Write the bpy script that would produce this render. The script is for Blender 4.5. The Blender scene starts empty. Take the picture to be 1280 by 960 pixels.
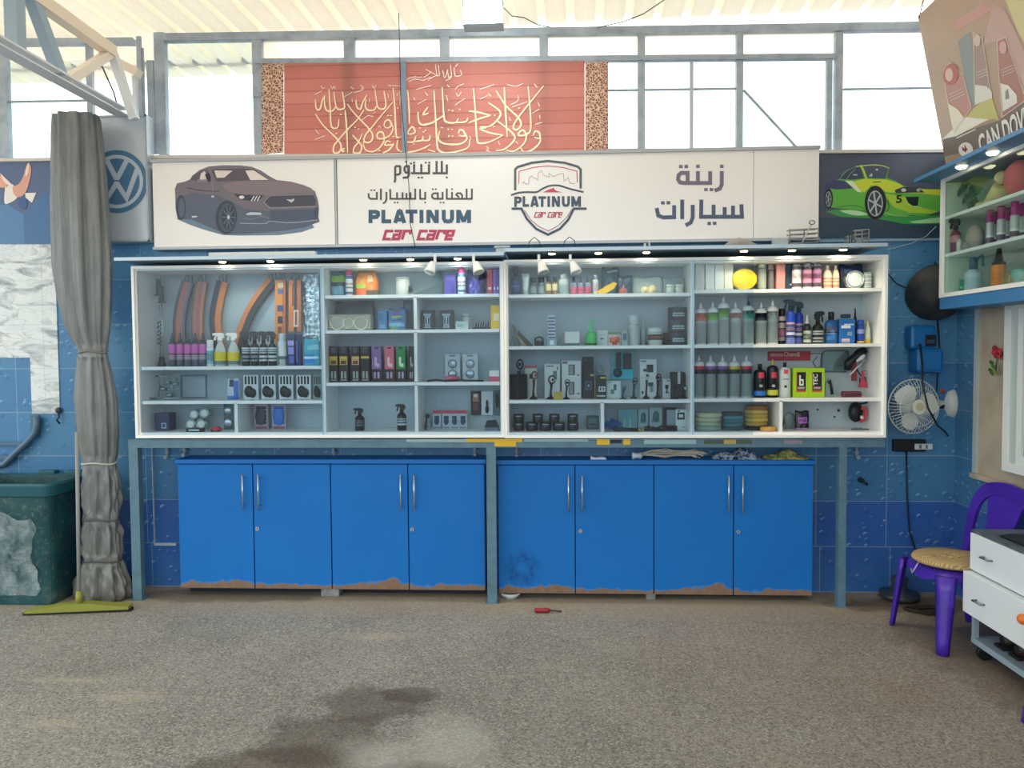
import bpy, bmesh, math, random
from mathutils import Vector, Matrix
random.seed(7)
SC = bpy.context.scene
COL = SC.collection
# ---------------------------------------------------------------- camera
F = 962.0                                   # focal length in pixels of the 1280x960 frame
CAM = Vector((0.0, -5.1, 1.59))
_d = Vector(((690-640)/F, -(440-480)/F, -1)).normalized()      # room depth axis seen in camera space
_u = Vector((-0.0052, 1, 0)); _u = (_u - _u.dot(_d)*_d).normalized()
_x = _d.cross(_u)
RWC = Matrix((_x, _d, _u))                  # camera space -> world
cam_d = bpy.data.cameras.new('camera'); cam = bpy.data.objects.new('camera', cam_d); COL.objects.link(cam)
cam_d.sensor_width = 36; cam_d.lens = F*36/1280; cam_d.clip_start = .05
cam.matrix_world = Matrix.Translation(CAM) @ RWC.to_4x4()
SC.camera = cam
# ---------------------------------------------------------------- world, exposure
SKY = 2.2
wd = bpy.data.worlds.new('world'); SC.world = wd; wd.use_nodes = True
nt = wd.node_tree; bg = nt.nodes['Background']
tc = nt.nodes.new('ShaderNodeTexCoord'); sp = nt.nodes.new('ShaderNodeSeparateXYZ'); rp = nt.nodes.new('ShaderNodeValToRGB')
nt.links.new(tc.outputs['Generated'], sp.inputs[0]); nt.links.new(sp.outputs[2], rp.inputs[0]); nt.links.new(rp.outputs[0], bg.inputs[0])
e = rp.color_ramp.elements
e[0].position = 0.0; e[0].color = (.30, .29, .27, 1)
e[1].position = .03; e[1].color = (.93, .99, 1, 1)
bg.inputs[1].default_value = SKY
SC.view_settings.view_transform = 'Standard'; SC.view_settings.look = 'None'
SC.view_settings.exposure = 0.42; SC.view_settings.gamma = 1.0; SC.view_settings.use_curve_mapping = False
try:
    SC.cycles.max_bounces = 8; SC.cycles.transparent_max_bounces = 16; SC.cycles.sample_clamp_indirect = 6
except Exception: pass

# ---------------------------------------------------------------- projection helpers: where a point of the photograph lies on a plane of the room
def ray(px, py): return RWC @ Vector(((px-640)/F, -(py-480)/F, -1))
def hit(px, py, p0, n):
    r = ray(px, py); n = Vector(n); t = (Vector(p0)-CAM).dot(n)/r.dot(n); return CAM + r*t
def W(px, py, Y): return hit(px, py, (0, Y, 0), (0, 1, 0))
def WX(px, py, X): return hit(px, py, (X, 0, 0), (1, 0, 0))
def WZ(px, py, Z): return hit(px, py, (0, 0, Z), (0, 0, 1))
def pxm(Y): return (Y-CAM.y)/F              # metres per pixel at depth plane Y

# ---------------------------------------------------------------- materials
def lin(c): return c/12.92 if c <= .04045 else ((c+.055)/1.055)**2.4
def rgb(h):
    h = h.lstrip('#'); return tuple(lin(int(h[i:i+2], 16)/255) for i in (0, 2, 4))
_M = {}
def M(h, rough=.5, metal=0., spec=.4, emit=0.):
    k = (h, rough, metal, spec, emit)
    if k in _M: return _M[k]
    m = bpy.data.materials.new('paint'); m.use_nodes = True
    b = m.node_tree.nodes['Principled BSDF']
    c = rgb(h); k_ = .5 if max(c) < .075 and not metal else 1.; c = tuple(x*k_ for x in c); b.inputs['Base Color'].default_value = (*c, 1)
    b.inputs['Roughness'].default_value = rough; b.inputs['Metallic'].default_value = metal
    b.inputs['Specular IOR Level'].default_value = spec
    if emit:
        b.inputs['Emission Color'].default_value = (*c, 1); b.inputs['Emission Strength'].default_value = emit
    _M[k] = m; return m
class NT:
    """a small node-tree writer"""
    def __init__(s, name):
        s.m = bpy.data.materials.new(name); s.m.use_nodes = True; s.t = s.m.node_tree
        s.b = s.t.nodes['Principled BSDF']; s.out = s.t.nodes['Material Output']
    def n(s, typ, **kw):
        x = s.t.nodes.new('ShaderNode'+typ)
        for k, v in kw.items():
            if k.startswith('i_'):
                key = k[2:]; key = int(key) if key.isdigit() else key
                s.put(x, key, v)
            else: setattr(x, k, v)
        return x
    def put(s, x, key, v):
        if isinstance(v, bpy.types.NodeSocket): s.t.links.new(v, x.inputs[key])
        elif isinstance(v, bpy.types.Node): s.t.links.new(v.outputs[0], x.inputs[key])
        else:
            if isinstance(v, str): v = (*rgb(v), 1)
            x.inputs[key].default_value = v
    def math(s, op, a, b=0., c=0.): return s.n('Math', operation=op, i_0=a, i_1=b, i_2=c)
    def mix(s, f, a, b, blend='MIX'):
        x = s.n('Mix', data_type='RGBA', blend_type=blend)
        s.put(x, 0, f); s.put(x, 6, a); s.put(x, 7, b); return x.outputs[2]
    def ramp(s, f, *st):
        x = s.n('ValToRGB'); s.put(x, 0, f); el = x.color_ramp.elements
        while len(el) < len(st): el.new(.5)
        for q, (p, c) in zip(el, st):
            q.position = p; q.color = (*rgb(c), 1) if isinstance(c, str) else (c, c, c, 1)
        return x.outputs[0]
    def obj(s): return s.n('TexCoord').outputs['Object']
    def noise(s, v, scale, detail=4, rough=.5): 
        x = s.n('TexNoise', i_Scale=scale, i_Detail=detail, i_Roughness=rough); s.put(x, 'Vector', v); return x.outputs[0]
def worn(name, base, dark, scale=6, rough=.5, metal=0., bump=.0, spec=.4, lo=.4, hi=.7):
    t = NT(name); v = t.obj(); f = t.noise(v, scale, 6, .6)
    t.put(t.b, 'Base Color', t.ramp(f, (lo, base), (hi, dark)))
    t.b.inputs['Roughness'].default_value = rough; t.b.inputs['Metallic'].default_value = metal; t.b.inputs['Specular IOR Level'].default_value = spec
    if bump:
        bp = t.n('Bump', i_Strength=bump, i_Distance=.01); t.put(bp, 'Height', f); t.put(t.b, 'Normal', bp)
    return t.m

# ---------------------------------------------------------------- mesh builder
class MB:
    def __init__(s): s.v = []; s.f = []; s.fm = []; s.mats = []; s.sm = []
    def mi(s, m):
        if m not in s.mats: s.mats.append(m)
        return s.mats.index(m)
    def add(s, vs, fs, m, smooth=False):
        o = len(s.v); s.v += [tuple(x) for x in vs]; k = s.mi(m)
        for f in fs: s.f.append([o+i for i in f]); s.fm.append(k); s.sm.append(smooth)
        return s
    def box(s, a, b, m, bev=0.):
        x0, y0, z0 = (min(a[i], b[i]) for i in range(3)); x1, y1, z1 = (max(a[i], b[i]) for i in range(3))
        bev = min(bev, (x1-x0)*.3, (y1-y0)*.3, (z1-z0)*.3)
        if bev <= 0:
            vs = [(x, y, z) for z in (z0, z1) for y in (y0, y1) for x in (x0, x1)]
            return s.add(vs, [(0, 2, 3, 1), (4, 5, 7, 6), (0, 1, 5, 4), (2, 6, 7, 3), (0, 4, 6, 2), (1, 3, 7, 5)], m)
        bm = bmesh.new(); bmesh.ops.create_cube(bm, size=1)
        for v in bm.verts: v.co = Vector(((x0+x1)/2+v.co.x*(x1-x0), (y0+y1)/2+v.co.y*(y1-y0), (z0+z1)/2+v.co.z*(z1-z0)))
        bmesh.ops.bevel(bm, geom=bm.edges[:]+bm.verts[:], offset=bev, segments=2, affect='EDGES', profile=.5)
        return s.bm(bm, m)
    def bm(s, bm, m, smooth=False):
        bm.verts.index_update(); s.add([v.co for v in bm.verts], [[v.index for v in f.verts] for f in bm.faces], m, smooth); bm.free(); return s
    def obox(s, p0, p1, w, h, m, up=(0, 0, 1)):
        p0, p1 = Vector(p0), Vector(p1); d = (p1-p0).normalized(); up = Vector(up)
        if abs(d.dot(up)) > .98: up = Vector((0, 1, 0))
        r = d.cross(up).normalized()*w/2; u = r.cross(d).normalized()*h/2
        vs = [p+a*r+b*u for p in (p0, p1) for a, b in ((-1, -1), (1, -1), (1, 1), (-1, 1))]
        return s.add(vs, [(0, 1, 2, 3), (7, 6, 5, 4), (0, 4, 5, 1), (1, 5, 6, 2), (2, 6, 7, 3), (3, 7, 4, 0)], m)
    def cyl(s, p0, p1, r0, r1=None, m=None, n=16, smooth=True):
        return s.tube([p0, p1], [r0, r0 if r1 is None else r1], m, n, smooth)
    def tube(s, pts, r, m, n=8, smooth=True, closed=False, caps=True):
        pts = [Vector(p) for p in pts]; k = len(pts)
        rs = r if isinstance(r, (list, tuple)) else [r]*k
        vs = []; prev = None
        for i, p in enumerate(pts):
            a = pts[(i-1) % k] if (i or closed) else p; b = pts[(i+1) % k] if (i < k-1 or closed) else p
            t = (b-a).normalized()
            if prev is None:
                up = Vector((0, 0, 1)) if abs(t.z) < .9 else Vector((1, 0, 0)); nn = t.cross(up).normalized()
            else:
                nn = prev-t*prev.dot(t); nn = nn.normalized() if nn.length > 1e-6 else t.orthogonal().normalized()
            prev = nn; bb = t.cross(nn)
            for j in range(n):
                q = 2*math.pi*j/n; vs.append(p+(nn*math.cos(q)+bb*math.sin(q))*rs[i])
        fs = []
        for i in range(k if closed else k-1):
            for j in range(n):
                a, b = i*n, ((i+1) % k)*n; j2 = (j+1) % n
                fs.append((a+j, a+j2, b+j2, b+j))
        s.add(vs, fs, m, smooth)
        if caps and not closed:
            s.add(vs[:n], [list(range(n))[::-1]], m); s.add(vs[-n:], [list(range(n))], m)
        return s
    def lathe(s, prof, m, c=(0, 0, 0), n=20, smooth=True, sx=1., sy=1., a0=0., a1=2*math.pi):
        full = abs(a1-a0-2*math.pi) < 1e-6; k = n if full else n+1; vs = []
        for r, z in prof:
            for j in range(k):
                q = a0+(a1-a0)*j/n; vs.append((c[0]+r*sx*math.cos(q), c[1]+r*sy*math.sin(q), c[2]+z))
        fs = []
        for i in range(len(prof)-1):
            for j in range(n):
                j2 = (j+1) % k; a, b = i*k, (i+1)*k
                fs.append((a+j, a+j2, b+j2, b+j))
        return s.add(vs, fs, m, smooth)
    def ball(s, c, r, m, sx=1, sy=1, sz=1, n=14):
        pr = [(max(1e-5, math.cos(t))*r, math.sin(t)*r*sz) for t in [(-.5+i/8)*math.pi for i in range(9)]]
        return s.lathe(pr, m, c, n, True, sx, sy)
    def prism(s, poly, y0, y1, m, plane='xz'):
        n = len(poly); mk = {'xz': lambda a, b, t: (a, t, b), 'yz': lambda a, b, t: (t, a, b), 'xy': lambda a, b, t: (a, b, t)}[plane]
        vs = [mk(a, b, y0) for a, b in poly]+[mk(a, b, y1) for a, b in poly]
        fs = [list(range(n)), list(range(2*n-1, n-1, -1))]+[(i, i+n, (i+1) % n+n, (i+1) % n) for i in range(n)]
        return s.add(vs, fs, m)
    def build(s, name, parent=None, loc=None):
        me = bpy.data.meshes.new(name); me.from_pydata(s.v, [], s.f)
        for m in s.mats: me.materials.append(m)
        me.polygons.foreach_set('material_index', s.fm); me.polygons.foreach_set('use_smooth', s.sm)
        bm = bmesh.new(); bm.from_mesh(me)
        bmesh.ops.remove_doubles(bm, verts=bm.verts, dist=1e-6)
        try: bmesh.ops.recalc_face_normals(bm, faces=bm.faces)
        except Exception: pass
        bm.to_mesh(me); bm.free(); me.update()
        o = bpy.data.objects.new(name, me); COL.objects.link(o)
        if parent is not None: o.parent = parent
        if loc is not None: o.location = loc
        return o
def tag(o, label=None, cat=None, group=None, kind=None):
    for k, v in (('label', label), ('category', cat), ('group', group), ('kind', kind)):
        if v: o[k] = v
    return o
def thing(name, label, cat, loc=(0, 0, 0), group=None, rz=0.):
    o = bpy.data.objects.new(name, None); COL.objects.link(o); o.empty_display_size = .05
    o.location = loc; o.rotation_euler = (0, 0, rz); return tag(o, label, cat, group)
def struct(mb, name, loc=None): return tag(mb.build(name, None, loc), kind='structure')

# ---------------------------------------------------------------- flat prints on a plane of the room
class Plane:
    def __init__(s, p0, n, origin=(0, 0, 0)):
        s.p0 = Vector(p0); s.n = Vector(n).normalized(); s.o = Vector(origin)
    def at(s, px, py, off=0.): return hit(px, py, s.p0+s.n*off, s.n)-s.o
def cr(pts, sub=5):
    """smooth curve through the points"""
    if len(pts) < 3: return pts
    P = [pts[0]]+list(pts)+[pts[-1]]; out = []
    for i in range(1, len(P)-2):
        a, b, c, d = P[i-1:i+3]
        for k in range(sub):
            t = k/sub
            out.append(tuple(.5*((2*b[j])+(-a[j]+c[j])*t+(2*a[j]-5*b[j]+4*c[j]-d[j])*t*t+(-a[j]+3*b[j]-3*c[j]+d[j])*t**3) for j in range(2)))
    return out+[pts[-1]]
def poly(mb, pl, pts, m, off):
    off += layer(); mb.add([pl.at(x, y, off) for x, y in pts], [list(range(len(pts)))], m)
def ell(cx, cy, rx, ry, n=28, rot=0.):
    c, s_ = math.cos(rot), math.sin(rot)
    return [(cx+rx*math.cos(t)*c-ry*math.sin(t)*s_, cy+rx*math.cos(t)*s_+ry*math.sin(t)*c) for t in [2*math.pi*i/n for i in range(n)]]
_lay = [0]
def layer():
    """each printed stroke lies a hair above the one before, so crossings never coincide"""
    _lay[0] = (_lay[0]+1) % 16; return _lay[0]*.00003
def stroke(mb, pl, pts, w, m, off, smooth=False, taper=False, ext=True):
    off += layer()
    if smooth: pts = cr(pts)
    n = len(pts); L = []; R = []
    for i, (x, y) in enumerate(pts):
        def un(a, b):
            dx, dy = b[0]-a[0], b[1]-a[1]; l = math.hypot(dx, dy) or 1; return dx/l, dy/l
        d0 = un(pts[i-1], pts[i]) if i else un(pts[0], pts[1]); d1 = un(pts[i], pts[i+1]) if i < n-1 else d0
        nx, ny = -(d0[1]+d1[1]), d0[0]+d1[0]; l = math.hypot(nx, ny) or 1; nx, ny = nx/l, ny/l
        k = min(2., 1/max(.5, nx*-d1[1]+ny*d1[0])); h = w/2*k
        if taper: t = i/(n-1); h *= .45+.55*math.sin(math.pi*min(1, max(0, .12+.8*t)))
        ex = ey = 0
        if ext and not taper:
            if i == 0: ex, ey = -d1[0]*w*.5*ext, -d1[1]*w*.5*ext
            if i == n-1: ex, ey = d0[0]*w*.5*ext, d0[1]*w*.5*ext
        L.append((x+nx*h+ex, y+ny*h+ey)); R.append((x-nx*h+ex, y-ny*h+ey))
    vs = [pl.at(*p, off+.000028*i/n) for i, p in enumerate(L)]+[pl.at(*p, off+.000028*i/n) for i, p in enumerate(R)]
    mb.add(vs, [(i, i+1, n+i+1, n+i) for i in range(n-1)], m)
def rect(mb, pl, x0, y0, x1, y1, m, off): poly(mb, pl, [(x0, y0), (x1, y0), (x1, y1), (x0, y1)], m, off)
def text(mb, pl, s, x0, y0, x1, y1, m, off, bold=0., shear=0., quad=None):
    """lettering of the built-in font, fitted to a box (or a quad) of the photograph on the plane"""
    c = bpy.data.curves.new('text', 'FONT'); c.body = s; c.size = 1; c.offset = bold; c.shear = shear; c.resolution_u = 3
    o = bpy.data.objects.new('text', c); COL.objects.link(o); bpy.context.view_layer.update()
    me = bpy.data.meshes.new_from_object(o.evaluated_get(bpy.context.evaluated_depsgraph_get()))
    X = [v.co.x for v in me.vertices]; Y = [v.co.y for v in me.vertices]
    a, b, c0, d = min(X), max(X), min(Y), max(Y); vs = []
    q = quad or ((x0, y0), (x1, y0), (x1, y1), (x0, y1))
    for v in me.vertices:
        u = (v.co.x-a)/(b-a); t = (d-v.co.y)/(d-c0)
        px = (1-t)*((1-u)*q[0][0]+u*q[1][0])+t*((1-u)*q[3][0]+u*q[2][0]); py = (1-t)*((1-u)*q[0][1]+u*q[1][1])+t*((1-u)*q[3][1]+u*q[2][1])
        vs.append(pl.at(px, py, off))
    mb.add(vs, [list(p.vertices) for p in me.polygons], m)
    bpy.data.objects.remove(o); bpy.data.meshes.remove(me)

# ---------------------------------------------------------------- keeping goods inside their compartment
def tree(o):
    out = [o]
    for c in o.children: out += tree(c)
    return out
def wbox(o):
    lo = Vector((9e9,)*3); hi = -lo
    for c in tree(o):
        if c.type == 'MESH':
            for v in c.data.vertices:
                w = c.matrix_world @ v.co
                for i in range(3): lo[i] = min(lo[i], w[i]); hi[i] = max(hi[i], w[i])
    return lo, hi
def settle(objs, cells):
    """shift (and where it must, narrow) every thing so that it stands inside its cell"""
    bpy.context.view_layer.update(); done = {}
    for o in objs:
        lo, hi = wbox(o); c = (lo+hi)/2; best = None
        for k, (a, b) in enumerate(cells):
            d = sum(max(0, a[i]-c[i], c[i]-b[i]) for i in (0, 1, 2))
            if best is None or d < best[0]: best = (d, k)
        if best[0] > .06: continue
        a, b = cells[best[1]]; org = o.matrix_world.translation.copy(); turned = abs(o.rotation_euler.z) > .01
        s = [1, 1, 1]
        for i in range(3):
            if hi[i]-lo[i] > b[i]-a[i]: s[i] = (b[i]-a[i])/(hi[i]-lo[i])*.995
        if turned: m = min(s[0], s[1]); s = [m, m, s[2]]
        o.scale = [o.scale[i]*s[i] for i in range(3)]
        for i in range(3):
            l = org[i]+(lo[i]-org[i])*s[i]; h = org[i]+(hi[i]-org[i])*s[i]; d = 0
            if l < a[i]: d = a[i]-l
            elif h > b[i]: d = b[i]-h
            o.location[i] += d; lo[i], hi[i] = l+d, h+d
        done.setdefault(best[1], []).append((o, lo.copy(), hi.copy()))
    bpy.context.view_layer.update(); return done
# ================================================================ the room
def tile_mat():
    t = NT('droplet_tiles'); v = t.obj(); s = t.n('SeparateXYZ'); t.put(s, 0, v)
    x = t.math('ADD', s.outputs[0], s.outputs[1]); z = s.outputs[2]
    iz = t.math('FLOOR', t.math('DIVIDE', z, .30)); fz = t.math('FRACT', t.math('DIVIDE', z, .30))
    xs = t.math('ADD', t.math('DIVIDE', t.math('SUBTRACT', x, 2.17), .45), t.math('MULTIPLY', t.math('LESS_THAN', iz, .5), -.06))
    ix = t.math('FLOOR', xs); fx = t.math('FRACT', xs)
    cm = t.n('CombineXYZ'); t.put(cm, 0, ix); t.put(cm, 1, iz)
    wn = t.n('TexWhiteNoise', noise_dimensions='2D'); t.put(wn, 'Vector', cm)
    row = t.ramp(t.math('DIVIDE', z, 3.0), (.0, '#2c62ac'), (.101, '#2252a6'), (.199, '#1f4a9e'), (.204, '#3c769f'), (.42, '#4380a8'), (.62, '#4f8cb8'), (.95, '#5a93bb'))
    row2 = t.mix(t.math('MULTIPLY', wn.outputs[0], .35), row, '#1b4494')
    nz = t.noise(v, 5, 5, .6); c = t.mix(t.math('MULTIPLY', nz, .3), row2, '#6ea3c6')
    vo = t.n('TexVoronoi', i_Scale=18.0, i_Randomness=1.0); t.put(vo, 'Vector', v)
    vs = t.n('TexVoronoi', i_Scale=34.0, i_Randomness=1.0); t.put(vs, 'Vector', v)
    sc = t.n('SeparateXYZ'); t.put(sc, 0, vo.outputs['Color'])
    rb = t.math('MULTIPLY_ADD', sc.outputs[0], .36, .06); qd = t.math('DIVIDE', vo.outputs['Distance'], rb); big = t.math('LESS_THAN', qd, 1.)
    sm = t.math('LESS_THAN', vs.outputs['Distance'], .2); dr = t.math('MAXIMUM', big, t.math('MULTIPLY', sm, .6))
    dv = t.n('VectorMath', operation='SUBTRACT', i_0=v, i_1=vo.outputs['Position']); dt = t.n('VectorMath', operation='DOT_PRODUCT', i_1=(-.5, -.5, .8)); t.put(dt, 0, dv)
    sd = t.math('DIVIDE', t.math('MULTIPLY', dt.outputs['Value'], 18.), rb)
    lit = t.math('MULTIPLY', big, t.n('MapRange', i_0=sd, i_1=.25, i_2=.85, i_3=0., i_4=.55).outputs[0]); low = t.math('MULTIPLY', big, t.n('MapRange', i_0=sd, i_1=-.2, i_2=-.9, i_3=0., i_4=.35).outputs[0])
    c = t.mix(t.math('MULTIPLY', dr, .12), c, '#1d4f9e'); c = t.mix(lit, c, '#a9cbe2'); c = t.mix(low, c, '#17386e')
    g = t.math('MAXIMUM', t.math('LESS_THAN', fz, .012), t.math('LESS_THAN', fx, .008))
    c = t.mix(t.math('MULTIPLY', g, .6), c, '#a9bccb'); t.put(t.b, 'Base Color', c)
    h = t.math('SUBTRACT', t.math('MULTIPLY', dr, .5), g)
    bp = t.n('Bump', i_Strength=.35, i_Distance=.004); t.put(bp, 'Height', h); t.put(t.b, 'Normal', bp)
    t.b.inputs['Roughness'].default_value = .28; t.b.inputs['Specular IOR Level'].default_value = .35
    return t.m
def floor_mat():
    t = NT('washed_aggregate'); v = t.obj()
    big = t.noise(v, 1.3, 5, .6); c = t.ramp(big, (.3, '#7e7f7d'), (.55, '#8f908d'), (.75, '#96948e'))
    sp_ = t.n('TexVoronoi', i_Scale=130.0); t.put(sp_, 'Vector', v); q = t.n('SeparateXYZ'); t.put(q, 0, sp_.outputs['Color'])
    c = t.mix(t.math('MULTIPLY', t.math('GREATER_THAN', q.outputs[0], .84), .5), c, '#c4bfb4')
    c = t.mix(t.math('MULTIPLY', t.math('LESS_THAN', q.outputs[0], .22), .55), c, '#4a4640')
    c = t.mix(t.math('MULTIPLY', t.math('GREATER_THAN', q.outputs[1], .9), .35), c, '#a08466')
    fine = t.noise(v, 160, 2, .5); c = t.mix(t.math('MULTIPLY', t.math('SUBTRACT', fine, .4), .6), c, '#6b645a')
    s = t.n('SeparateXYZ'); t.put(s, 0, v); X, Y = s.outputs[0], s.outputs[1]
    wob = t.math('MULTIPLY', t.math('SUBTRACT', t.noise(v, 3.2, 5, .65), .5), 1.6)
    def blot(cx, cy, rx, ry, lo=1.0, hi=.7, w=1.0):
        a = t.math('DIVIDE', t.math('SUBTRACT', X, cx), rx); b = t.math('DIVIDE', t.math('SUBTRACT', Y, cy), ry)
        d = t.math('ADD', t.math('SQRT', t.math('ADD', t.math('MULTIPLY', a, a), t.math('MULTIPLY', b, b))), t.math('MULTIPLY', wob, w))
        return t.n('MapRange', i_0=d, i_1=lo, i_2=hi, i_3=0., i_4=1.).outputs[0]
    def fp(px, py): p = WZ(px, py, 0); return p.x, p.y
    # earth stained edge along the right and the wall
    warm = t.n('MapRange', i_0=X, i_1=-.2, i_2=2.4, i_3=0., i_4=.62).outputs[0]
    c = t.mix(t.math('MULTIPLY', warm, t.noise(v, 2.4, 4)), c, '#86603c')
    edge = t.n('MapRange', i_0=t.math('ADD', Y, t.math('MULTIPLY', wob, .16)), i_1=-.62, i_2=-.30, i_3=0., i_4=.6).outputs[0]
    c = t.mix(edge, c, '#a3957c')
    # wet patches
    for (px, py, rx, ry) in ((455, 880, .30, .20), (400, 925, .34, .26), (350, 962, .42, .18), (510, 868, .16, .10), (520, 965, .16, .09)):
        c = t.mix(t.math('MULTIPLY', blot(*fp(px, py), rx, ry), .55), c, '#453b31')
    for (px, py, rx, ry) in ((470, 945, .17, .17), (560, 930, .25, .25)):
        c = t.mix(t.math('MULTIPLY', blot(*fp(px, py), rx, ry, 1.1, .4), .45), c, '#b8bab6')
    for (px, py, rx, ry) in ((165, 870, .22, .07), (480, 795, .25, .09), (60, 905, .16, .06), (90, 850, .35, .04)):
        c = t.mix(t.math('MULTIPLY', blot(*fp(px, py), rx, ry, 1.1, .3), .35), c, '#b8ae98')
    c = t.mix(t.math('MULTIPLY', blot(2.35, -1.0, .5, .75), .5), c, '#5e5244')
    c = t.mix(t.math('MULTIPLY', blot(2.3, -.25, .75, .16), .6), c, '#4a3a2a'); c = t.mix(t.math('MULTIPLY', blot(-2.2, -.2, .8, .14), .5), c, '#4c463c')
    gr = t.math('LESS_THAN', t.math('FRACT', t.math('DIVIDE', t.math('ADD', Y, .6), 1.05)), .006)
    c = t.mix(t.math('MULTIPLY', gr, .3), c, '#5d564c')
    t.put(t.b, 'Base Color', c)
    t.b.inputs['Roughness'].default_value = .62; t.b.inputs['Specular IOR Level'].default_value = .25
    bp = t.n('Bump', i_Strength=.25, i_Distance=.004); t.put(bp, 'Height', fine); t.put(t.b, 'Normal', bp)
    return t.m
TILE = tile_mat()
struct(MB().box((-6, -9, -.1), (4, .15, 0), floor_mat()), 'floor')
ZW = 2.845
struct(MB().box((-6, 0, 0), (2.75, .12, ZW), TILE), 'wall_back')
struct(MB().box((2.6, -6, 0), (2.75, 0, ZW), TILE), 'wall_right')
# marble facing on the left of the back wall
def marble(name, a='#dfe6e8', b='#8a9aa3', scale=3.):
    t = NT(name); v = t.obj(); gv = t.n('Mapping'); gv.inputs['Rotation'].default_value = (0, .7, 0); gv.inputs['Scale'].default_value = (2.2, 2.2, 6.); t.put(gv, 'Vector', v)
    n1 = t.n('TexNoise', i_Scale=1.6, i_Detail=8., i_Roughness=.6, i_Distortion=1.2); t.put(n1, 'Vector', gv)
    vein = t.n('TexNoise', i_Scale=1.1, i_Detail=5., i_Roughness=.5, i_Distortion=2.); t.put(vein, 'Vector', gv)
    c = t.ramp(n1.outputs[0], (.36, b), (.52, a), (.7, '#c9d6dc'))
    va = t.math('ABSOLUTE', t.math('SUBTRACT', vein.outputs[0], .5)); c = t.mix(t.n('MapRange', i_0=va, i_1=0., i_2=.012, i_3=.55, i_4=0.).outputs[0], c, '#8a7f6c')
    s = t.n('SeparateXYZ'); t.put(s, 0, v)
    g = t.math('MAXIMUM', t.math('LESS_THAN', t.math('FRACT', t.math('DIVIDE', s.outputs[2], .30)), .012), t.math('LESS_THAN', t.math('FRACT', t.math('DIVIDE', t.math('ADD', s.outputs[0], 3.47), .45)), .008))
    t.put(t.b, 'Base Color', t.mix(t.math('MULTIPLY', g, .5), c, '#8fa3ac')); t.b.inputs['Roughness'].default_value = .25
    return t.m
MARB = marble('veined_marble')
mb = MB(); z0 = W(20, 447, 0).z; z1 = W(20, 305, 0).z; xm = W(37, 400, 0).x; xr = W(72, 400, 0).x
mb.box((-5, -.008, z0), (xm, 0, z1), MARB); mb.box((xm, -.008, W(50, 517, 0).z), (xr, 0, z1), MARB)
struct(mb, 'wall_back_marble')
# ---- the roof: profiled sheet on a level slope
def roof_mat():
    t = NT('cream_roof_sheet'); v = t.obj(); t.put(t.b, 'Base Color', t.ramp(t.noise(v, 1.5, 4), (.35, '#fbf1df'), (.7, '#efe2cc')))
    t.b.inputs['Roughness'].default_value = .45
    tr = t.n('BsdfTranslucent', i_Color='#fff0d8'); mx = t.n('MixShader', i_0=.24)
    t.t.links.new(t.b.outputs[0], mx.inputs[1]); t.t.links.new(tr.outputs[0], mx.inputs[2]); t.t.links.new(mx.outputs[0], t.out.inputs[0])
    return t.m
ROOF = roof_mat(); ZR = 3.765
mb = MB(); pitch = .187; prof = []
x = -6.2
while x < 4.:
    prof += [(x, ZR), (x+.068, ZR), (x+.070, ZR+.004), (x+.074, ZR), (x+.131, ZR), (x+.143, ZR+.038), (x+.175, ZR+.038)]; x += pitch
ca, sa = math.cos(math.radians(-2.2)), math.sin(math.radians(-2.2))
def rot(p, y): return (p[0]*ca-y*sa, p[0]*sa+y*ca, p[1])
vs = [rot(p, .78 if p[0] < -1.95 else .11) for p in prof]+[rot(p, -8.2) for p in prof]; n = len(prof)
mb.add(vs, [(i, i+1, n+i+1, n+i) for i in range(n-1)], ROOF)
struct(mb, 'ceiling')
# ---- steel of the clerestory
STEEL = worn('weathered_grey_steel', '#aeb9c6', '#8f9bab', 9, .5, .1)
STEELP = M('#c0c3c9', .45, .1)
SILL = M('#c9c5c0', .4, .2)
tn = [0]
def trim(mb):
    tn[0] += 1; return struct(mb, 'trim_%d' % tn[0])
def bar(px0, py0, px1, py1, Y=.05, dy=.06, m=None):
    a = W(min(px0, px1), max(py0, py1), Y); b = W(max(px0, px1), min(py0, py1), Y)
    return MB().box((a.x, Y, a.z), (b.x, Y+dy, b.z), m or STEEL)
def beam(p0, p1, hpx, Y=.05, dy=.06, m=None):
    a = W(*p0, Y); b = W(*p1, Y); h = hpx*pxm(Y)
    return MB().obox((a.x, Y+dy/2, a.z), (b.x, Y+dy/2, b.z), dy, h, m or STEEL)
trim(beam((196, 46), (1178, 31), 9))                       # head beam
for xx, w in ((200, 9), (322, 9), (437, 11), (556, 10), (680, 10), (802, 9), (925, 9), (1049, 11)):
    trim(bar(xx-w/2, 40, xx+w/2, 192, .052, .05))
trim(beam((318, 76), (1044, 69.5), 6, .04, .05))            # transom
trim(bar(862.5, 73, 867, 189, .05, .03, STEELP)); trim(bar(1033, 70, 1041, 189, .048, .04))
trim(beam((760, 112.5), (925, 110), 1.8, .06, .02)); trim(beam((1055, 111), (1180, 109), 1.8, .06, .02)); trim(beam((930, 112), (1001, 189), 2, .06, .02))
trim(beam((760, 187), (925, 186), 2.5, .05, .03)); trim(beam((188, 196), (1190, 188), 4, -.03, .18, SILL)); trim(beam((-20, 200), (122, 198), 4, -.03, .18, SILL))
trim(bar(-2, 60, 6, 200, .05, .05)); trim(bar(110.5, 50, 113.5, 200, .06, .03)); trim(beam((0, 127), (108, 125), 2, .06, .02))
trim(beam((-60, 52), (165, 50), 7, .05, .06))
trim(bar(186, 75, 191, 192, .06, .03)); trim(bar(172.5, 45, 175.5, 145, .02, .015)); trim(bar(177, 60, 179, 145, .03, .01))
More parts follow.
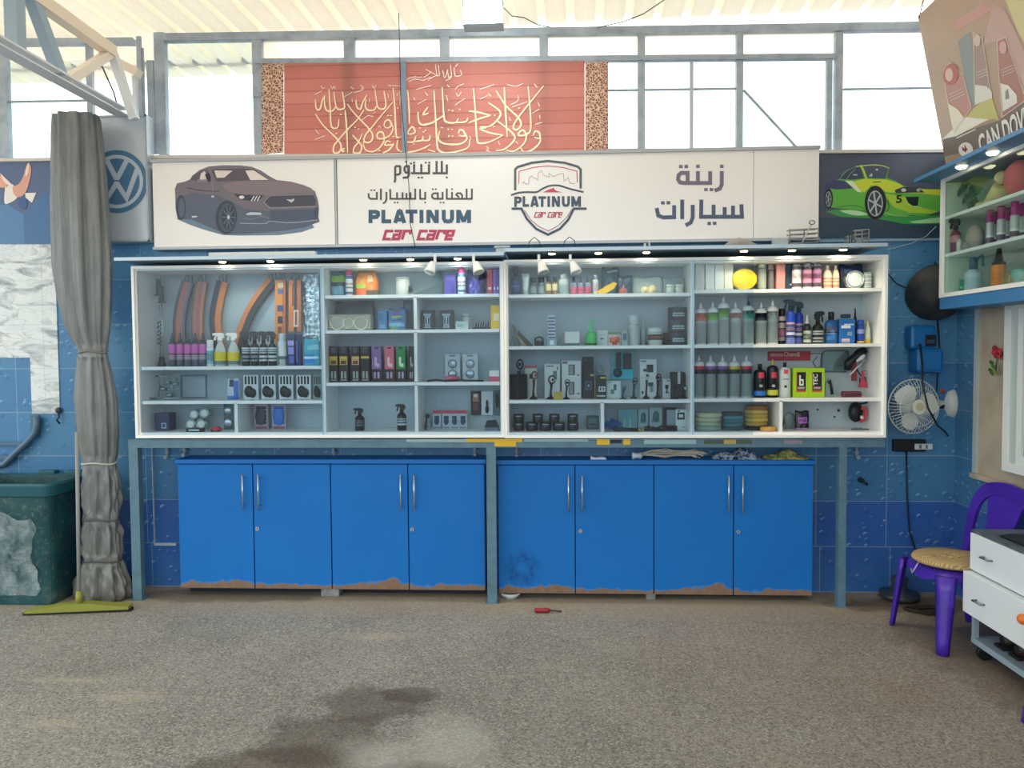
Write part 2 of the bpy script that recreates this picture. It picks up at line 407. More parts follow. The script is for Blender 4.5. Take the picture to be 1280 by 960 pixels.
a = W(-80, 86, .62); b = W(326, 70, .62); trim(MB().box((a.x, .62, a.z), (b.x, .70, W(150, 68, .62).z), M('#b4bdc8', .5)))   # eaves fascia outside
trim(MB().box((W(327, 117, .05).x-.06, .045, W(327, 121, .05).z), (W(334, 117, .05).x, .06, W(334, 116, .05).z), STEEL))
# panes
def glassm(name, tint, refl=1.0, ior=1.45, rough=0.):
    t = NT(name); tr = t.n('BsdfTransparent', i_Color=tint); gl = t.n('BsdfGlossy', i_Color='#ffffff', i_Roughness=rough)
    fr = t.n('Fresnel', i_IOR=ior); mx = t.n('MixShader'); t.put(mx, 0, t.math('MULTIPLY', fr, refl))
    t.t.links.new(tr.outputs[0], mx.inputs[1]); t.t.links.new(gl.outputs[0], mx.inputs[2]); t.t.links.new(mx.outputs[0], t.out.inputs[0])
    return t.m
WGLASS = glassm('window_glass', '#f4fbfb', .6)
def opal():
    t = NT('white_light_panel'); t.b.inputs['Base Color'].default_value = (.9, .88, .82, 1)
    tr = t.n('BsdfTranslucent', i_Color='#fffbee'); mx = t.n('MixShader', i_0=.85); cl = t.n('BsdfTransparent', i_Color='#fffdf4'); m2 = t.n('MixShader', i_0=.5)
    t.t.links.new(t.b.outputs[0], mx.inputs[1]); t.t.links.new(tr.outputs[0], mx.inputs[2]); t.t.links.new(mx.outputs[0], m2.inputs[1]); t.t.links.new(cl.outputs[0], m2.inputs[2]); t.t.links.new(m2.outputs[0], t.out.inputs[0]); return t.m
OPAL = opal()
wn_ = 0
posts = [322, 437, 556, 680, 802, 925, 1049]
for i in range(6):
    wn_ += 1; a = W(posts[i], 74, .085); b = W(posts[i+1], 40, .085)
    struct(MB().box((a.x, .085, a.z), (b.x, .09, b.z+.02), OPAL), 'window_%d' % wn_)
for x0, y0, x1, y1 in ((802, 73, 865, 189), (865, 73, 925, 189), (925, 73, 1037, 189), (1052, 40, 1186, 188), (200, 46, 320, 192), (5, 75, 111, 199), (762, 75, 802, 189)):
    wn_ += 1; a = W(x0, y1, .07); b = W(x1, y0, .07)
    struct(MB().box((a.x, .07, a.z), (b.x, .074, b.z), WGLASS), 'window_%d' % wn_)

trim(bar(502.5, 76, 507, 193, .005, .018, M('#8193a6', .5)))
# ---- roof truss at the left
TR = M('#dfe3e8', .45, .1); TRS = M('#9fb4c6', .5)
t = thing('roof_truss', 'pale steel roof truss running towards the viewer at upper left', 'truss', (-2.81, -.1, 3.15))
XT = -2.81
def tw(px, py): p = WX(px, py, XT); return Vector((0, p.y+.1, p.z-3.15))
def chord(nm, p0, p1, w, h, m=TR): MB().obox(p0, p1, w, h, m, (1, 0, 0)).build(nm, t)
p1 = tw(152, 137); p0 = Vector((0, -4.6, p1.z+.02)); mb = MB()
mb.obox(p0, p1, .012, .085, TR, (1, 0, 0)); mb.box((-.04, -4.6, p1.z-.045), (.05, p1.y, p1.z-.037), TR)
o = mb.build('bottom_chord', t)
ptop = tw(140, 65); MB().obox((0, -4.6, ptop.z+.06), (0, ptop.y, ptop.z), .07, .07, M('#f6e6d2', .5), (1, 0, 0)).build('top_chord', t)
MB().obox((.0, -1.02, p1.z), (0, -1.02, ptop.z+.3), .07, .07, TRS, (1, 0, 0)).build('vertical_web', t)
a = tw(75, 92); MB().obox((0, a.y, p1.z), (0, a.y-.42, ptop.z+.28), .06, .06, TRS, (1, 0, 0)).build('diagonal_web', t)
a = tw(86, 103); MB().obox((0, a.y, p1.z), ptop, .05, .05, M('#f3e6d8', .5), (1, 0, 0)).build('diagonal_web', t)
MB().obox((0, ptop.y, ptop.z), (.12, ptop.y+.03, ptop.z-.42), .05, .05, TR, (0, 1, 0)).build('diagonal_web', t)
a = W(140, 65, -.1); MB().obox((a.x+2.81, .0, ptop.z), (W(174, 92, -.1).x+2.81, .0, W(174, 92, -.1).z-3.15), .05, .07, M('#f6e6d2', .5), (0, 1, 0)).build('diagonal_web', t)
MB().box((.045, .03, .01), (.072, .06, W(174, 92, -.1).z-3.15), TR).build('post', t)
def wire(name, label, pts, r=.004, m=None, cat='cable'):
    o = MB().tube([Vector(p) for p in pts], r, m or M('#3b4550', .6), 6).build(name); tag(o, label, cat); return o

# ---------------------------------------------------------------- signboard over the display cabinets
SIGN = None
def sign_mat():
    t = NT('satin_white_composite'); t.b.inputs['Base Color'].default_value = (*rgb('#f3f0ed'), 1)
    t.b.inputs['Roughness'].default_value = .22; t.b.inputs['Specular IOR Level'].default_value = .9; return t.m
SIGN = sign_mat()
YS = -.07
sgl = W(190, 250, YS); t = thing('signboard', 'long white signboard with black car picture, Arabic lettering and shield emblem above the cabinets', 'sign', (0, 0, W(600, 303, YS).z))
o0 = Vector((0, 0, W(600, 303, YS).z)); PS = Plane((0, YS, 0), (0, -1, 0), o0)
def brect(x0, y0, x1, y1): a = W(x0, y1, YS); b = W(x1, y0, YS); return a, b
zt = W(600, 195, YS).z-o0.z; zb = 0
for i, (xa, xb) in enumerate(((190, 419), (421, 941.3), (942.5, 1023))):
    a, b = brect(xa, 303, xb, 195); MB().box((a.x, YS, zb), (b.x, 0, zt), SIGN).build('panel', t)
FR = M('#a9adb2', .35, .5); a, b = brect(189, 303, 1024, 195)
mb = MB(); mb.box((a.x, YS-.012, zb-.018), (b.x, 0, zb), FR).box((a.x, YS-.012, zt), (b.x, 0, zt+.02), FR)
xm = W(420, 250, YS).x; mb.box((xm-.006, YS-.004, zb), (xm+.006, -.001, zt), FR); mb.build('frame', t)
INK = M('#5a5558', .45); NAVY = M('#47617a', .45); RED = M('#c04a66', .45); DK = M('#3d4756', .45); PUR = M('#7c7288', .45); SLA = M('#55627c', .45)
# Arabic words
def arab(mb, base, sc, w, m, strokes, dots, dw):
    f = lambda p: (base[0]+p[0]/sc, base[1]+p[1]/sc)
    for s in strokes: stroke(mb, PS, [f(p) for p in s], w/sc, m, .0015)
    for d in dots:
        x, y = f(d); rect(mb, PS, x-dw/sc/2, y-dw/sc*.45, x+dw/sc/2, y+dw/sc*.45, m, .0015)
mb = MB()
arab(mb, (450, 195), 8, 22, INK, [
    [(868, 95), (868, 172), (738, 172)], [(818, 60), (818, 172)], [(766, 60), (766, 172)],
    [(690, 92), (690, 172), (520, 172)], [(613, 92), (613, 172)], [(541, 92), (541, 172)],
    [(490, 168), (458, 166), (444, 140), (448, 112), (462, 100), (488, 102), (490, 140), (490, 185), (478, 212), (438, 216)],
    [(348, 255), (352, 240), (352, 112), (362, 102), (396, 102), (402, 112), (402, 172), (388, 184), (366, 186)]],
    [(868, 215), (658, 66), (693, 66), (586, 215), (620, 215), (541, 66), (462, 58), (510, 75)], 20)
arab(mb, (450, 195), 8, 18, INK, [
    [(1119, 335), (1119, 428), (870, 428)], [(1066, 335), (1066, 428)], [(1020, 425), (1022, 392), (1005, 372), (975, 372), (962, 388), (985, 408)],
    [(920, 368), (920, 428)], [(868, 335), (868, 428)],
    [(826, 368), (826, 428), (742, 428), (722, 412), (720, 390), (735, 374), (778, 372), (778, 428)],
    [(652, 368), (652, 428), (602, 428), (600, 340)],
    [(552, 335), (552, 428), (304, 428), (302, 340)], [(505, 372), (505, 428)], [(465, 380), (465, 428)], [(425, 372), (425, 428)], [(370, 372), (370, 428)],
    [(264, 368), (264, 432), (254, 458), (238, 470)], [(209, 335), (209, 432)], [(168, 368), (168, 428), (105, 428), (88, 414), (86, 382)]],
    [(920, 332), (728, 332), (758, 332), (805, 465), (836, 465), (652, 465), (347, 465), (376, 465), (113, 342), (144, 342)], 17)
mb.build('arabic_lettering', t)
mb = MB()
arab(mb, (800, 195), 8.533, 42, PUR, [
    [(872, 182), (872, 305), (852, 348), (815, 362)], [(748, 182), (748, 288), (470, 288), (425, 280), (406, 250), (412, 205), (440, 180), (508, 180), (508, 288)], [(618, 182), (618, 288)]],
    [(872, 110), (618, 110), (435, 112), (494, 112), (703, 358), (762, 358)], 38)
arab(mb, (800, 195), 8.533, 42, SLA, [
    [(1082, 536), (1088, 648), (652, 648), (654, 486)], [(992, 550), (992, 648)], [(903, 566), (903, 648)], [(785, 540), (785, 648)],
    [(562, 542), (562, 655), (542, 710), (505, 730)], [(450, 486), (450, 652)], [(364, 546), (364, 652), (245, 655), (195, 635), (182, 575)]],
    [(738, 720), (797, 718), (243, 500), (303, 498)], 38)
mb.build('arabic_lettering', t)
def plat(mb, x0, y0, x1, y1, m, off):
    """heavy grotesque capitals drawn with strokes"""
    h = 133; k = 39; f = lambda p: (x0+(p[0]-88)/1017*(x1-x0), y0+p[1]/h*(y1-y0)); w = k*(x1-x0)/1017; e_ = k/2
    for s in ([(105, 133), (105, e_), (158, e_), (178, 28), (180, 55), (165, 72), (110, 74)], [(233, 0), (233, 133-e_+2), (312, 133-e_+2)], [(350, 133), (389, 2)], [(403, 2), (442, 133)], [(386, 10), (406, 10)], [(368, 98), (424, 98)], [(455, e_-2), (572, e_-2)], [(513, 14), (513, 133)], [(613, 0), (613, 133)],
              [(682, 133), (682, 0)], [(690, 8), (758, 125)], [(766, 133), (766, 0)], [(835, 0), (835, 85), (848, 112), (877, 117), (906, 112), (918, 85), (918, 0)], [(979, 133), (979, 0)], [(985, 8), (1034, 120)], [(1034, 120), (1082, 8)], [(1088, 0), (1088, 133)]):
        stroke(mb, PS, [f(p) for p in s], w, m, off, ext=0)
mb = MB(); plat(mb, 461, 262.3, 588.5, 278.8, NAVY, .0015); mb.build('latin_lettering', t)
mb = MB()
def cc(mb, x0, y0, x1, y1, m, w):
    """the slanted squared car care lettering"""
    L = {'c': [[(1, .0), (.12, 0), (.12, 1), (1, 1)]], 'a': [[(.1, 0), (.88, 0), (.88, 1), (.12, 1), (.12, .48), (.88, .48)]], 'r': [[(.12, 1), (.12, 0), (.95, 0), (.95, .35)]], 'e': [[(.12, .55), (.88, .55), (.88, 0), (.12, 0), (.12, 1), (.95, 1)]]}
    x = 0; tot = 8.75; h = y1-y0
    for ch in 'car care':
        if ch == ' ': x += .75; continue
        for s in L[ch]:
            stroke(mb, PS, [(x0+(x+p[0]*.86)/tot*(x1-x0)*1.08+(.5-p[1])*h*.22, y0+w/2+p[1]*(h-w)) for p in s], w, m, .002, ext=.4)
        x += 1.05
cc(mb, 480, 287, 569, 300.5, RED, 3.5); mb.build('red_lettering', t)
# shield emblem
f = lambda p: (630+p[0]/8.727, 190+p[1]/8.727)
mb = MB()
S = lambda pts, w, m, off=.0015, sm=False: stroke(mb, PS, [f(p) for p in pts], w, m, off, sm)
S([(122, 405), (122, 190), (150, 163), (300, 118), (480, 98), (660, 118), (805, 160), (836, 190), (836, 385)], 3, M('#5c636c', .4))
S([(160, 340), (165, 210), (320, 168), (480, 150), (640, 168), (795, 208), (800, 325)], 1.1, M('#c8626e', .4))
S([(200, 345), (215, 322), (240, 350), (272, 342), (272, 290), (300, 258), (322, 285), (350, 286), (368, 310), (372, 230), (410, 202), (430, 250), (490, 275), (490, 230), (540, 270), (600, 240), (648, 232), (655, 320), (700, 282), (720, 340), (770, 345)], .6, M('#b9908e', .4))
S([(85, 468), (150, 446), (250, 437), (355, 437), (420, 400), (500, 368), (600, 366), (720, 402), (858, 435)], 2.2, M('#525a64', .4), .0015, True)
poly(mb, PS, [f(p) for p in ((425, 440), (480, 412), (548, 390), (548, 405), (575, 425), (640, 440))], M('#d0506a', .4), .0015)
S([(95, 618), (190, 618), (250, 730), (350, 838), (480, 902), (610, 838), (700, 740), (762, 618), (888, 618)], 3, M('#48596c', .4))
S([(225, 640), (290, 738), (380, 812), (480, 862), (590, 805), (690, 705), (738, 625)], .9, M('#a05a70', .4))
plat(mb, 643, 245.2, 726, 258.6, M('#4a5c70', .45), .002)
cc(mb, 668.5, 265, 703, 272, RED, 1.3)
mb.build('shield_emblem', t)
# picture of the black coupe
mb = MB(); g = lambda p: (200+p[0]/6.095, 195+p[1]/6.095)
def P_(pts, col, off, sm=False):
    pts = [g(p) for p in pts]
    if sm: pts = cr(pts+[pts[0]], 4)[:-1]
    poly(mb, PS, pts, M(col, .4), off)
def E_(cx, cy, rx, ry, col, off, r=0.): poly(mb, PS, [g(p) for p in ell(cx, cy, rx, ry, 28, r)], M(col, .4), off)
def L_(pts, w, col, off, sm=True): stroke(mb, PS, [g(p) for p in pts], w/6.095, M(col, .4), off, sm)
P_([(125, 478), (300, 470), (700, 500), (1150, 505), (1175, 545), (1080, 580), (900, 603), (600, 606), (480, 602), (350, 566), (230, 525)], '#7388a0', .0012)
P_([(116, 300), (113, 250), (130, 208), (190, 195), (228, 178), (245, 150), (300, 108), (370, 80), (480, 70), (620, 72), (700, 82), (770, 112), (830, 152), (885, 182), (1000, 196), (1090, 220), (1150, 245), (1185, 285), (1203, 340), (1212, 400), (1205, 465), (1216, 500), (1170, 516), (1135, 530), (1085, 545), (900, 572), (700, 588), (500, 597), (440, 570), (330, 520), (240, 482), (135, 482), (118, 400)], '#776f79', .0024)
P_([(118, 330), (240, 280), (440, 300), (560, 350), (640, 400), (820, 420), (1205, 400), (1205, 465), (1212, 500), (1085, 545), (900, 572), (700, 588), (500, 597), (440, 570), (240, 482), (135, 482), (120, 400)], '#5c6478', .0030)
P_([(470, 220), (620, 190), (860, 190), (1000, 200), (1090, 222), (1150, 248), (1178, 285), (1000, 285), (830, 300), (760, 290), (560, 285)], '#86787e', .0034, True)
P_([(390, 108), (430, 98), (640, 95), (720, 102), (832, 186), (690, 186), (430, 195)], '#5d5560', .0034)
P_([(414, 110), (552, 112), (490, 165), (432, 166)], '#e2d6d0', .0040); P_([(650, 112), (712, 108), (826, 182), (688, 184)], '#e6dbd4', .0040)
P_([(236, 184), (252, 150), (330, 106), (368, 110), (384, 192), (290, 194)], '#625a66', .0034)
P_([(300, 186), (312, 132), (340, 114), (350, 135), (352, 186)], '#ddd2ce', .0040)
P_([(342, 140), (372, 128), (388, 160), (384, 195), (360, 195)], '#443f4c', .0046)
P_([(282, 180), (360, 178), (362, 196), (284, 198)], '#8d838a', .0046)
L_([(205, 242), (310, 262), (445, 270)], 7, '#4d4754', .0040)
L_([(375, 95), (395, 190), (405, 280)], 4, '#8f848a', .0040)
P_([(795, 352), (840, 305), (1165, 297), (1190, 342), (1182, 380), (840, 390)], '#4a4a5a', .0040)
L_([(790, 352), (838, 302), (1166, 293)], 5, '#9a9096', .0046, False); L_([(790, 352), (838, 396), (1185, 384)], 5, '#98a2ae', .0046, False)
P_([(960, 330), (1000, 332), (1025, 322), (1020, 340), (1000, 355), (985, 345)], '#cfc9cc', .0052)
P_([(560, 285), (640, 296), (792, 302), (742, 346), (610, 332)], '#3e4050', .0040)
E_(622, 314, 20, 13, '#e8e4e4', .0052)
for k in range(3): L_([(698+k*22, 340), (715+k*22, 308)], 8, '#dfdcdc', .0052, False)
P_([(835, 412), (1200, 402), (1192, 480), (850, 500)], '#4f5a70', .0036)
L_([(610, 512), (800, 515), (835, 498), (1000, 508), (1200, 488)], 5, '#a6b6c4', .0046)
P_([(655, 440), (690, 428), (770, 432), (775, 448), (660, 450)], '#c2ccd4', .0046); L_([(640, 475), (700, 480), (770, 460), (830, 475)], 3, '#8b9cad', .0046)
E_(505, 468, 82, 128, '#3c4454', .0040, .06); E_(512, 468, 66, 110, '#4a566a', .0046, .06); E_(520, 466, 50, 92, '#39414f', .0052, .06)
for k in range(10):
    q = k*math.pi/5; L_([(522, 466), (522+46*math.cos(q), 466+86*math.sin(q))], 5, '#71809a', .0058, False)
E_(522, 466, 10, 14, '#c4d2dc', .0064)
E_(160, 392, 36, 95, '#3f4656', .0040); E_(164, 395, 25, 75, '#586478', .0046)
P_([(240, 458), (280, 455), (282, 466), (245, 470)], '#c8d4de', .0046); P_([(390, 302), (412, 302), (412, 316), (392, 316)], '#c9c2c6', .0046)
E_(1190, 440, 16, 50, '#48526a', .0046)
mb.build('car_picture', t)

# ---------------------------------------------------------------- fabric banner with raised-looking calligraphy, hung in front of the clerestory
def banner_mat():
    t = NT('printed_banner_cloth'); v = t.obj(); s = t.n('SeparateXYZ'); t.put(s, 0, v)
    z = t.math('DIVIDE', s.outputs[2], .083); pl = t.math('FRACT', z); ln = t.math('LESS_THAN', pl, .075)
    ip = t.n('TexWhiteNoise', noise_dimensions='1D'); t.put(ip, 'W', t.math('FLOOR', z))
    gv = t.n('VectorMath', operation='MULTIPLY', i_1=(3, 1, 40)); t.put(gv, 0, v)
    gr = t.noise(gv.outputs[0], 1.0, 5, .6)
    c = t.mix(t.math('MULTIPLY', gr, .6), '#d89c94', '#e9b6a8'); c = t.mix(t.math('MULTIPLY', ip.outputs[0], .3), c, '#c67c72')
    c = t.mix(t.math('MULTIPLY', ln, .5), c, '#a87068')
    t.put(t.b, 'Base Color', c); t.b.inputs['Roughness'].default_value = .7; t.b.inputs['Specular IOR Level'].default_value = .1
    tr = t.n('BsdfTranslucent'); t.put(tr, 'Color', c); mx = t.n('MixShader', i_0=.5)
    t.t.links.new(t.b.outputs[0], mx.inputs[1]); t.t.links.new(tr.outputs[0], mx.inputs[2]); t.t.links.new(mx.outputs[0], t.out.inputs[0]); return t.m
def lattice_mat():
    t = NT('printed_lattice_border'); v = t.obj(); vo = t.n('TexVoronoi', feature='DISTANCE_TO_EDGE', i_Scale=58.0, i_Randomness=.75); t.put(vo, 'Vector', v)
    c = t.mix(t.math('LESS_THAN', vo.outputs['Distance'], .10), '#9a6c60', '#f3d8c2')
    t.put(t.b, 'Base Color', c); t.b.inputs['Roughness'].default_value = .7
    tr = t.n('BsdfTranslucent'); t.put(tr, 'Color', c); mx = t.n('MixShader', i_0=.4)
    t.t.links.new(t.b.outputs[0], mx.inputs[1]); t.t.links.new(tr.outputs[0], mx.inputs[2]); t.t.links.new(mx.outputs[0], t.out.inputs[0]); return t.m
YB = .03
def BZ(x, y): return W(x, y, YB)
o0 = Vector((BZ(545, 190).x, YB, BZ(545, 190).z)); PB = Plane((0, YB, 0), (0, -1, 0), o0)
t = thing('banner', 'red plank-print cloth banner with cream Arabic calligraphy between lattice borders', 'banner', o0)
def bslab(nm, x0, x1, m):
    a = BZ(x0, 191)-o0; mb = MB(); vs = []; N = 12
    q = [PB.at(x0, 79), PB.at(x1, 76.5 if x1 > 500 else 78.5), PB.at(x1, 191), PB.at(x0, 193)]
    mb.add([p for p in q]+[p+Vector((0, .004, 0)) for p in q], [(0, 1, 2, 3), (7, 6, 5, 4), (0, 4, 5, 1), (1, 5, 6, 2), (2, 6, 7, 3), (3, 7, 4, 0)], m); return mb.build(nm, t)
bslab('cloth', 355, 731, banner_mat()); LAT = lattice_mat(); bslab('lattice_border', 327, 354.5, LAT); bslab('lattice_border', 731.5, 760.5, LAT)
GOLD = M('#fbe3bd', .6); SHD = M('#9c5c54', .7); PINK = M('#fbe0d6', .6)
mb = MB()
A8 = lambda p: (380+p[0]/8, 95+p[1]/8)
B8 = lambda p: (530+p[0]/7.68, 70+p[1]/7.68)
SA = [[(250, 130), (262, 330), (270, 480), (290, 520), (338, 512), (350, 430)], [(385, 160), (405, 290), (395, 325), (350, 335), (320, 300), (300, 160)], [(320, 300), (290, 345), (240, 350), (214, 320), (205, 260), (206, 200)], [(114, 235), (120, 310), (140, 340), (165, 320), (185, 240), (210, 195)],
      [(115, 380), (190, 490), (340, 640), (372, 715), (345, 765), (298, 762), (300, 700), (345, 640), (440, 530), (530, 440), (600, 340)], [(410, 340), (425, 500), (437, 770)], [(410, 725), (385, 735), (385, 755), (410, 750)],
      [(435, 280), (500, 370), (660, 540), (687, 620), (650, 665), (602, 650), (615, 590), (665, 530), (770, 400), (890, 260)], [(485, 590), (530, 640), (576, 700), (560, 765), (500, 768), (500, 720), (545, 660), (585, 575)],
      [(800, 500), (812, 455), (850, 440), (874, 490), (840, 520), (800, 505)], [(874, 470), (890, 530), (850, 600), (760, 630), (730, 600), (750, 562), (790, 570), (802, 640), (760, 715), (690, 755), (622, 742), (596, 690), (602, 640)],
      [(800, 150), (820, 290), (790, 330), (745, 320), (730, 280), (710, 130)], [(730, 290), (700, 340), (640, 340), (614, 300), (620, 230)], [(520, 240), (530, 310), (565, 330), (590, 260), (630, 190)],
      [(890, 120), (905, 260), (915, 480), (925, 605), (965, 610), (1000, 600)], [(1000, 655), (1030, 580), (1080, 508), (1112, 560), (1060, 582), (1000, 560)], [(1035, 140), (1050, 300), (1055, 480)], [(962, 150), (960, 300)],
      [(900, 680), (860, 690), (810, 690), (830, 650), (870, 662)], [(900, 680), (850, 740), (790, 768)], [(1240, 310), (1192, 385), (1250, 370)], [(1140, 360), (1150, 460), (1200, 490), (1280, 470)],
      [(940, 640), (930, 720), (990, 760), (1120, 750), (1240, 700)], [(1000, 655), (1090, 660), (1120, 600)], [(1110, 655), (1180, 642), (1190, 600)], [(1180, 645), (1250, 640), (1262, 590)]]
SB = [[(95, 330), (110, 560), (125, 830), (140, 900), (200, 930), (300, 920), (420, 880), (440, 800)], [(175, 300), (190, 560), (210, 630), (300, 640), (330, 600)], [(310, 640), (400, 630), (422, 590)], [(0, 655), (80, 640), (190, 570)],
      [(475, 310), (495, 560), (510, 800), (545, 838), (640, 820), (760, 760)], [(760, 760), (640, 740), (540, 700), (600, 690)], [(430, 530), (520, 540), (640, 570)], [(640, 570), (540, 600), (430, 640)], [(330, 745), (345, 710), (380, 720), (390, 770), (335, 762)],
      [(395, 740), (410, 800), (340, 845), (200, 842), (140, 800), (150, 720)], [(620, 450), (720, 520), (730, 580), (640, 670), (540, 680)], [(690, 330), (790, 480), (905, 590), (932, 660), (890, 710), (857, 680), (905, 590), (1015, 450), (1150, 285)],
      [(770, 300), (785, 560), (800, 780)], [(1000, 290), (1015, 460), (1025, 690), (990, 750), (920, 765), (910, 740), (950, 712), (982, 760), (960, 840), (870, 910), (790, 905)], [(1050, 765), (1070, 722), (1108, 740), (1110, 790), (1060, 780)], [(1115, 760), (1112, 830), (1040, 900), (960, 922), (930, 880)],
      [(700, 620), (840, 730), (870, 800), (780, 890), (690, 908)], [(0, 890), (60, 850)], [(40, 900), (110, 922)]]
SS = [(A8, s) for s in ([(845, 95), (960, 100)], [(410, 205), (480, 165)], [(500, 165), (575, 145), (600, 120)], [(110, 185), (180, 150)], [(580, 440), (640, 395)], [(640, 395), (690, 405)], [(110, 635), (210, 600)], [(1120, 135), (1270, 95)], [(1140, 280), (1220, 235)], [(170, 100), (190, 125), (210, 115)], [(270, 100), (285, 130), (300, 105), (315, 130)], [(470, 110), (495, 130)], [(570, 95), (590, 110), (575, 130)], [(685, 95), (700, 120), (720, 95)], [(480, 230), (485, 260)], [(655, 230), (655, 260)], [(840, 180), (845, 215)], [(930, 200), (945, 170)], [(1100, 215), (1110, 240)], [(1215, 170), (1240, 195)], [(690, 370), (715, 360)], [(740, 520), (755, 500), (770, 520)], [(115, 540), (150, 580)])]
SS += [(B8, s) for s in ([(800, 275), (880, 290), (950, 265)], [(850, 490), (990, 440)], [(540, 320), (670, 275)], [(300, 320), (330, 290), (380, 270)], [(830, 470), (900, 430), (905, 380)], [(300, 470), (390, 410)], [(540, 415), (610, 380)], [(1040, 550), (1105, 510)], [(1070, 655), (1130, 640)], [(310, 360), (330, 385), (355, 350)], [(225, 280), (245, 300)], [(620, 360), (640, 385)], [(1060, 270), (1085, 300)], [(1095, 450), (1110, 480)], [(1110, 570), (1115, 600)], [(820, 590), (830, 620)], [(215, 380), (230, 430)], [(160, 680), (180, 690)], [(600, 870), (620, 890), (600, 910), (630, 915)], [(715, 820), (725, 850)], [(440, 770), (450, 800)], [(880, 820), (900, 840)],
        [(110, 80), (118, 140), (125, 195)], [(255, 90), (262, 200), (212, 235)], [(180, 140), (195, 205), (212, 190), (225, 130)], [(225, 140), (238, 205), (255, 195)], [(290, 110), (300, 190), (360, 182), (350, 140)], [(305, 100), (325, 75)], [(0, 205), (60, 160), (20, 130)], [(40, 232), (110, 190), (150, 190)], [(140, 90), (150, 190)], [(60, 150), (110, 180)])]
SS += [(A8, s) for s in ([(1020, 45), (1060, 20), (1120, 5)], [(1050, 55), (1110, 35), (1200, 45)], [(1100, 25), (1180, 10)], [(1200, 40), (1270, 15)])]
DOTS = [(A8, d) for d in ((325, 575), (510, 515), (545, 530), (840, 395), (870, 395), (1160, 520), (1195, 560), (1215, 545), (940, 320), (1015, 340), (1100, 680), (370, 385), (755, 745), (895, 605))]+[(B8, d) for d in ((240, 520), (275, 525), (345, 515), (235, 705), (270, 705), (240, 770), (275, 770), (670, 680), (915, 500), (680, 570))]
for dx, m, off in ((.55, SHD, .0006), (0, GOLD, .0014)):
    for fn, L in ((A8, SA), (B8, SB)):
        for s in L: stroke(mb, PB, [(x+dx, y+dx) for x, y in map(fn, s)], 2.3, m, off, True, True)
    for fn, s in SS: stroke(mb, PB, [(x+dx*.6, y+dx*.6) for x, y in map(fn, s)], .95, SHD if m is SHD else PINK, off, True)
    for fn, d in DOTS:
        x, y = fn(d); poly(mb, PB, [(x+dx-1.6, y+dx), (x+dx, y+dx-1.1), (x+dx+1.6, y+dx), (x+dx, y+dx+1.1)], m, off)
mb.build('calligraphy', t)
# ---------------------------------------------------------------- flood light under the roof
a = W(579, 32, -.5); b = W(629, 32, -.5); zc = W(600, 31, -.5).z
t = thing('flood_light', 'bright white flood light under the roof above the red banner', 'lamp', ((a.x+b.x)/2, -.5, zc))
w = (b.x-a.x)/2
MB().prism([(-.02, .0), (.10, -.0), (.10, .03), (.0, .17), (-.02, .17)], -w, w, M('#9fc4cc', .4), 'yz').build('housing', t)
mb = MB(); mb.add([(-w*.92, -.0215, .015), (w*.92, -.0215, .015), (w*.92, -.0215, .16), (-w*.92, -.0215, .16)], [(0, 1, 2, 3)], M('#f4ffff', .4, 0, .4, 9.)); mb.build('glowing_face', t)
MB().box((-w, .03, .14), (-w+.012, .06, ZR-zc), STEEL).build('bracket', t); MB().box((w-.012, .03, .14), (w, .06, ZR-zc), STEEL).build('bracket', t)
ld = bpy.data.lights.new('flood_beam', 'AREA'); ld.energy = 14; ld.size = .2; ld.color = (.92, 1, 1); lo = bpy.data.objects.new('flood_beam', ld); COL.objects.link(lo); lo.parent = t; lo.location = (0, -.03, .08); lo.rotation_euler = (math.radians(60), 0, 0)
wire('cable', 'thin dark cable hanging over the banner down the white signboard', [W(498, 0, -.12), W(499, 40, -.12), W(501, 120, -.11), W(508, 200, -.1), W(511, 230, -.1), W(513, 280, -.1), W(519, 310, -.1)], .0028)
wire('cable', 'thin cable sagging below the roof sheets right of the flood light', [W(747, 34.5, -.02), W(780, 27, -.1), W(805, 17, -.2), W(830, 0, -.32), W(850, -12, -.42), Vector((W(850, -12, -.42).x+.05, -.45, ZR))], .003)
wire('cable', 'short looped cable beside the flood light under the roof', [W(622, -6, -.32)*1, W(628, 8, -.3), W(640, 20, -.3), W(655, 22, -.3), W(672, 31, -.2), W(688, 34, -.1)], .003)
wire('cable', 'cable curving down behind the top of the tied curtain', [W(122, 70, -.12), W(133, 95, -.14), W(142, 115, -.15), W(150, 143, -.15)], .005)
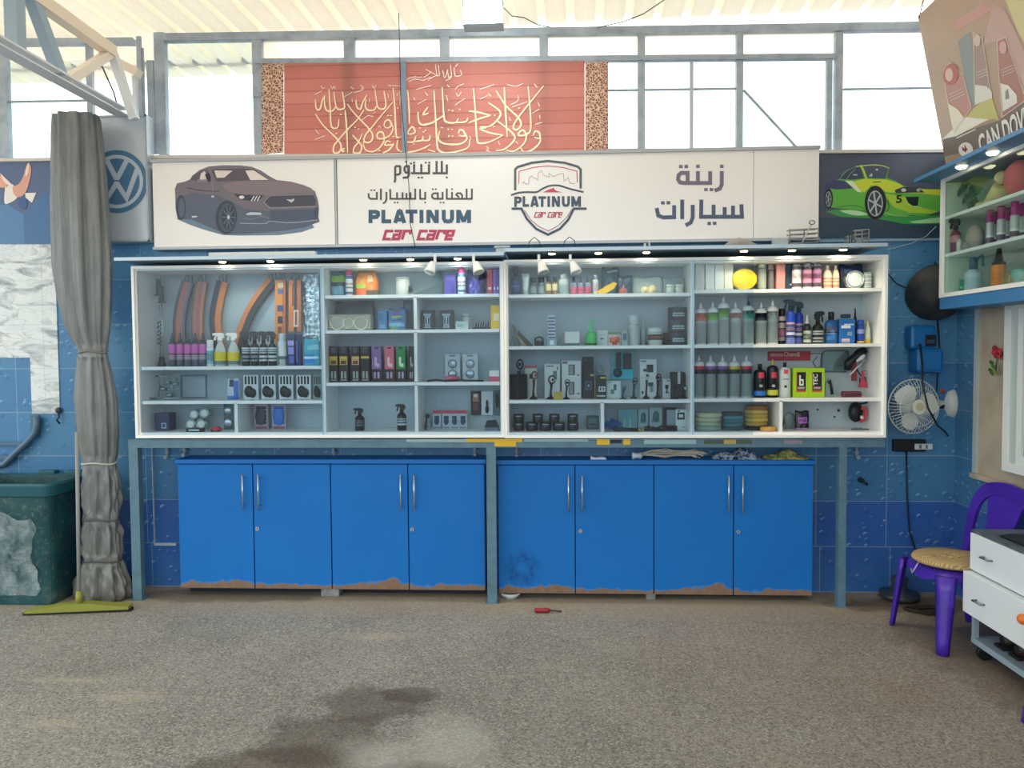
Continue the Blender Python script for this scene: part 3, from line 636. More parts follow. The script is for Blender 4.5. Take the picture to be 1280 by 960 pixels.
# ================================================================ display cabinets
WHT = M('#eef2f2', .4); BACK = M('#b0c2c9', .55); EDGE = M('#f4f7f6', .35)
ALU = M('#a9c0cc', .35, .4)
CGLASS = glassm('display_glass', '#eef5fa', .38)
YF = -.31                                            # front of the carcass
SHELF = {}
def zpx(y, x=600, Y=YF): return W(x, y, Y).z
def display(label, px0, px1, ytop, ybot, verts, shelves, dividers, panes):
    a = W(px0, ybot, YF); b = W(px1, ytop, YF); o = Vector(((a.x+b.x)/2, 0, a.z))
    t = thing('display_cabinet', label, 'display cabinet', o, 'white glazed display cabinets above the blue cupboards')
    X = lambda px: W(px, 440, YF).x-o.x
    Z = lambda py, px: W(px, py, YF).z-o.z
    H = b.z-a.z; x0, x1 = a.x-o.x, b.x-o.x; th = .022
    MB().box((x0, -.018, 0), (x1, -.002, H), BACK).build('back_panel', t)
    for nm, xa, xb in (('side_panel', x0, x0+th), ('side_panel', x1-th, x1)):
        MB().box((xa, YF, 0), (xb, -.018, H), WHT).build(nm, t)
    MB().box((x0+th, YF, 0), (x1-th, -.018, th), WHT).build('bottom_panel', t); MB().box((x0+th, YF, H-th), (x1-th, -.018, H), WHT).build('top_panel', t)
    for px in verts: MB().box((X(px)-.011, YF, th), (X(px)+.011, -.018, H-th), WHT).build('partition', t)
    for key, xa, xb, y in shelves:
        z = Z(y, (xa+xb)/2); MB().box((X(xa), YF+.004, z-.02), (X(xb), -.018, z), WHT).build('shelf', t); SHELF[key] = z+o.z
    for px, ya, yb in dividers:
        MB().box((X(px)-.01, YF+.004, Z(yb, px)), (X(px)+.01, -.018, Z(ya, px)), WHT).build('divider', t)
    mb = MB(); Y2 = YF-.006
    mb.box((x0-.004, YF-.018, -.012), (x1+.004, YF, .006), EDGE).box((x0-.004, YF-.018, H-.012), (x1+.004, YF, H+.006), EDGE)
    mb.box((x0-.004, YF-.018, .006), (x0+.012, YF, H-.012), EDGE).box((x1-.012, YF-.018, .006), (x1+.004, YF, H-.012), EDGE); mb.build('front_frame', t)
    for i, (xa, xb) in enumerate(panes):
        y = YF-.006-.005*(i % 2)
        g = MB().box((X(xa), y-.003, .004), (X(xb), y, H-.01), CGLASS).build('glass_pane', t)
        kx = X(xb)-.03 if i % 2 == 0 else X(xa)+.03
    SHELF['top'+str(px0)] = b.z-th
    return t, o
cabL, oL = display('left glazed display cabinet with orange wiper packs and black boxes inside', 172, 628.5, 328, 545, (404,),
    [('LA', 176, 402, 458), ('LB', 176, 402, 501), ('M1', 407, 624, 368), ('M2', 407, 624, 412), ('M3', 407, 624, 478)],
    [(293, 504, 541), (519.5, 371, 411), (519.5, 415, 477), (519.5, 481, 541)], [(176, 404), (402, 626)])
SHELF['LC'] = zpx(541); SHELF['M4'] = zpx(541)
cabR, oR = display('right glazed display cabinet with phone holders and grey polish bottles inside', 632, 1108, 320, 545, (865.5,),
    [('R1', 636, 863, 367), ('R2', 636, 863, 432), ('R3', 636, 863, 500), ('S1', 868, 1104, 361), ('S2', 868, 1104, 430), ('S3', 868, 1104, 498)],
    [(753, 503, 541), (977, 501, 541)], [(636, 867), (865, 941)])
SHELF['R4'] = SHELF['S4'] = zpx(541)
# pull of the sliding pane
# canopy with the small warm lamps
CAN = M('#6f8ba2', .5); zc = W(600, 326.5, YF).z+.02
a = W(143, 322, -.45); b = W(1109, 322, -.45); t = thing('canopy_board', 'long thin blue-grey canopy board holding small lamps on top of both cabinets', 'canopy', ((a.x+b.x)/2, 0, zc))
hw = (b.x-a.x)/2
mb = MB()
for x0_, x1_, dz in ((-hw, W(630, 322, -.45).x-(a.x+b.x)/2, .0), (W(631, 322, -.45).x-(a.x+b.x)/2, hw, .022)):
    mb.box((x0_, -.45, dz), (x1_, -.0, dz+.012), CAN).box((x0_, -.457, dz-.004), (x1_, -.45, dz+.016), M('#b9cddd', .35, .2))
mb.build('board', t)
GLOW = M('#ffe9a8', .4, 0, .4, 14.); GLOWW = M('#fffdf2', .4, 0, .4, 16.)
for i, (px, py, wh) in enumerate(((278, 326, 0), (338, 327, 1), (454, 325.5, 0), (513, 325.5, 0), (572, 326, 1), (690, 323, 0), (748, 323.5, 0), (808, 322.5, 0), (930, 321.5, 0), (990, 320.5, 0), (1054, 319.5, 0))):
    x = W(px, py, -.385).x-(a.x+b.x)/2; dz = 0 if px < 630 else .022
    mb = MB().cyl((x, -.385, dz-.012), (x, -.385, dz), .026, .022, M('#d8d5c8', .3, .6), 16); mb.cyl((x, -.385, dz-.0165), (x, -.385, dz-.0121), .019, .021, GLOWW if wh else GLOW, 16); mb.build('lamp', t)
    ld = bpy.data.lights.new('canopy_lamp', 'SPOT'); ld.energy = 5.; ld.color = (1, .82, .55) if not wh else (1, .96, .88); ld.spot_size = 2.3; ld.spot_blend = .8; ld.shadow_soft_size = .02
    lo = bpy.data.objects.new('canopy_lamp', ld); COL.objects.link(lo); lo.parent = t; lo.location = (x, -.385, dz-.022); lo.rotation_euler = (.35, 0, 0)
# clip-on spot heads
for px, py, dx, tx in ((545, 331, -5, 'leftmost of four'), (590, 331, 6, 'second from left of four'), (672, 330, 5, 'third from left of four'), (711, 330, 6, 'rightmost of four')):
    p = W(px+dx*.3, 319, -.46); t = thing('spot_light', 'small white swivel spot hanging from the canopy edge, '+tx, 'spot light', p, 'white swivel spots on the canopy')
    mb = MB().box((-.008, 0.002, -.05), (.008, .012, .005), M('#e9eeee', .4)).tube([(0, .006, -.045), (dx*.002, -.01, -.06)], .006, M('#e9eeee', .4)); mb.build('bracket', t)
    q = Vector((dx*.004, -.02, -.075)); d = Vector((dx*.05, -.28, -.9)).normalized()
    mb = MB().tube([q-d*.035, q-d*.02, q+d*.03, q+d*.035], [.015, .022, .034, .036], M('#eef1f0', .35), 16); mb.build('head', t)
    MB().tube([q+d*.0355, q+d*.038], [.03, .031], M('#c9d4d6', .2, .6), 16).build('lens', t)
# ---------------------------------------------------------------- steel stand
BLU = worn('blue_grey_paint', '#5d7f93', '#50707f', 14, .45, .1)
a = W(160, 560, -.30); b = W(1106, 548, -.30); zs = zpx(547.5, 600, -.30); zb_ = zpx(559.5, 600, -.30)
t = thing('steel_stand', 'blue-grey steel stand carrying both display cabinets on three legs', 'stand', (0, -.3, 0))
MB().box((W(160, 555, -.3).x, 0, zb_), (W(1106, 555, -.3).x, .03, zs-.006), BLU).build('front_rail', t)
MB().box((W(160, 555, -.3).x, .25, zb_), (W(1106, 555, -.3).x, .28, zs-.006), BLU).build('back_rail', t)
for px in (190, 400, 614, 830, 1052): x = W(px, 555, -.3).x; MB().box((x-.02, .031, zb_), (x+.02, .249, zs-.006), BLU).build('cross_rail', t)
for px, w in ((169, 12), (614.5, 12), (1053, 9)):
    x = W(px, 650, -.3).x; h = w*pxm(-.3)/2
    MB().box((x-h, -.002, .006), (x+h, .05, zb_), BLU).build('leg', t)
    MB().box((x-h-.012, -.012, 0), (x+h+.012, .06, .006), BLU).build('foot_plate', t)
PS2 = Plane((0, -.302, 0), (0, -1, 0), (0, -.3, 0))
mb = MB(); YEL = M('#d9b429', .5)
for r in ((583, 548.5, 653, 552.5, YEL), (618, 552.5, 645, 558, YEL), (508, 549, 583, 552.5, M('#9fb6bb', .5)), (655, 549, 735, 552, M('#93b4bf', .5)), (746, 549, 762, 556, YEL), (779, 549, 788, 556, YEL), (805, 549.5, 870, 555, M('#8fb4bb', .5)), (763, 550, 777, 554, M('#27363f', .5)), (880, 550, 940, 555, M('#4a5a48', .5)), (905, 549.5, 920, 555, M('#b59a58', .5)), (980, 550, 1003, 555, M('#8a8490', .5))):
    mb = MB(); rect(mb, PS2, *r[:4], r[4], .001); mb.build('sticker_strip', t)
tag(MB().box((W(262, 317, -.2).x, -.22, W(300, 320.5, -.22).z), (W(395, 317, -.2).x, -.17, W(300, 315, -.22).z), M('#dfe6e6', .4), .006).build('lamp_batten'), 'white lamp batten lying on the canopy under the car picture', 'lamp')
# ---------------------------------------------------------------- blue cupboards
def blue_mat(smudge=None):
    t = NT('blue_painted_board'); v = t.obj(); c = t.mix(t.noise(v, 2.2, 3), '#1472c2', '#1166b6')
    s = t.n('SeparateXYZ'); t.put(s, 0, v)
    nz = t.math('ADD', t.math('MULTIPLY_ADD', t.noise(v, 4.0, 5, .6), .19, -.062), t.math('MULTIPLY', t.noise(v, 26, 3, .6), .02))
    e_ = t.math('SUBTRACT', nz, t.math('ADD', s.outputs[2], .012))
    f_ = t.n('MapRange', i_0=e_, i_1=-.004, i_2=.002, i_3=0., i_4=1.).outputs[0]
    if smudge:
        dx = t.math('SUBTRACT', s.outputs[0], smudge[0]); dz = t.math('SUBTRACT', s.outputs[2], smudge[1]); rr_ = t.math('ADD', t.math('SQRT', t.math('ADD', t.math('MULTIPLY', dx, dx), t.math('MULTIPLY', dz, dz))), t.math('MULTIPLY', t.math('SUBTRACT', t.noise(v, 14, 5, .7), .5), .16))
        rg = t.n('MapRange', i_0=t.math('ABSOLUTE', t.math('SUBTRACT', rr_, .07)), i_1=.0, i_2=.06, i_3=.9, i_4=0.).outputs[0]
        c = t.mix(t.math('MULTIPLY', rg, t.n('MapRange', i_0=t.noise(v, 30, 5, .7), i_1=.35, i_2=.62, i_3=.1, i_4=1.).outputs[0]), c, '#0a4080')
    bare = t.mix(t.noise(v, 30, 4), '#8f735a', '#6d5a50')
    rim = t.math('MULTIPLY', t.n('MapRange', i_0=e_, i_1=-.012, i_2=-.003, i_3=0., i_4=.6).outputs[0], 1.)
    c = t.mix(rim, c, '#5b86b4'); t.put(t.b, 'Base Color', t.mix(f_, c, bare))
    t.b.inputs['Roughness'].default_value = .5; t.b.inputs['Specular IOR Level'].default_value = .22; return t.m
BLUE = blue_mat(); BLUEP = M('#126abc', .45, 0, .3); BLUED = M('#0a3f86', .6); CHR = M('#b9c4cc', .25, .8)
YC = -.21
def cupboard(label, px0, px1, edges, ytop, ybot, handles, locks):
    z0 = W(600, ybot, YC).z; z1 = W(600, ytop, YC).z; a = W(px0, 650, YC).x; b = W(px1, 650, YC).x
    t = thing('cupboard', label, 'cupboard', ((a+b)/2, YC, z0), 'blue cupboards under the display cabinets'); c = (a+b)/2
    H = z1-z0; x0, x1 = a-c, b-c
    MB().box((x0, .02, 0), (x1, .2, H-.03), BLUED).build('carcass', t)
    MB().box((x0+.02, .11, -z0+.001), (x1-.02, .19, 0), M('#10203c', .7)).build('gap_shade_board', t)  # added navy board, its dark colour stands for the shade in the gap underneath
    MB().box((x0-.006, -.012, H-.028), (x1+.006, .2, H), BLUEP, .003).build('top_board', t)
    zd1 = H-.034
    for i in range(4):
        xa, xb = W(edges[i], 650, YC).x-c, W(edges[i+1], 650, YC).x-c
        d = MB().box((xa+.0035, 0, .0), (xb-.0035, .018, zd1), BLUE, .0015).build('door', t); d.location = (0, 0, 0)
        hx = W(handles[i], 600, YC).x-c; z_a = W(600, 590+(ytop-572), YC).z-z0; z_b = W(600, 636+(ytop-572), YC).z-z0
        mb = MB().cyl((hx, -.028, z_b), (hx, -.028, z_a), .0055, None, CHR, 10)
        for z in (z_b+.03, z_a-.03): mb.cyl((hx, -.028, z), (hx, .0, z), .004, None, CHR, 8)
        mb.build('handle', d)
        if locks[i]:
            lx = W(locks[i], 660, YC).x-c; lz = W(600, 660+(ytop-572), YC).z-z0
            MB().cyl((lx, -.006, lz), (lx, .001, lz), .013, None, CHR, 14).box((lx-.002, -.0075, lz-.006), (lx+.002, -.006, lz+.006), M('#333c44')).build('lock', d)
    return t
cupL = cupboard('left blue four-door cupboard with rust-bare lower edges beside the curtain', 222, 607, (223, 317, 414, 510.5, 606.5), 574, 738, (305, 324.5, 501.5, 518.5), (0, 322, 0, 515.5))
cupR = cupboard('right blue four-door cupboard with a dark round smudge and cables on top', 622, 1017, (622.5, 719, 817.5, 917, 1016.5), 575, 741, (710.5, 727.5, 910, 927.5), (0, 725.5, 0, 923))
p = W(653, 710, YC)-cupR.location; SMU = blue_mat((p.x, p.z))
d_ = [c for c in cupR.children if c.name.startswith('door')][0]; d_.data.materials[0] = SMU
CONC = worn('grey_concrete', '#8a8f90', '#66706f', 20, .9, 0, .4)
for i, (x0, x1, y0, tx) in enumerate(((401, 424, 752, 'grey concrete block under the left blue cupboard'), (808, 820, 754, 'grey concrete block under the right blue cupboard'))):
    a, b = W(x0, y0, -.2), W(x1, y0, -.2); zt = cupL.location.z if i == 0 else cupR.location.z
    tag(MB().box((a.x, -.195, 0), (b.x, -.105, zt-.001), CONC, .006).build('concrete_block'), tx, 'block')
for x0, x1, tx in ((262, 280, 'rear'), (1000, 1012, 'rear'), (480, 500, 'rear')):
    pass
a = W(638, 752, -.21); t = thing('bowl', 'upturned white bowl wedged under the right blue cupboard beside the stand leg', 'bowl', (a.x, -.10, 0))
MB().lathe([(.035, .0), (.04, .005), (.06, .021), (.066, .038), (.062, .038), (.05, .016), (.0, .007)], M('#c8d2d2', .4), n=20).build('bowl_body', t); t.location.y = -.178
# things lying on the right cupboard
zt = W(600, 575, YC).z
def onC(px, Y=-.13): return Vector((W(px, 575, Y).x, Y, zt))
t = thing('cable_bundle', 'bundle of white cables lying on the right blue cupboard', 'cable', onC(835))
rr = random.Random(6)
for k in range(14):
    z1 = .008+.052*rr.random(); z2 = .006+.05*rr.random(); y0 = -.05+.1*rr.random(); x1 = .12+.1*rr.random()
    pts = [(-.19, -.02+.003*k, .02+.001*k), (-.11, y0*.6, .012+z1*.7), (-.02, y0, z1+.006*math.sin(k)), (.07, y0*.7+.01, (z1+z2)/2), (x1, y0*.5, z2), (x1+.03, y0*.3-.02, max(.005, z2-.012))]
    c_ = [tuple(q) for q in pts]; MB().tube([(a, b_, max(.004, c__)) for a, b_, c__ in c_], .0028, M('#d6d0be', .5), 6).build('cable', t)
t = thing('plug_lamp', 'white plug head at the left end of the cable bundle', 'plug', onC(795, -.17))
MB().tube([(-.025, 0, .022), (-.02, 0, .022), (.005, 0, .022), (.03, 0, .022), (.04, 0, .022)], [.022, .024, .017, .021, .01], M('#bcd0da', .35), 14).build('plug_body', t)
t = thing('paper_slip', 'small white folded slip on the right blue cupboard left of the cables', 'paper', onC(748, -.16))
MB().prism([(-.05, 0), (.05, 0), (.045, .012), (.02, .016), (-.02, .011), (-.05, .02)], -.03, .03, M('#c5d0e6', .6)).build('slip', t)
def cloth_lump(name, label, px, w, h, dp, cols, seed, Y=-.13):
    o = onC(px, Y); rr = random.Random(seed); NX, NY = 26, 12
    t_ = NT('crumpled_'+name); v = t_.obj(); f_ = t_.noise(v, 24, 3, .6); t_.put(t_.b, 'Base Color', t_.ramp(f_, (.42, cols[0]), (.5, cols[1]), (.62, cols[2]))); t_.b.inputs['Roughness'].default_value = .9
    ph = [rr.random()*6 for _ in range(8)]; vs = []
    for j in range(NY+1):
        for i in range(NX+1):
            u, v_ = i/NX, j/NY; ee = math.sin(math.pi*u)**.6*math.sin(math.pi*v_)**.6
            z = h*ee*(.55+.2*math.sin(u*9+ph[0])+.16*math.sin(u*17+v_*7+ph[1])+.12*math.sin(v_*13+u*5+ph[2]))
            vs.append(((u-.5)*w+.01*math.sin(v_*9+ph[3]), (v_-.5)*dp+.008*math.sin(u*14+ph[4]), max(.002, z)))
    k = len(vs); vs2 = [(x, y, .0005) for x, y, z in vs]; q = lambda i, j: j*(NX+1)+i
    fs = [(q(i, j), q(i+1, j), q(i+1, j+1), q(i, j+1)) for j in range(NY) for i in range(NX)]
    bd = [q(i, 0) for i in range(NX+1)]+[q(NX, j) for j in range(1, NY+1)]+[q(i, NY) for i in range(NX-1, -1, -1)]+[q(0, j) for j in range(NY-1, 0, -1)]
    mb = MB(); mb.add(vs, fs, t_.m, True); mb.add([vs[i] for i in bd]+[vs2[i] for i in bd], [(i, (i+1) % len(bd), (i+1) % len(bd)+len(bd), i+len(bd)) for i in range(len(bd))], t_.m)
    mb.add([vs2[i] for i in bd], [list(range(len(bd)))[::-1]], t_.m)
    return tag(mb.build(name, None, o), label, 'cloth')
cloth_lump('rag', 'crumpled dark blue and pale patterned rag on the right blue cupboard', 921, .30, .085, .14, ('#182448', '#9fb6c4', '#26345c'), 4)
cloth_lump('towel', 'folded olive green patterned towel at the right end of the cupboard top', 982, .27, .065, .13, ('#6d7a45', '#b7ab6a', '#55683f'), 9)
# ---------------------------------------------------------------- wall fittings between cupboard and rail
for px, py, tx in ((209, 566, 'first grey pipe stub under the left cabinet'), (231, 563, 'second grey pipe stub under the left cabinet'), (417, 566, 'grey pipe clip above the left blue cupboard'), (594, 564, 'grey pipe elbow above the left cupboard beside the stand leg'), (646, 565, 'grey pipe clip above the right cupboard beside the stand leg'), (1071, 566, 'grey metal strap on tiles under the right cabinet')):
    p = W(px, py, -.02); mb = MB().cyl((0, 0, -.03), (0, 0, .05), .011, None, M('#8fa6b4', .4), 10).cyl((0, 0, -.028), (0, -.03, -.028), .010, .012, M('#8fa6b4', .4), 10)
    mb.box((-.018, .0, -.005), (.018, .02, .008), M('#7c94a4', .4)); tag(mb.build('pipe_stub', None, p), tx, 'pipe')
p = W(1076, 600, -.012); t = thing('wall_tap', 'small dark tap stub on the tiles right of the blue cupboards', 'tap', p)
MB().cyl((0, .012, 0), (0, -.03, 0), .018, .014, M('#20303c', .4), 12).cyl((0, -.025, 0), (.03, -.035, -.025), .009, None, M('#20303c', .4), 10).build('tap_body', t)
mb = MB(); a = W(190, 560, -.02); b = W(192.5, 682, -.02); c = W(220, 679, -.02)
mb.box((a.x, -.02, b.z), (b.x, 0, a.z), M('#a8bcc8', .4)).box((a.x, -.02, b.z), (c.x, 0, c.z), M('#a8bcc8', .4)); trim(mb)

# ================================================================ left side: emblem panel, poster, curtain, bin, squeegee
YV = -.09
a = W(118, 303, YV); b = W(189, 143, YV); b.x = sgl.x-.012; t = thing('emblem_panel', 'grey box panel with round blue and white car emblem behind the curtain', 'sign', ((a.x+b.x)/2, YV, a.z))
o0 = Vector(((a.x+b.x)/2, YV, a.z)); PV = Plane((0, YV, 0), (0, -1, 0), o0); hw = (b.x-a.x)/2; H = b.z-a.z
PANG = M('#b9c3cf', .25, .1, .7)
MB().box((-hw, 0, 0), (hw, .085, H), PANG).build('panel', t)
mb = MB(); fr = M('#9aa6b2', .35, .3)
mb.box((hw-.012, -.006, 0), (hw, 0, H), fr).box((-hw, -.006, H-.012), (hw, 0, H), fr).box((-hw, -.006, 0), (hw, 0, .01), fr); mb.build('frame', t)
mb = MB(); EB = M('#4c7499', .4); EW = M('#b4c4d2', .35); cx, cy, R = 146, 227, 38.5
poly(mb, PV, ell(cx, cy, R, R+1, 40), EB, .002); poly(mb, PV, ell(cx, cy, 33, 33.5, 40), EW, .003); poly(mb, PV, ell(cx, cy, 28.5, 29, 40), EB, .004)
u = lambda *p: [(cx+x*29, cy-y*29.5) for x, y in p]
stroke(mb, PV, u((-.42, .88), (-.04, .17), (.04, .17), (.42, .88)), 6.2, EW, .005, ext=0)
stroke(mb, PV, u((-.88, .52), (-.42, -.70), (-.03, -.10), (.03, -.10), (.42, -.70), (.88, .52)), 6.2, EW, .006, ext=0)
mb.build('round_emblem', t)
# portrait poster, far left
YP = -.012; a = W(-40, 305, YP); b = W(66, 202, YP); o0 = Vector(((a.x+b.x)/2, YP, a.z)); PP = Plane((0, YP, 0), (0, -1, 0), o0)
t = thing('poster', 'dark blue poster of a suited figure with white collar at left edge', 'poster', o0)
MB().box((a.x-o0.x, 0, 0), (b.x-o0.x, .011, b.z-a.z), M('#56698e', .35)).build('board', t)
mb = MB(); G = lambda p: (p[0]/6.4, 180+p[1]/6.4)
def Q(pts, c, off, sm=True):
    pts = [G(p) for p in pts]; pts = cr(pts+[pts[0]], 4)[:-1] if sm else pts; poly(mb, PP, pts, M(c, .4), off)
Q([(-120, 480), (30, 470), (140, 540), (200, 560), (300, 440), (415, 330), (415, 800), (-120, 800)], '#4672a4', .001, False)
Q([(-60, 500), (60, 480), (130, 530), (190, 560), (200, 800), (-80, 800)], '#5583b2', .0018, False)
Q([(40, 350), (100, 320), (140, 420), (80, 470), (35, 470)], '#e9e6e0', .0026); Q([(200, 392), (290, 390), (255, 470), (205, 430)], '#ebe8e4', .0026, False)
Q([(100, 340), (150, 320), (185, 260), (205, 190), (225, 155), (240, 165), (250, 210), (235, 300), (200, 395), (150, 425), (110, 400)], '#dda595', .0034)
Q([(200, 240), (222, 155), (232, 165), (225, 230), (205, 260)], '#f6dcd0', .0042)
Q([(0, 250), (40, 290), (60, 340), (20, 350), (-30, 330), (-30, 260)], '#e2aa98', .0034); Q([(0, 230), (40, 270), (100, 330), (90, 340), (30, 300)], '#f3e0d6', .0042)
Q([(150, 440), (205, 430), (215, 500), (180, 520), (145, 500)], '#3d5f92', .0034)
mb.build('figure_print', t)
# ---- curtain
def curtain_mat():
    t = NT('dusty_plastic_sheet'); v = t.obj(); gv = t.n('VectorMath', operation='MULTIPLY', i_1=(9, 9, 1.5)); t.put(gv, 0, v)
    f_ = t.noise(gv.outputs[0], 2., 5, .6); s = t.n('SeparateXYZ'); t.put(s, 0, v)
    c = t.ramp(f_, (.3, '#5f6568'), (.6, '#7a7f80')); d = t.n('MapRange', i_0=s.outputs[2], i_1=.6, i_2=0., i_3=0., i_4=.5).outputs[0]
    t.put(t.b, 'Base Color', t.mix(d, c, '#5c5848')); t.b.inputs['Roughness'].default_value = .32; t.b.inputs['Specular IOR Level'].default_value = .55
    bp = t.n('Bump', i_Strength=.5, i_Distance=.02); gv2 = t.n('VectorMath', operation='MULTIPLY', i_1=(14, 14, 2)); t.put(gv2, 0, v); t.put(bp, 'Height', t.noise(gv2.outputs[0], 2.4, 4, .7)); t.put(t.b, 'Normal', bp)
    return t.m
CUR = curtain_mat(); YK = -.30
prof = [(143, 66, 119), (150, 66, 121), (175, 66, 124), (205, 66, 126), (250, 67, 130), (300, 69, 134), (340, 71, 136), (375, 76, 136), (405, 83, 135), (425, 91, 133), (437, 97, 131), (442, 97.5, 130.5), (448, 97, 132), (470, 95, 137), (500, 93, 142), (540, 96, 144), (565, 100, 143), (577, 103, 140.5), (582, 103, 141), (600, 102, 146), (630, 102, 147), (646, 104, 144.5), (652, 104, 144.5), (668, 102, 148), (690, 102, 149), (698, 104, 148), (703, 104, 148), (715, 99, 154), (728, 96, 158), (742, 95, 160), (752, 96, 157), (757, 100, 150)]
base = W(125, 757, YK); base.z = 0
t = thing('curtain', 'tall grey plastic curtain gathered and tied in a column at left', 'curtain', base)
mb = MB(); NJ = 72; vs = []; pr = []
for i in range(len(prof)-1):
    for k in range(4):
        q = k/4; pr.append(tuple(prof[i][j]*(1-q)+prof[i+1][j]*q for j in range(3)))
pr.append(prof[-1]); rr = random.Random(5)
for y, xl, xr in pr:
    a = W(xl, y, YK)-base; b = W(xr, y, YK)-base; cxx = (a.x+b.x)/2; hw = (b.x-a.x)/2; z = max(a.z, .003)
    amp = .05 if any(abs(y-k) < 8 for k in (440, 579, 649, 700)) else (.2 if y < 585 else .24)
    for j in range(NJ):
        q = 2*math.pi*j/NJ
        w_ = 1+amp*(.5*math.sin(9*q+y*.006)+.35*math.sin(17*q+1.3+y*.012)+.25*math.sin(5*q-y*.01))-amp*.5
        w_ += .05*math.sin(y*.16+7*q)*(1 if y > 585 else .12)+(.03*math.sin(y*.31-11*q) if y > 585 else 0)
        vs.append((cxx+hw*1.06*w_*math.cos(q), min(.29, .62*hw*w_*math.sin(q)+.02), z))
n = len(pr); fs = [(i*NJ+j, i*NJ+(j+1) % NJ, (i+1)*NJ+(j+1) % NJ, (i+1)*NJ+j) for i in range(n-1) for j in range(NJ)]
mb.add(vs, fs, CUR, True); mb.add(vs[:NJ], [list(range(NJ))], CUR); mb.add(vs[-NJ:], [list(range(NJ))], CUR); mb.build('sheet', t)
for y, xl, xr, c in ((440, 97, 131, '#7d7b74'), (579, 102, 141.5, '#b9bab2'), (649, 103.5, 145, '#55585a'), (700, 103.5, 148.5, '#4c4f50')):
    a = W(xl, y, YK)-base; b = W(xr, y, YK)-base; hw = (b.x-a.x)/2*1.03
    MB().tube([((a.x+b.x)/2+hw*math.cos(q), .02+.66*hw*math.sin(q), a.z+.006*math.sin(3*q)) for q in [6.283*i/24 for i in range(24)]], .006, M(c, .7), 6, closed=True).build('tie', t)
p = W(141, 752, -.2); tag(MB().lathe([(.0, 0), (.10, 0), (.115, .03), (.12, .07), (.09, .09), (.06, .06), (.06, .03)], M('#23282b', .7), n=24, sy=.6).build('tyre', None, (W(146, 740, -.1).x, -.085, 0)), 'black rubber ring lying behind the foot of the curtain', 'rubber ring')
# ---- wheelie bin
def bin_mat():
    t = NT('dirty_green_plastic'); v = t.obj(); f1 = t.noise(v, 5, 6, .7); f2 = t.noise(v, 34, 5, .75)
    c = t.ramp(f1, (.40, '#163f48'), (.58, '#244f54'), (.74, '#5f6c66')); c = t.mix(t.math('MULTIPLY', t.n('MapRange', i_0=f2, i_1=.56, i_2=.72, i_3=0., i_4=1.).outputs[0], .5), c, '#8f8a78')
    t.put(t.b, 'Base Color', c); t.b.inputs['Roughness'].default_value = .45; t.b.inputs['Specular IOR Level'].default_value = .3; return t.m
BIN = bin_mat(); x1 = -3.15; t = thing('trash_bin', 'large dirty green plastic waste bin at the left edge beside the curtain', 'bin', (-3.47, -.27, 0))
o0 = t.location
def ring(z, x0, x1, y0, y1, r=.05):
    out = []
    for cx_, cy_, q0 in ((x1-r, y1-r, 0), (x0+r, y1-r, 90), (x0+r, y0+r, 180), (x1-r, y0+r, 270)):
        for k in range(5): q = math.radians(q0+k*22.5); out.append((cx_+r*math.cos(q), cy_+r*math.sin(q), z))
    return out
lv = [ring(.0, -.26, .28, -.145, .14), ring(.04, -.27, .285, -.15, .145), ring(.70, -.315, .315, -.195, .20), ring(.71, -.335, .335, -.215, .215), ring(.775, -.345, .345, -.225, .222), ring(.79, -.335, .335, -.215, .215), ring(.785, -.30, .30, -.18, .18), ring(.15, -.25, .25, -.12, .12)]
mb = MB(); k = 20
for L in lv: mb.v += L
BR = M('#1f5560', .4); a_, b_ = mb.mi(BIN), mb.mi(BR)
for i in range(len(lv)-1):
    for j in range(k): mb.f.append([i*k+j, i*k+(j+1) % k, (i+1)*k+(j+1) % k, (i+1)*k+j]); mb.fm.append(b_ if 2 <= i <= 5 else a_); mb.sm.append(False)
mb.f += [list(range(k))[::-1], [7*k+j for j in range(k)]]; mb.fm += [a_, a_]; mb.sm += [False, False]
mb.build('bin_body', t)
for x in (.03, .22): MB().box((x-.06, .20, .775), (x+.06, .255, .81), BR, .008).build('hinge', t)
MB().cyl((.18, -.1, .045), (.235, -.1, .045), .045, None, M('#15191c'), 16).build('wheel', t) if False else None
mb = MB(); vs = []; NX, NZ = 18, 22; rr = random.Random(11)
for j in range(NZ+1):
    for i in range(NX+1):
        u, v_ = i/NX, j/NZ; x = -.30+u*(.50+.022*math.sin(v_*9)+.012*math.sin(v_*23)); z = .07+v_*(.55-.06*u*u+.02*math.sin(u*13))
        y0 = -.15-.045*(z-.04)/.66
        vs.append((x, y0-.007-.012*abs(math.sin(u*8+v_*5+math.sin(v_*9)))-.008*abs(math.sin(u*15-v_*11)), z))
q = lambda i, j: j*(NX+1)+i
t_ = NT('clear_plastic_bag'); t_.b.inputs['Base Color'].default_value = (*rgb('#a9bcc0'), 1); t_.b.inputs['Roughness'].default_value = .2; v_ = t_.obj(); t_.put(t_.b, 'Alpha', t_.n('MapRange', i_0=t_.noise(v_, 9, 6, .7), i_1=.34, i_2=.66, i_3=.06, i_4=.62).outputs[0]); bp_ = t_.n('Bump', i_Strength=.9, i_Distance=.02); t_.put(bp_, 'Height', t_.noise(v_, 14, 5, .7)); t_.put(t_.b, 'Normal', bp_)
mb.add(vs, [(q(i, j), q(i+1, j), q(i+1, j+1), q(i, j+1)) for j in range(NZ) for i in range(NX)], t_.m, True)
MBG = mb.build('plastic_bag', None, o0); tag(MBG, 'crumpled clear plastic bag clinging to the front of the green bin', 'bag')
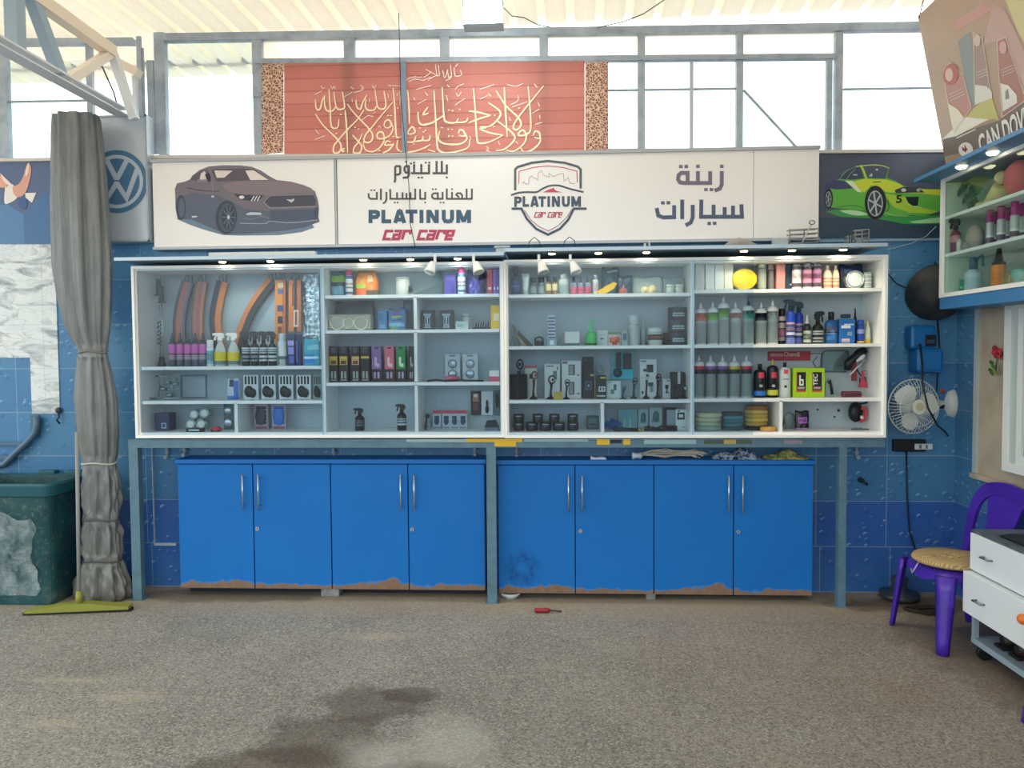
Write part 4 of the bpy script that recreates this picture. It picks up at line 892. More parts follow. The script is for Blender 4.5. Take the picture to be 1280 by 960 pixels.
# bent grey pipe rail above the bin
RAIL = M('#4f6b80', .45, .2); mb = MB(); f_ = lambda px, py, Y=-.04: W(px, py, Y)
o0 = f_(30, 555); t = thing('pipe_rail', 'bent grey pipe rail on the tiles above the green bin', 'rail', o0)
MB().tube([f_(46, 521)-o0, f_(46, 532)-o0, f_(44, 541)-o0, f_(36, 551)-o0, f_(18, 568)-o0, f_(6, 580)-o0, f_(-20, 586)-o0], .022, RAIL, 12).build('bent_pipe', t)
MB().box(f_(41, 546, 0)-o0+Vector((0, -.02, 0)), f_(50, 519, 0)-o0, RAIL).build('wall_plate', t)
for y in (554, 571): MB().box(f_(-40, y+2, 0)-o0+Vector((0, -.03, 0)), f_(40 if y < 560 else 22, y-2, 0)-o0+Vector((0, -.005, 0)), RAIL).build('rail_bar', t)
p = W(74, 523, -.01); tag(MB().tube([(0, 0, .03), (.012, -.012, .012), (-.006, -.014, -.01), (.012, -.006, -.035)], .006, M('#1b2a36')).ball((0, 0, .055), .022, M('#39434a'), 1, .5, 1).build('wall_hook', None, p+Vector((0, -.006, 0))), 'small dark hook on the marble left of the curtain', 'hook')
# squeegee broom
a = WZ(31, 768, 0); b = WZ(165, 763, 0); c = (a+b)/2; t = thing('floor_squeegee', 'yellow-green floor squeegee broom leaning on the curtain', 'squeegee', (c.x, c.y, 0))
d = (b-a).normalized(); hl = (b-a).length/2; YG = M('#858a38', .5); nrm = Vector((-d.y, d.x, 0))
mb = MB(); top = [(-hl*.96, .028), (-hl*.55, .045), (-.05, .062), (.06, .062), (hl*.6, .048), (hl*.97, .036), (hl*.97, .018), (-hl*.96, .014)]
vs = [d*x+nrm*s*.035+Vector((0, 0, z)) for s in (-1, 1) for x, z in top]; n = len(top)
mb.add(vs, [list(range(n)), list(range(2*n-1, n-1, -1))]+[(i, i+n, (i+1) % n+n, (i+1) % n) for i in range(n)], YG).build('head', t)
mb = MB().obox(-d*hl+Vector((0, 0, .009)), d*hl+Vector((0, 0, .009)), .05, .018, M('#26302a', .7)); mb.build('rubber_blade', t)
s0 = d*(.0)+Vector((.0, 0, .06)); e0 = W(96, 540, -.47)-t.location; p0 = W(99, 752, c.y)-t.location; p0.z = .06; p0.y = 0
MB().tube([p0, p0+(e0-p0)*.07], [.024, .016], YG, 12).build('socket', t); MB().tube([p0+(e0-p0)*.05, e0], .0115, M('#8d8f8c', .5), 10).build('pole', t)
# screwdriver on the floor
a = WZ(668, 766, 0); b = WZ(702, 766, 0); t = thing('screwdriver', 'red-handled screwdriver lying on the floor before the cupboards', 'screwdriver', a+Vector((0, 0, .016)))
d = (b-a); MB().tube([d*0, d*.05, d*.25, d*.45, d*.55, d*.58], [.010, .016, .013, .016, .012, .007], M('#8c1c2c', .35), 12).build('handle', t)
MB().tube([d*.58, d*1.0-Vector((0, 0, .008))], .0045, M('#5a3438', .4, .5), 8).build('shank', t)
START4 = set(o.name for o in bpy.data.objects)
# ================================================================ goods in the display cabinets
def clear_mat(h, a=.35):
    m = bpy.data.materials.new('clear_plastic'); m.use_nodes = True; b = m.node_tree.nodes['Principled BSDF']
    b.inputs['Base Color'].default_value = (*rgb(h), 1); b.inputs['Alpha'].default_value = a; b.inputs['Roughness'].default_value = .15; return m
CLR = clear_mat('#cfe6ea', .35); CLRW = clear_mat('#e8f2f2', .55)
def bands_(mb, prof, bands, h, n=20, sx=1, sy=1):
    """printed label sleeves that follow the bottle's own profile"""
    def rad(z):
        for (r0, z0), (r1, z1) in zip(prof, prof[1:]):
            if z0 <= z <= z1 and z1 > z0: return r0+(r1-r0)*(z-z0)/(z1-z0)
        return prof[-1][0]
    for z0, z1, c in bands:
        ks = [z0*h]+[z for _, z in prof if z0*h < z < z1*h]+[z1*h]
        mb.lathe([(rad(z)+.0007, z) for z in ks], M(c, .4), n=n, sx=sx, sy=sy)
def b_bottle(t, w, h, body='#8a9a9c', cap='#dfe6e6', bands=(), sh=.72, nk=.80, nr=.36, tip=0, cr_=None, sy=1., mat=None, bare=0):
    r = w/2; mb = MB(); prof = [(r*.9, 0), (r, .012*h), (r, sh*h), (r*.93, sh*h+(nk-sh)*h*.4), (r*.72, sh*h+(nk-sh)*h*.75), (r*nr, nk*h), (r*nr, (nk+.02)*h)]
    bm_ = mat or M(body, .35)
    mb.lathe([(0, 0)]+prof+[(0, (nk+.02)*h)], bm_, sy=sy).build('body', t)
    mb = MB(); c = cr_ or nr*1.25; C_ = M(cap, .4)
    if tip: mb.lathe([(0, nk*h), (r*c, nk*h), (r*c, (nk+.06)*h), (r*c*.7, (nk+.08)*h), (r*c*.35, h*.97), (r*c*.3, h), (0, h)], C_, n=14)
    else: mb.lathe([(0, nk*h), (r*c, nk*h), (r*c, h*.99), (r*c*.9, h), (0, h)], C_, n=16)
    mb.build('cap', t)
    if bands: mb = MB(); bands_(mb, prof, bands, h, sy=sy); mb.build('label', t)
def b_can(t, w, h, body='#333', cap='#222', bands=(), cz=.82, dome=1):
    r = w/2; prof = [(r*.94, 0), (r, .015*h), (r, (cz-.04)*h), (r*.86, cz*h)]
    MB().lathe([(0, 0)]+prof+[(0, cz*h)], M(body, .3, .2)).build('body', t)
    MB().lathe([(r*.9, cz*h), (r*.9, h*.94), (r*(.6 if dome else .88), h*.985), (r*(.3 if dome else .8), h), (0, h)], M(cap, .4)).build('cap', t)
    if bands: mb = MB(); bands_(mb, prof, bands, h); mb.build('label', t)
def trig_head(mb, x, z0, h, w, d, C_):
    """spray head: collar, pistol body with nozzle, lever"""
    mb.lathe([(w*.17, z0), (w*.2, z0), (w*.2, z0+h*.3), (w*.12, z0+h*.34)], C_, (x, 0, 0), 12)
    k = lambda a, b: (x+d*a*w, z0+b*h)
    mb.prism([k(.32, .34), k(.36, .72), k(.2, .96), k(-.34, 1.), k(-.6, .92), k(-.6, .7), k(-.2, .62), k(-.14, .3)][::1 if d > 0 else -1], -.1*w, .1*w, C_)
    mb.prism([k(-.3, .66), k(-.42, .64), k(-.52, .3), k(-.46, .1), k(-.38, .14)][::1 if d > 0 else -1], -.05*w, .05*w, C_)
def b_trigger(t, w, h, body='#1d2428', cap='#15191c', bands=(), d=1, bz=.62, hw=1.25, mat=None, sy=.8, sh=None):
    r = w/2; s_ = sh or bz*.8; prof = [(r*.9, 0), (r, .015*h), (r, s_*h), (r*.8, (s_+.45*(bz-s_))*h), (r*.32, bz*h), (r*.3, (bz+.03)*h)]
    MB().lathe([(0, 0)]+prof+[(0, (bz+.03)*h)], mat or M(body, .35), sy=sy).build('body', t)
    mb = MB(); trig_head(mb, 0, bz*h, (1-bz)*h, w*hw*.8, d, M(cap, .4)); mb.build('spray_head', t)
    if bands: mb = MB(); bands_(mb, prof, bands, h, sy=sy); mb.build('label', t)
def b_box(t, w, h, body='#222', prints=(), dp=None, bev=.0015):
    dp = dp or min(.09, max(.02, w)); MB().box((-w/2, -dp/2, 0), (w/2, dp/2, h), M(body, .45), bev).build('carton', t)
    if prints:
        mb = MB()
        for i, (u0, v0, u1, v1, c) in enumerate(prints): mb.box((-w/2+u0*w, -dp/2-.0006-.0002*i, v0*h), (-w/2+u1*w, -dp/2, v1*h), M(c, .45))
        mb.build('print', t)
def b_card(t, w, h, body='#e8eeee', prints=(), blobs=(), dp=.004):
    """backing card with goods under a blister; blobs (u,v,ru,rv,colour)"""
    MB().box((-w/2, 0, 0), (w/2, dp, h), M(body, .5), .001).build('card', t)
    if prints:
        mb = MB()
        for i, (u0, v0, u1, v1, c) in enumerate(prints): mb.box((-w/2+u0*w, -.0006-.0002*i, v0*h), (-w/2+u1*w, 0, v1*h), M(c, .5))
        mb.build('print', t)
    for u, v, ru, rv, c in blobs:
        nm = M(c, .25, .6) if c in CHROME else M(c, .4)
        MB().ball((-w/2+u*w, -.008, v*h), 1, nm, ru*w, .009, rv*h, 12).build('blister_item', t)
CHROME = {'#b8c4cc', '#9fb0ba'}
def b_bag(t, w, h, body='#4477aa', prints=(), dp=.05, seed=1, mat=None, top=.25):
    """soft bag: pillow shape with wrinkles and a pinched top seam"""
    rr = random.Random(seed); NX, NZ = 14, 12; ph = [rr.random()*6 for _ in range(6)]; mb = MB()
    cols = [M(body, .3)] if mat is None else [mat]
    for sgn in (-1, 1):
        vs = []
        for j in range(NZ+1):
            for i in range(NX+1):
                u, v = i/NX, j/NZ; sw = 1-top*max(0, v-.55)**1.2+.02*math.sin(v*11+ph[0])
                th = (math.sin(math.pi*min(1, max(0, u)))**.5)*((1-v)**.45 if v > .05 else .9)
                y = sgn*dp/2*th*(1+.14*math.sin(u*9+v*7+ph[1])+.1*math.sin(u*17-v*13+ph[2]))
                vs.append(((u-.5)*w*sw, y, v*h*(1+.03*math.sin(u*8+ph[3])*v)))
        q = lambda i, j: j*(NX+1)+i; base = len(mb.v); mb.v += vs
        for j in range(NZ):
            for i in range(NX):
                u, v = (i+.5)/NX, (j+.5)/NZ; m = cols[0]
                for p in prints:
                    if p[0] <= u <= p[2] and p[1] <= v <= p[3]: m = M(p[4], .3)
                mb.f.append([base+k for k in (q(i, j), q(i+1, j), q(i+1, j+1), q(i, j+1))]); mb.fm.append(mb.mi(m)); mb.sm.append(True)
        bt = [base+q(i, 0) for i in range(NX+1)]
        if sgn < 0: b0 = bt
        else:
            for i in range(NX): mb.f.append([b0[i], b0[i+1], bt[i+1], bt[i]]); mb.fm.append(0); mb.sm.append(False)
    mb.build('pouch', t)
def b_stack(t, w, h, n=4, cols=('#c8b878', '#8a7a48'), rim='#333'):
    """pads stacked flat"""
    z = 0; k = h/n; rr = random.Random(int(w*1e4)+n)
    for i in range(n):
        r = w/2*(1-.03*rr.random()); dx = (rr.random()-.5)*.012
        MB().lathe([(0, z), (r*.93, z), (r, z+k*.25), (r*.985, z+k*.72), (r*.9, z+k*.97), (0, z+k)], M(cols[i % len(cols)], .8), (dx, 0, 0), 24, sy=.85).build('pad', t); z += k
def b_holder(t, w, h, body='#1c262d', ring='#2b363d', face=None, rz=.8):
    """phone holder: round base, jointed stem, round cradle head"""
    C_ = M(body, .4); r = w/2
    MB().lathe([(0, 0), (r*.8, 0), (r*.85, h*.03), (r*.6, h*.08), (r*.3, h*.12), (0, h*.12)], C_).build('base', t)
    MB().tube([(0, 0, h*.1), (0, 0, h*.3), (r*.15, 0, h*.5), (0, -.004, h*(rz-.1))], [r*.28, r*.2, r*.24, r*.3], C_, 10).build('stem', t)
    mb = MB(); R = min(r*.85, h*(1-rz)); cz = h-R
    mb.tube([(R*.85*math.cos(q), -.012, cz+R*.85*math.sin(q)) for q in [6.283*i/24 for i in range(24)]], R*.16, M(ring, .35), 8, closed=True)
    mb.cyl((0, -.004, cz), (0, -.016, cz), R*.35, R*.3, C_, 14); mb.build('cradle', t)
    if face: MB().cyl((0, -.016, cz), (0, -.021, cz), R*.62, R*.58, M(face, .4), 18).cyl((0, -.021, cz), (0, -.022, cz), R*.28, None, M('#2b2024', .3), 14).build('face_disc', t)
KIND = dict(bottle=b_bottle, can=b_can, trigger=b_trigger, box=b_box, card=b_card, bag=b_bag, stack=b_stack, holder=b_holder)
USED = {}
def I(kind, name, label, cat, x0, x1, yt, S, Y=-.17, yb=None, group=None, rz=0., **kw):
    z = SHELF[S] if yb is None else W((x0+x1)/2, yb, Y).z
    p = W((x0+x1)/2, yt, Y); w = (x1-x0)*pxm(Y); h = p.z-z
    t = thing(name, label, cat, (p.x, Y, z+.0006), group, rz); KIND[kind](t, w, h, **kw); return t
ORD = ('first', 'second', 'third', 'fourth', 'fifth', 'sixth', 'seventh', 'eighth', 'ninth')
# ---- left cabinet, wiper compartment
ANT = M('#a8b4ba', .3, .7)
for x, yt, tx, sp_ in ((197.5, 349, 'tall thin car aerial with spring base at far left of the cabinet', 1), (208, 359, 'shorter thin car aerial standing right of the sprung one', 0)):
    p = W(x, 430, -.1); z = SHELF['LA']; t = thing('car_aerial', tx, 'aerial', (p.x, -.1 if sp_ else -.15, z), 'car aerials'); zt = W(x, yt, -.1).z-z; zm = W(x, yt+19, -.1).z-z
    MB().tube([(0, 0, zm), (0, 0, zt)], [.017, .015], M('#31454f', .4), 12).box((-.03, -.006, zm-.008), (.03, .006, zm), M('#31454f', .4)).build('sleeve', t)
    MB().cyl((0, 0, .05), (0, 0, zm), .005, None, ANT, 8).build('rod', t)
    if sp_:
        z0_, z1_ = W(x, 432, -.1).z-z, W(x, 402, -.1).z-z
        MB().tube([(.014*math.cos(q*.9), .014*math.sin(q*.9), z0_+(z1_-z0_)*q/42) for q in range(43)], .0045, M('#5e6e76', .3, .6), 6).build('spring', t)
    MB().lathe([(0, 0), (.02, 0), (.019, .012), (.012, .03), (.01, .06), (0, .06)], M('#3c4a52', .4), n=14).build('base', t)
ORG = '#d9803c'; ORGD = '#b9654a'
def wiper(name, label, pts, wpx, cols, Y=-.05, th=.02, lab=()):
    """a wiper pack: curved or straight flat sleeve that follows pts (pixels), with coloured lengthwise strips"""
    pl = Plane((0, Y, 0), (0, -1, 0)); c = cr(pts, 6) if len(pts) > 2 else pts
    o = W(*pts[len(pts)//2], Y); pl.o = o; t = thing(name, label, 'wiper pack', o, 'orange wiper packs in the left cabinet')
    mb = MB(); n = len(c); tot = sum(cols[k][0] for k in range(len(cols))); acc = 0
    for frac, colr in cols:
        a, b = acc/tot-.5, (acc+frac)/tot-.5; acc += frac; L = []; R = []
        for i, (x, y) in enumerate(c):
            x0, y0 = c[max(0, i-1)]; x1, y1 = c[min(n-1, i+1)]; dx, dy = x1-x0, y1-y0; l = math.hypot(dx, dy); nx, ny = -dy/l, dx/l
            L.append(pl.at(x-nx*a*wpx, y-ny*a*wpx)); R.append(pl.at(x-nx*b*wpx, y-ny*b*wpx))
        dv = Vector((0, -th, 0)); k = len(L); vs = [p+dv for p in L]+[p+dv for p in R]+L+R
        fs = [(i, i+1, k+i+1, k+i) for i in range(k-1)]+[(i, 2*k+i, 2*k+i+1, i+1) for i in range(k-1)]+[(k+i, k+i+1, 3*k+i+1, 3*k+i) for i in range(k-1)]+[(0, k, 3*k, 2*k), (k-1, 3*k-1, 4*k-1, 2*k-1)]
        mb.add(vs, fs, M(colr, .3))
    mb.build('sleeve', t)
    mb = MB(); x, y = c[0]
    for q in range(3): mb.tube([pl.at(x-4+q*4, y+1, th*.4), pl.at(x-5+q*4.5, y-5-(q % 2)*3, th*.7), pl.at(x-2+q*3, y-9, th*.5)], .004, M('#7f8f98', .25, .4), 6)
    mb.build('hanger_tab', t)
    if lab:
        mb = MB(); rr = random.Random(len(label))
        for (x0, y0, x1, y1, colr) in lab: rect(mb, pl, x0, y0, x1, y1, M(colr, .4), th+.001)
        mb.build('print', t)
wiper('wiper_pack', 'leftmost curved orange wiper pack hanging in the left cabinet', [(236, 350), (229, 375), (225, 405), (227, 440), (230, 455)], 15, ((.25, '#3d4a54'), (.35, ORGD), (.2, '#8a6a70'), (.2, '#5a5a66')))
wiper('wiper_pack', 'curved orange wiper pack hanging second from left in the cabinet', [(253, 350), (249, 375), (247, 405), (250, 440), (255, 455)], 15, ((.2, '#4a4f5a'), (.3, ORGD), (.25, '#a05e58'), (.25, '#c07a5c')))
wiper('wiper_pack', 'curved orange and black wiper pack left of the bare back wall', [(279, 350), (273, 375), (270, 400), (274, 430), (281, 452)], 14, ((.5, '#2f3c46'), (.5, ORG)))
wiper('wiper_pack', 'slanting orange and black wiper pack between curved and straight packs', [(341, 350), (325, 370), (312, 392), (302, 418), (297, 440)], 13, ((.45, ORG), (.55, '#4a443f')), Y=-.06)
wiper('wiper_pack', 'straight upright orange wiper box with blue and white print', [(352, 339), (352, 418)], 13, ((.7, '#e08a3c'), (.3, '#c4682c')), Y=-.08, th=.03, lab=((347, 350, 354, 356, '#5a6c9c'), (346.5, 370, 354, 378, '#3d4a86'), (347, 384, 353, 393, '#2d2a2a'), (347, 397, 352, 416, '#7c3d22'), (347, 342, 354, 348, '#e8c8a4')))
wiper('wiper_pack', 'straight orange wiper box with white lettered panel beside chequer film', [(370, 346), (370, 410)], 15, ((.45, ORG), (.25, '#3b3f48'), (.3, '#c86a34')), Y=-.07, th=.03, lab=((367, 383, 373, 404, '#ead9cc'), (368.5, 385, 371.5, 402, '#a04e30'), (365, 350, 368, 378, '#8a4c2c')))
t_ = NT('embossed_chequer_film'); v = t_.obj(); w1 = t_.n('TexWave', i_Scale=13., bands_direction='DIAGONAL'); t_.put(w1, 'Vector', v); br = t_.n('TexBrick', i_Scale=14.); t_.put(br, 'Vector', v)
t_.put(t_.b, 'Base Color', t_.ramp(t_.noise(v, 40, 3), (.45, '#7f9ba3'), (.62, '#e6f2f2'))); t_.b.inputs['Metallic'].default_value = .5; t_.b.inputs['Roughness'].default_value = .25
bp = t_.n('Bump', i_Strength=.8, i_Distance=.01); t_.put(bp, 'Height', t_.noise(v, 45, 2)); t_.put(t_.b, 'Normal', bp)
a, b = W(379, 430, -.045), W(402, 343, -.045); tag(MB().box((0, 0, 0), (b.x-a.x-.02, .006, b.z-a.z), t_.m).build('chequer_film', None, a), 'silver chequer-pattern film sheet standing at right of wiper packs', 'film sheet')
for i, x in enumerate((215, 225, 234.7, 244, 253.3)):
    I('bottle', 'spray_bottle', ORD[i]+' from left of five slim pink and black spray bottles', 'bottle', x-4.8, x+4.8, 416, 'LA', Y=-.22, group='pink and black spray bottles', body='#3b4450', cap='#39454f', sh=.66, nk=.74, nr=.5, cr_=.62, tip=1, bands=((.0, .2, '#4b5a66'), (.2, .35, '#9a8ba0'), (.35, .38, '#2b2030'), (.38, .66, '#c66ab0')))
I('can', 'aerosol_can', 'small white aerosol can with teal label beside pink spray bottles', 'can', 258, 267, 425, 'LA', Y=-.22, body='#d5dee0', cap='#e6eaea', cz=.74, dome=0, bands=((.08, .6, '#6fb3c4'), (.2, .5, '#a9cdd6')))
for i, (x0, x1) in enumerate(((267.5, 282.5), (284, 299))):
    I('trigger', 'trigger_bottle', ('left' if i == 0 else 'right')+' one of two clear trigger bottles with yellow labels', 'bottle', x0, x1, 416, 'LA', Y=-.21, group='clear trigger bottles with yellow labels', cap='#eef0e4', d=1, bz=.74, hw=1.3, mat=CLRW, sh=.4, bands=((.05, .16, '#5c7a78'), (.16, .42, '#d2c224')))
for i, x in enumerate((307, 318, 329, 340)):
    I('trigger', 'trigger_bottle', ORD[i]+' from left of four black trigger sprays with white lettering', 'bottle', x-5.2, x+5.2, 414, 'LA', Y=-.22, group='black trigger sprays', body='#1e2b33', cap='#17222a', d=1, bz=.66, hw=1.5, sh=.56, bands=((.36, .40, '#a9bac0'), (.42, .46, '#a9bac0'), (.48, .53, '#c2cfd2'), (.14, .3, '#7d9098' if i < 2 else '#c2cfd2'), (.18, .24, '#1e2b33')))
I('can', 'aerosol_can', 'tall silver aerosol can right of the black trigger sprays', 'can', 347.5, 358.5, 417, 'LA', Y=-.2, body='#aebcc0', cap='#b8c8c6', cz=.8, dome=0, bands=((.2, .3, '#5a6a70'), (.3, .75, '#d6dedf')))
I('box', 'carton', 'dark navy carton with pale purple print before the orange packs', 'box', 360, 369.5, 417, 'LA', Y=-.2, body='#20325c', prints=((.1, .62, .9, .78, '#9ca0d8'), (.15, .35, .9, .58, '#8a90cc'), (.25, .08, .9, .3, '#5560a8')))
I('box', 'carton', 'plain dark navy carton beside the blue wipes pouch', 'box', 370, 377, 418, 'LA', Y=-.19, body='#1c2f62', prints=((.1, .1, .35, .8, '#6c78c0'),))
I('bag', 'wipes_pouch', 'turquoise and blue wipes pouch at right end of the top shelf', 'pouch', 378.5, 400, 423, 'LA', Y=-.2, body='#3fa0b8', prints=((.05, .05, .7, .45, '#1b78c4'), (.0, .24, .95, .3, '#b9e0ec'), (.3, .55, .9, .75, '#78c4d0')), dp=.04)
# ---- middle shelf
t = thing('chrome_bracket', 'tangled chrome mirror bracket at left of the middle shelf', 'bracket', W(203, 500, -.17)); t.location.z = SHELF['LB']; s_ = pxm(-.17)
mb = MB(); CHX = M('#93a9b0', .2, .7)
for i, (pts, r) in enumerate((([(-20, 2), (22, 2)], .006), ([(-10, 4), (-8, 30), (6, 31)], .006), ([(10, 4), (6, 16), (14, 28)], .007), ([(-12, 18), (0, 12), (16, 14)], .006), ([(-18, 30), (-6, 31)], .005))):
    mb.tube([(x*s_, (-.02+.012*i), max(r, z*s_)) for x, z in pts], r, CHX, 8).build('bracket_bar', t); mb = MB()
for x, z in ((-4, 14), (2, 22), (4, 6), (12, 20)): MB().lathe([(0, -.012), (.02, -.01), (.026, 0), (.02, .012), (0, .014)], M('#7f969c', .2, .6), (x*s_, 0, max(.014, z*s_)), 14).build('ball_joint', t)
a, b = W(226, 500, -.08), W(258, 468, -.08); t = thing('plate_frame', 'dark rectangular number plate frame on the middle shelf', 'plate frame', Vector((a.x, -.08, SHELF['LB']))); w_, h_ = b.x-a.x, b.z-SHELF['LB']
mb = MB()
for p0, p1 in (((0, 0), (w_, .012)), ((0, h_-.012), (w_, h_)), ((0, .012), (.01, h_-.012)), ((w_-.01, .012), (w_, h_-.012))): mb.box((p0[0], 0, p0[1]), (p1[0], .008, p1[1]), M('#56707a', .4))
mb.build('frame', t)
I('bag', 'pouch', 'small white and blue pouch left of the blister cards', 'pouch', 283, 300, 472, 'LB', Y=-.15, body='#b9cbd4', prints=((.55, .0, .95, .8, '#2c6cc0'), (.1, .0, .6, .2, '#3f7cc8'), (.2, .6, .6, .9, '#2c3f52')), dp=.03)
for i, (x0, x1) in enumerate(((303.5, 323), (326, 344.5), (348, 366.5), (370, 388.5), (391, 402))):
    I('card', 'blister_card', ORD[i]+' from left of five white blister cards with black plugs', 'blister card', x0, x1, 469, 'LB', Y=-.15, group='blister cards with black plugs', body='#d3dfe2' if i < 4 else '#8fa39c', prints=((.1, .62, .22, .95, '#2d3c46'), (.32, .62, .44, .95, '#2d3c46'), (.54, .62, .66, .95, '#2d3c46'), (.76, .62, .88, .95, '#2d3c46')), blobs=((.38, .32, .3, .24, '#1f2f3c'), (.62, .26, .26, .2, '#243642')))
# ---- bottom of the left cabinet
t = I('box', 'camera_box', 'small navy cube-shaped camera box at lower left of the cabinet', 'box', 197, 216, 517, 'LC', Y=-.16, body='#1c2e55', prints=((.45, .12, .8, .45, '#7d94b8'), (.55, .2, .7, .38, '#1a2238'), (.0, .78, 1, 1, '#26385e')))
for i, (x, y, r) in enumerate(((240, 532, 7.5), (253, 532, 7.5), (244, 520, 7), (257, 519, 7.5))):
    p = W(x, y, -.13); s_ = r*pxm(-.13); zz = max(p.z, SHELF['LC']+s_*1.02) if i < 2 else SHELF['LC']+s_*3.02
    t = thing('chrome_lamp', ('lower left', 'lower right', 'upper left', 'upper right')[i]+' of four round chrome lamps piled at the bottom', 'lamp', (p.x, -.13, zz), 'round chrome lamps')
    MB().ball((0, .01, 0), s_, M('#b4c4c6', .15, .8), 1, .7, 1, 18).build('shell', t); MB().tube([(s_*.8*math.cos(q), -s_*.5, s_*.8*math.sin(q)) for q in [6.283*k/20 for k in range(20)]], s_*.14, M('#8fa2a6', .2, .8), 8, closed=True).build('rim', t)
    MB().cyl((0, -s_*.55, 0), (0, -s_*.62, 0), s_*.66, s_*.6, M('#dbe6e2', .1), 18).build('lens', t)
tag(MB().box((0, 0, 0), (.11, .045, .024), M('#1e2a36', .4), .004).box((.02, -.001, .006), (.09, 0, .018), M('#a9b8c0')).build('tin_box', None, Vector((W(232, 540, -.29).x, -.29, SHELF['LC']))), 'flat black tin in front of the round chrome lamps', 'tin')
t = thing('toy_car', 'small red car-shaped fob in front of the two-lamp card', 'toy', Vector((W(270, 540, -.26).x, -.26, SHELF['LC'])))
MB().prism([(-.035, .006), (-.032, .02), (-.015, .024), (-.006, .034), (.018, .034), (.026, .022), (.036, .018), (.036, .006)], -.015, .015, M('#b83048', .35)).build('car_body', t)
for x in (-.02, .022): MB().cyl((x, -.017, .008), (x, .017, .008), .008, None, M('#20242a'), 12).build('wheel', t)
I('card', 'lamp_card', 'narrow dark card holding two round chrome lamps by the divider', 'blister card', 279, 291.5, 505, 'LC', Y=-.14, body='#4f626a', blobs=((.5, .72, .42, .14, '#b8c4cc'), (.5, .27, .45, .15, '#b8c4cc'), (.5, .27, .24, .08, '#3c4a54')))
for x0, x1, c, tx in ((317, 335, '#37424e', 'blister pack of black striped pads at bottom of left cabinet'), (339, 357.5, '#2f74c8', 'blister pack of bright blue striped pads at bottom of left cabinet')):
    I('card', 'blister_card', tx, 'blister card', x0, x1, 504, 'LC', Y=-.14, group='striped pad blister packs', body='#a79aa6', prints=tuple((.12, .2+.14*k, .88, .29+.14*k, c) for k in range(5))+((.1, .03, .9, .12, '#8a5a66'),), blobs=((.5, .5, .4, .34, c),))
# ---- middle compartment, top shelf
I('bag', 'sponge_pack', 'teal sponge pack with green top at left of the upper shelf', 'sponge pack', 412, 430, 333, 'M1', Y=-.15, body='#3f7f96', prints=((.0, .62, 1, .85, '#8fc83a'), (.1, .1, .9, .4, '#6fb0c8'), (.0, .4, 1, .6, '#2a4a5c')), dp=.08, top=.05)
def pinkcan(x0, x1, Y, tx): I('can', 'aerosol_can', tx, 'can', x0, x1, 331, 'M1', Y=Y, group='pink-capped aerosol cans', body='#cfd8e2', cap='#d8387e', cz=.8, dome=0, bands=((.1, .16, '#31507c'), (.2, .66, '#dfe6ec'), (.3, .36, '#4a4f78'), (.44, .5, '#c83878'), (.66, .78, '#4a70a8')))
pinkcan(431.5, 440.5, -.19, 'pink-capped white aerosol can next to the teal sponge pack')
I('bag', 'microfibre_pack', 'orange and green cloth pack beside the pink-capped can', 'cloth pack', 443, 474, 340, 'M1', Y=-.15, body='#e8873c', prints=((.0, .1, .5, .3, '#e86a3c'), (.0, .3, .5, .5, '#a8c84a'), (.0, .5, .4, .75, '#f0a050'), (.5, .0, 1, .25, '#6a5a48'), (.55, .55, .8, .8, '#f4d2a0')), dp=.09, top=.7)
t = I('bottle', 'white_jug', 'white cylindrical jug with dark tap on the upper shelf', 'jug', 495, 512, 347, 'M1', Y=-.15, body='#d3d8d4', cap='#c3cac8', sh=.86, nk=.9, nr=.96, cr_=1.02)
MB().tube([(.05, -.03, .03), (.06, -.05, .035), (.056, -.06, .06)], [.012, .014, .01], M('#2b3a42', .4), 8).build('tap', t)
t = thing('folded_visor', 'dark grey wedge-shaped folded visor lying on the upper shelf', 'visor', Vector((W(537, 366, -.08).x, -.08, SHELF['M1']))); s_ = pxm(-.08)
MB().prism([(-24*s_, 0), (-16*s_, 4*s_), (0, 10*s_), (12*s_, 14*s_), (20*s_, 17*s_), (20*s_, 0)], -.05, .05, M('#52656a', .7)).build('visor_sheet', t)
I('box', 'purple_box', 'purple carton left of the second pink-capped can', 'box', 556, 570.5, 343, 'M1', Y=-.15, body='#55489c', prints=((.1, .7, .9, .92, '#6f66b4'), (.6, .1, .9, .5, '#403886')), dp=.07)
pinkcan(572, 581.5, -.24, 'pink-capped white aerosol can in front of purple goods')
I('bag', 'purple_cloth_bag', 'dark purple cloth bundle right of the pink-capped can', 'cloth pack', 583, 606, 334, 'M1', Y=-.14, body='#3d3c80', prints=((.1, .1, .6, .6, '#4a489a'), (.5, .6, 1, 1, '#3a3f5c')), dp=.1, top=.3)
for i, (x0, x1, c, tx) in enumerate(((609.5, 616, '#b83c4c', 'red boxed cloth standing at right end of the upper shelf'), (617, 620.5, '#7d5ab8', 'lilac boxed cloth next to the red one'), (621, 624.5, '#6a48a4', 'violet boxed cloth against the cabinet side'))):
    I('box', 'boxed_cloth', tx, 'box', x0, x1, 338, 'M1', Y=-.16, group='boxed cloths', body=c, dp=.1, prints=((.2, .2, .8, .3, '#d8c8d8'),))
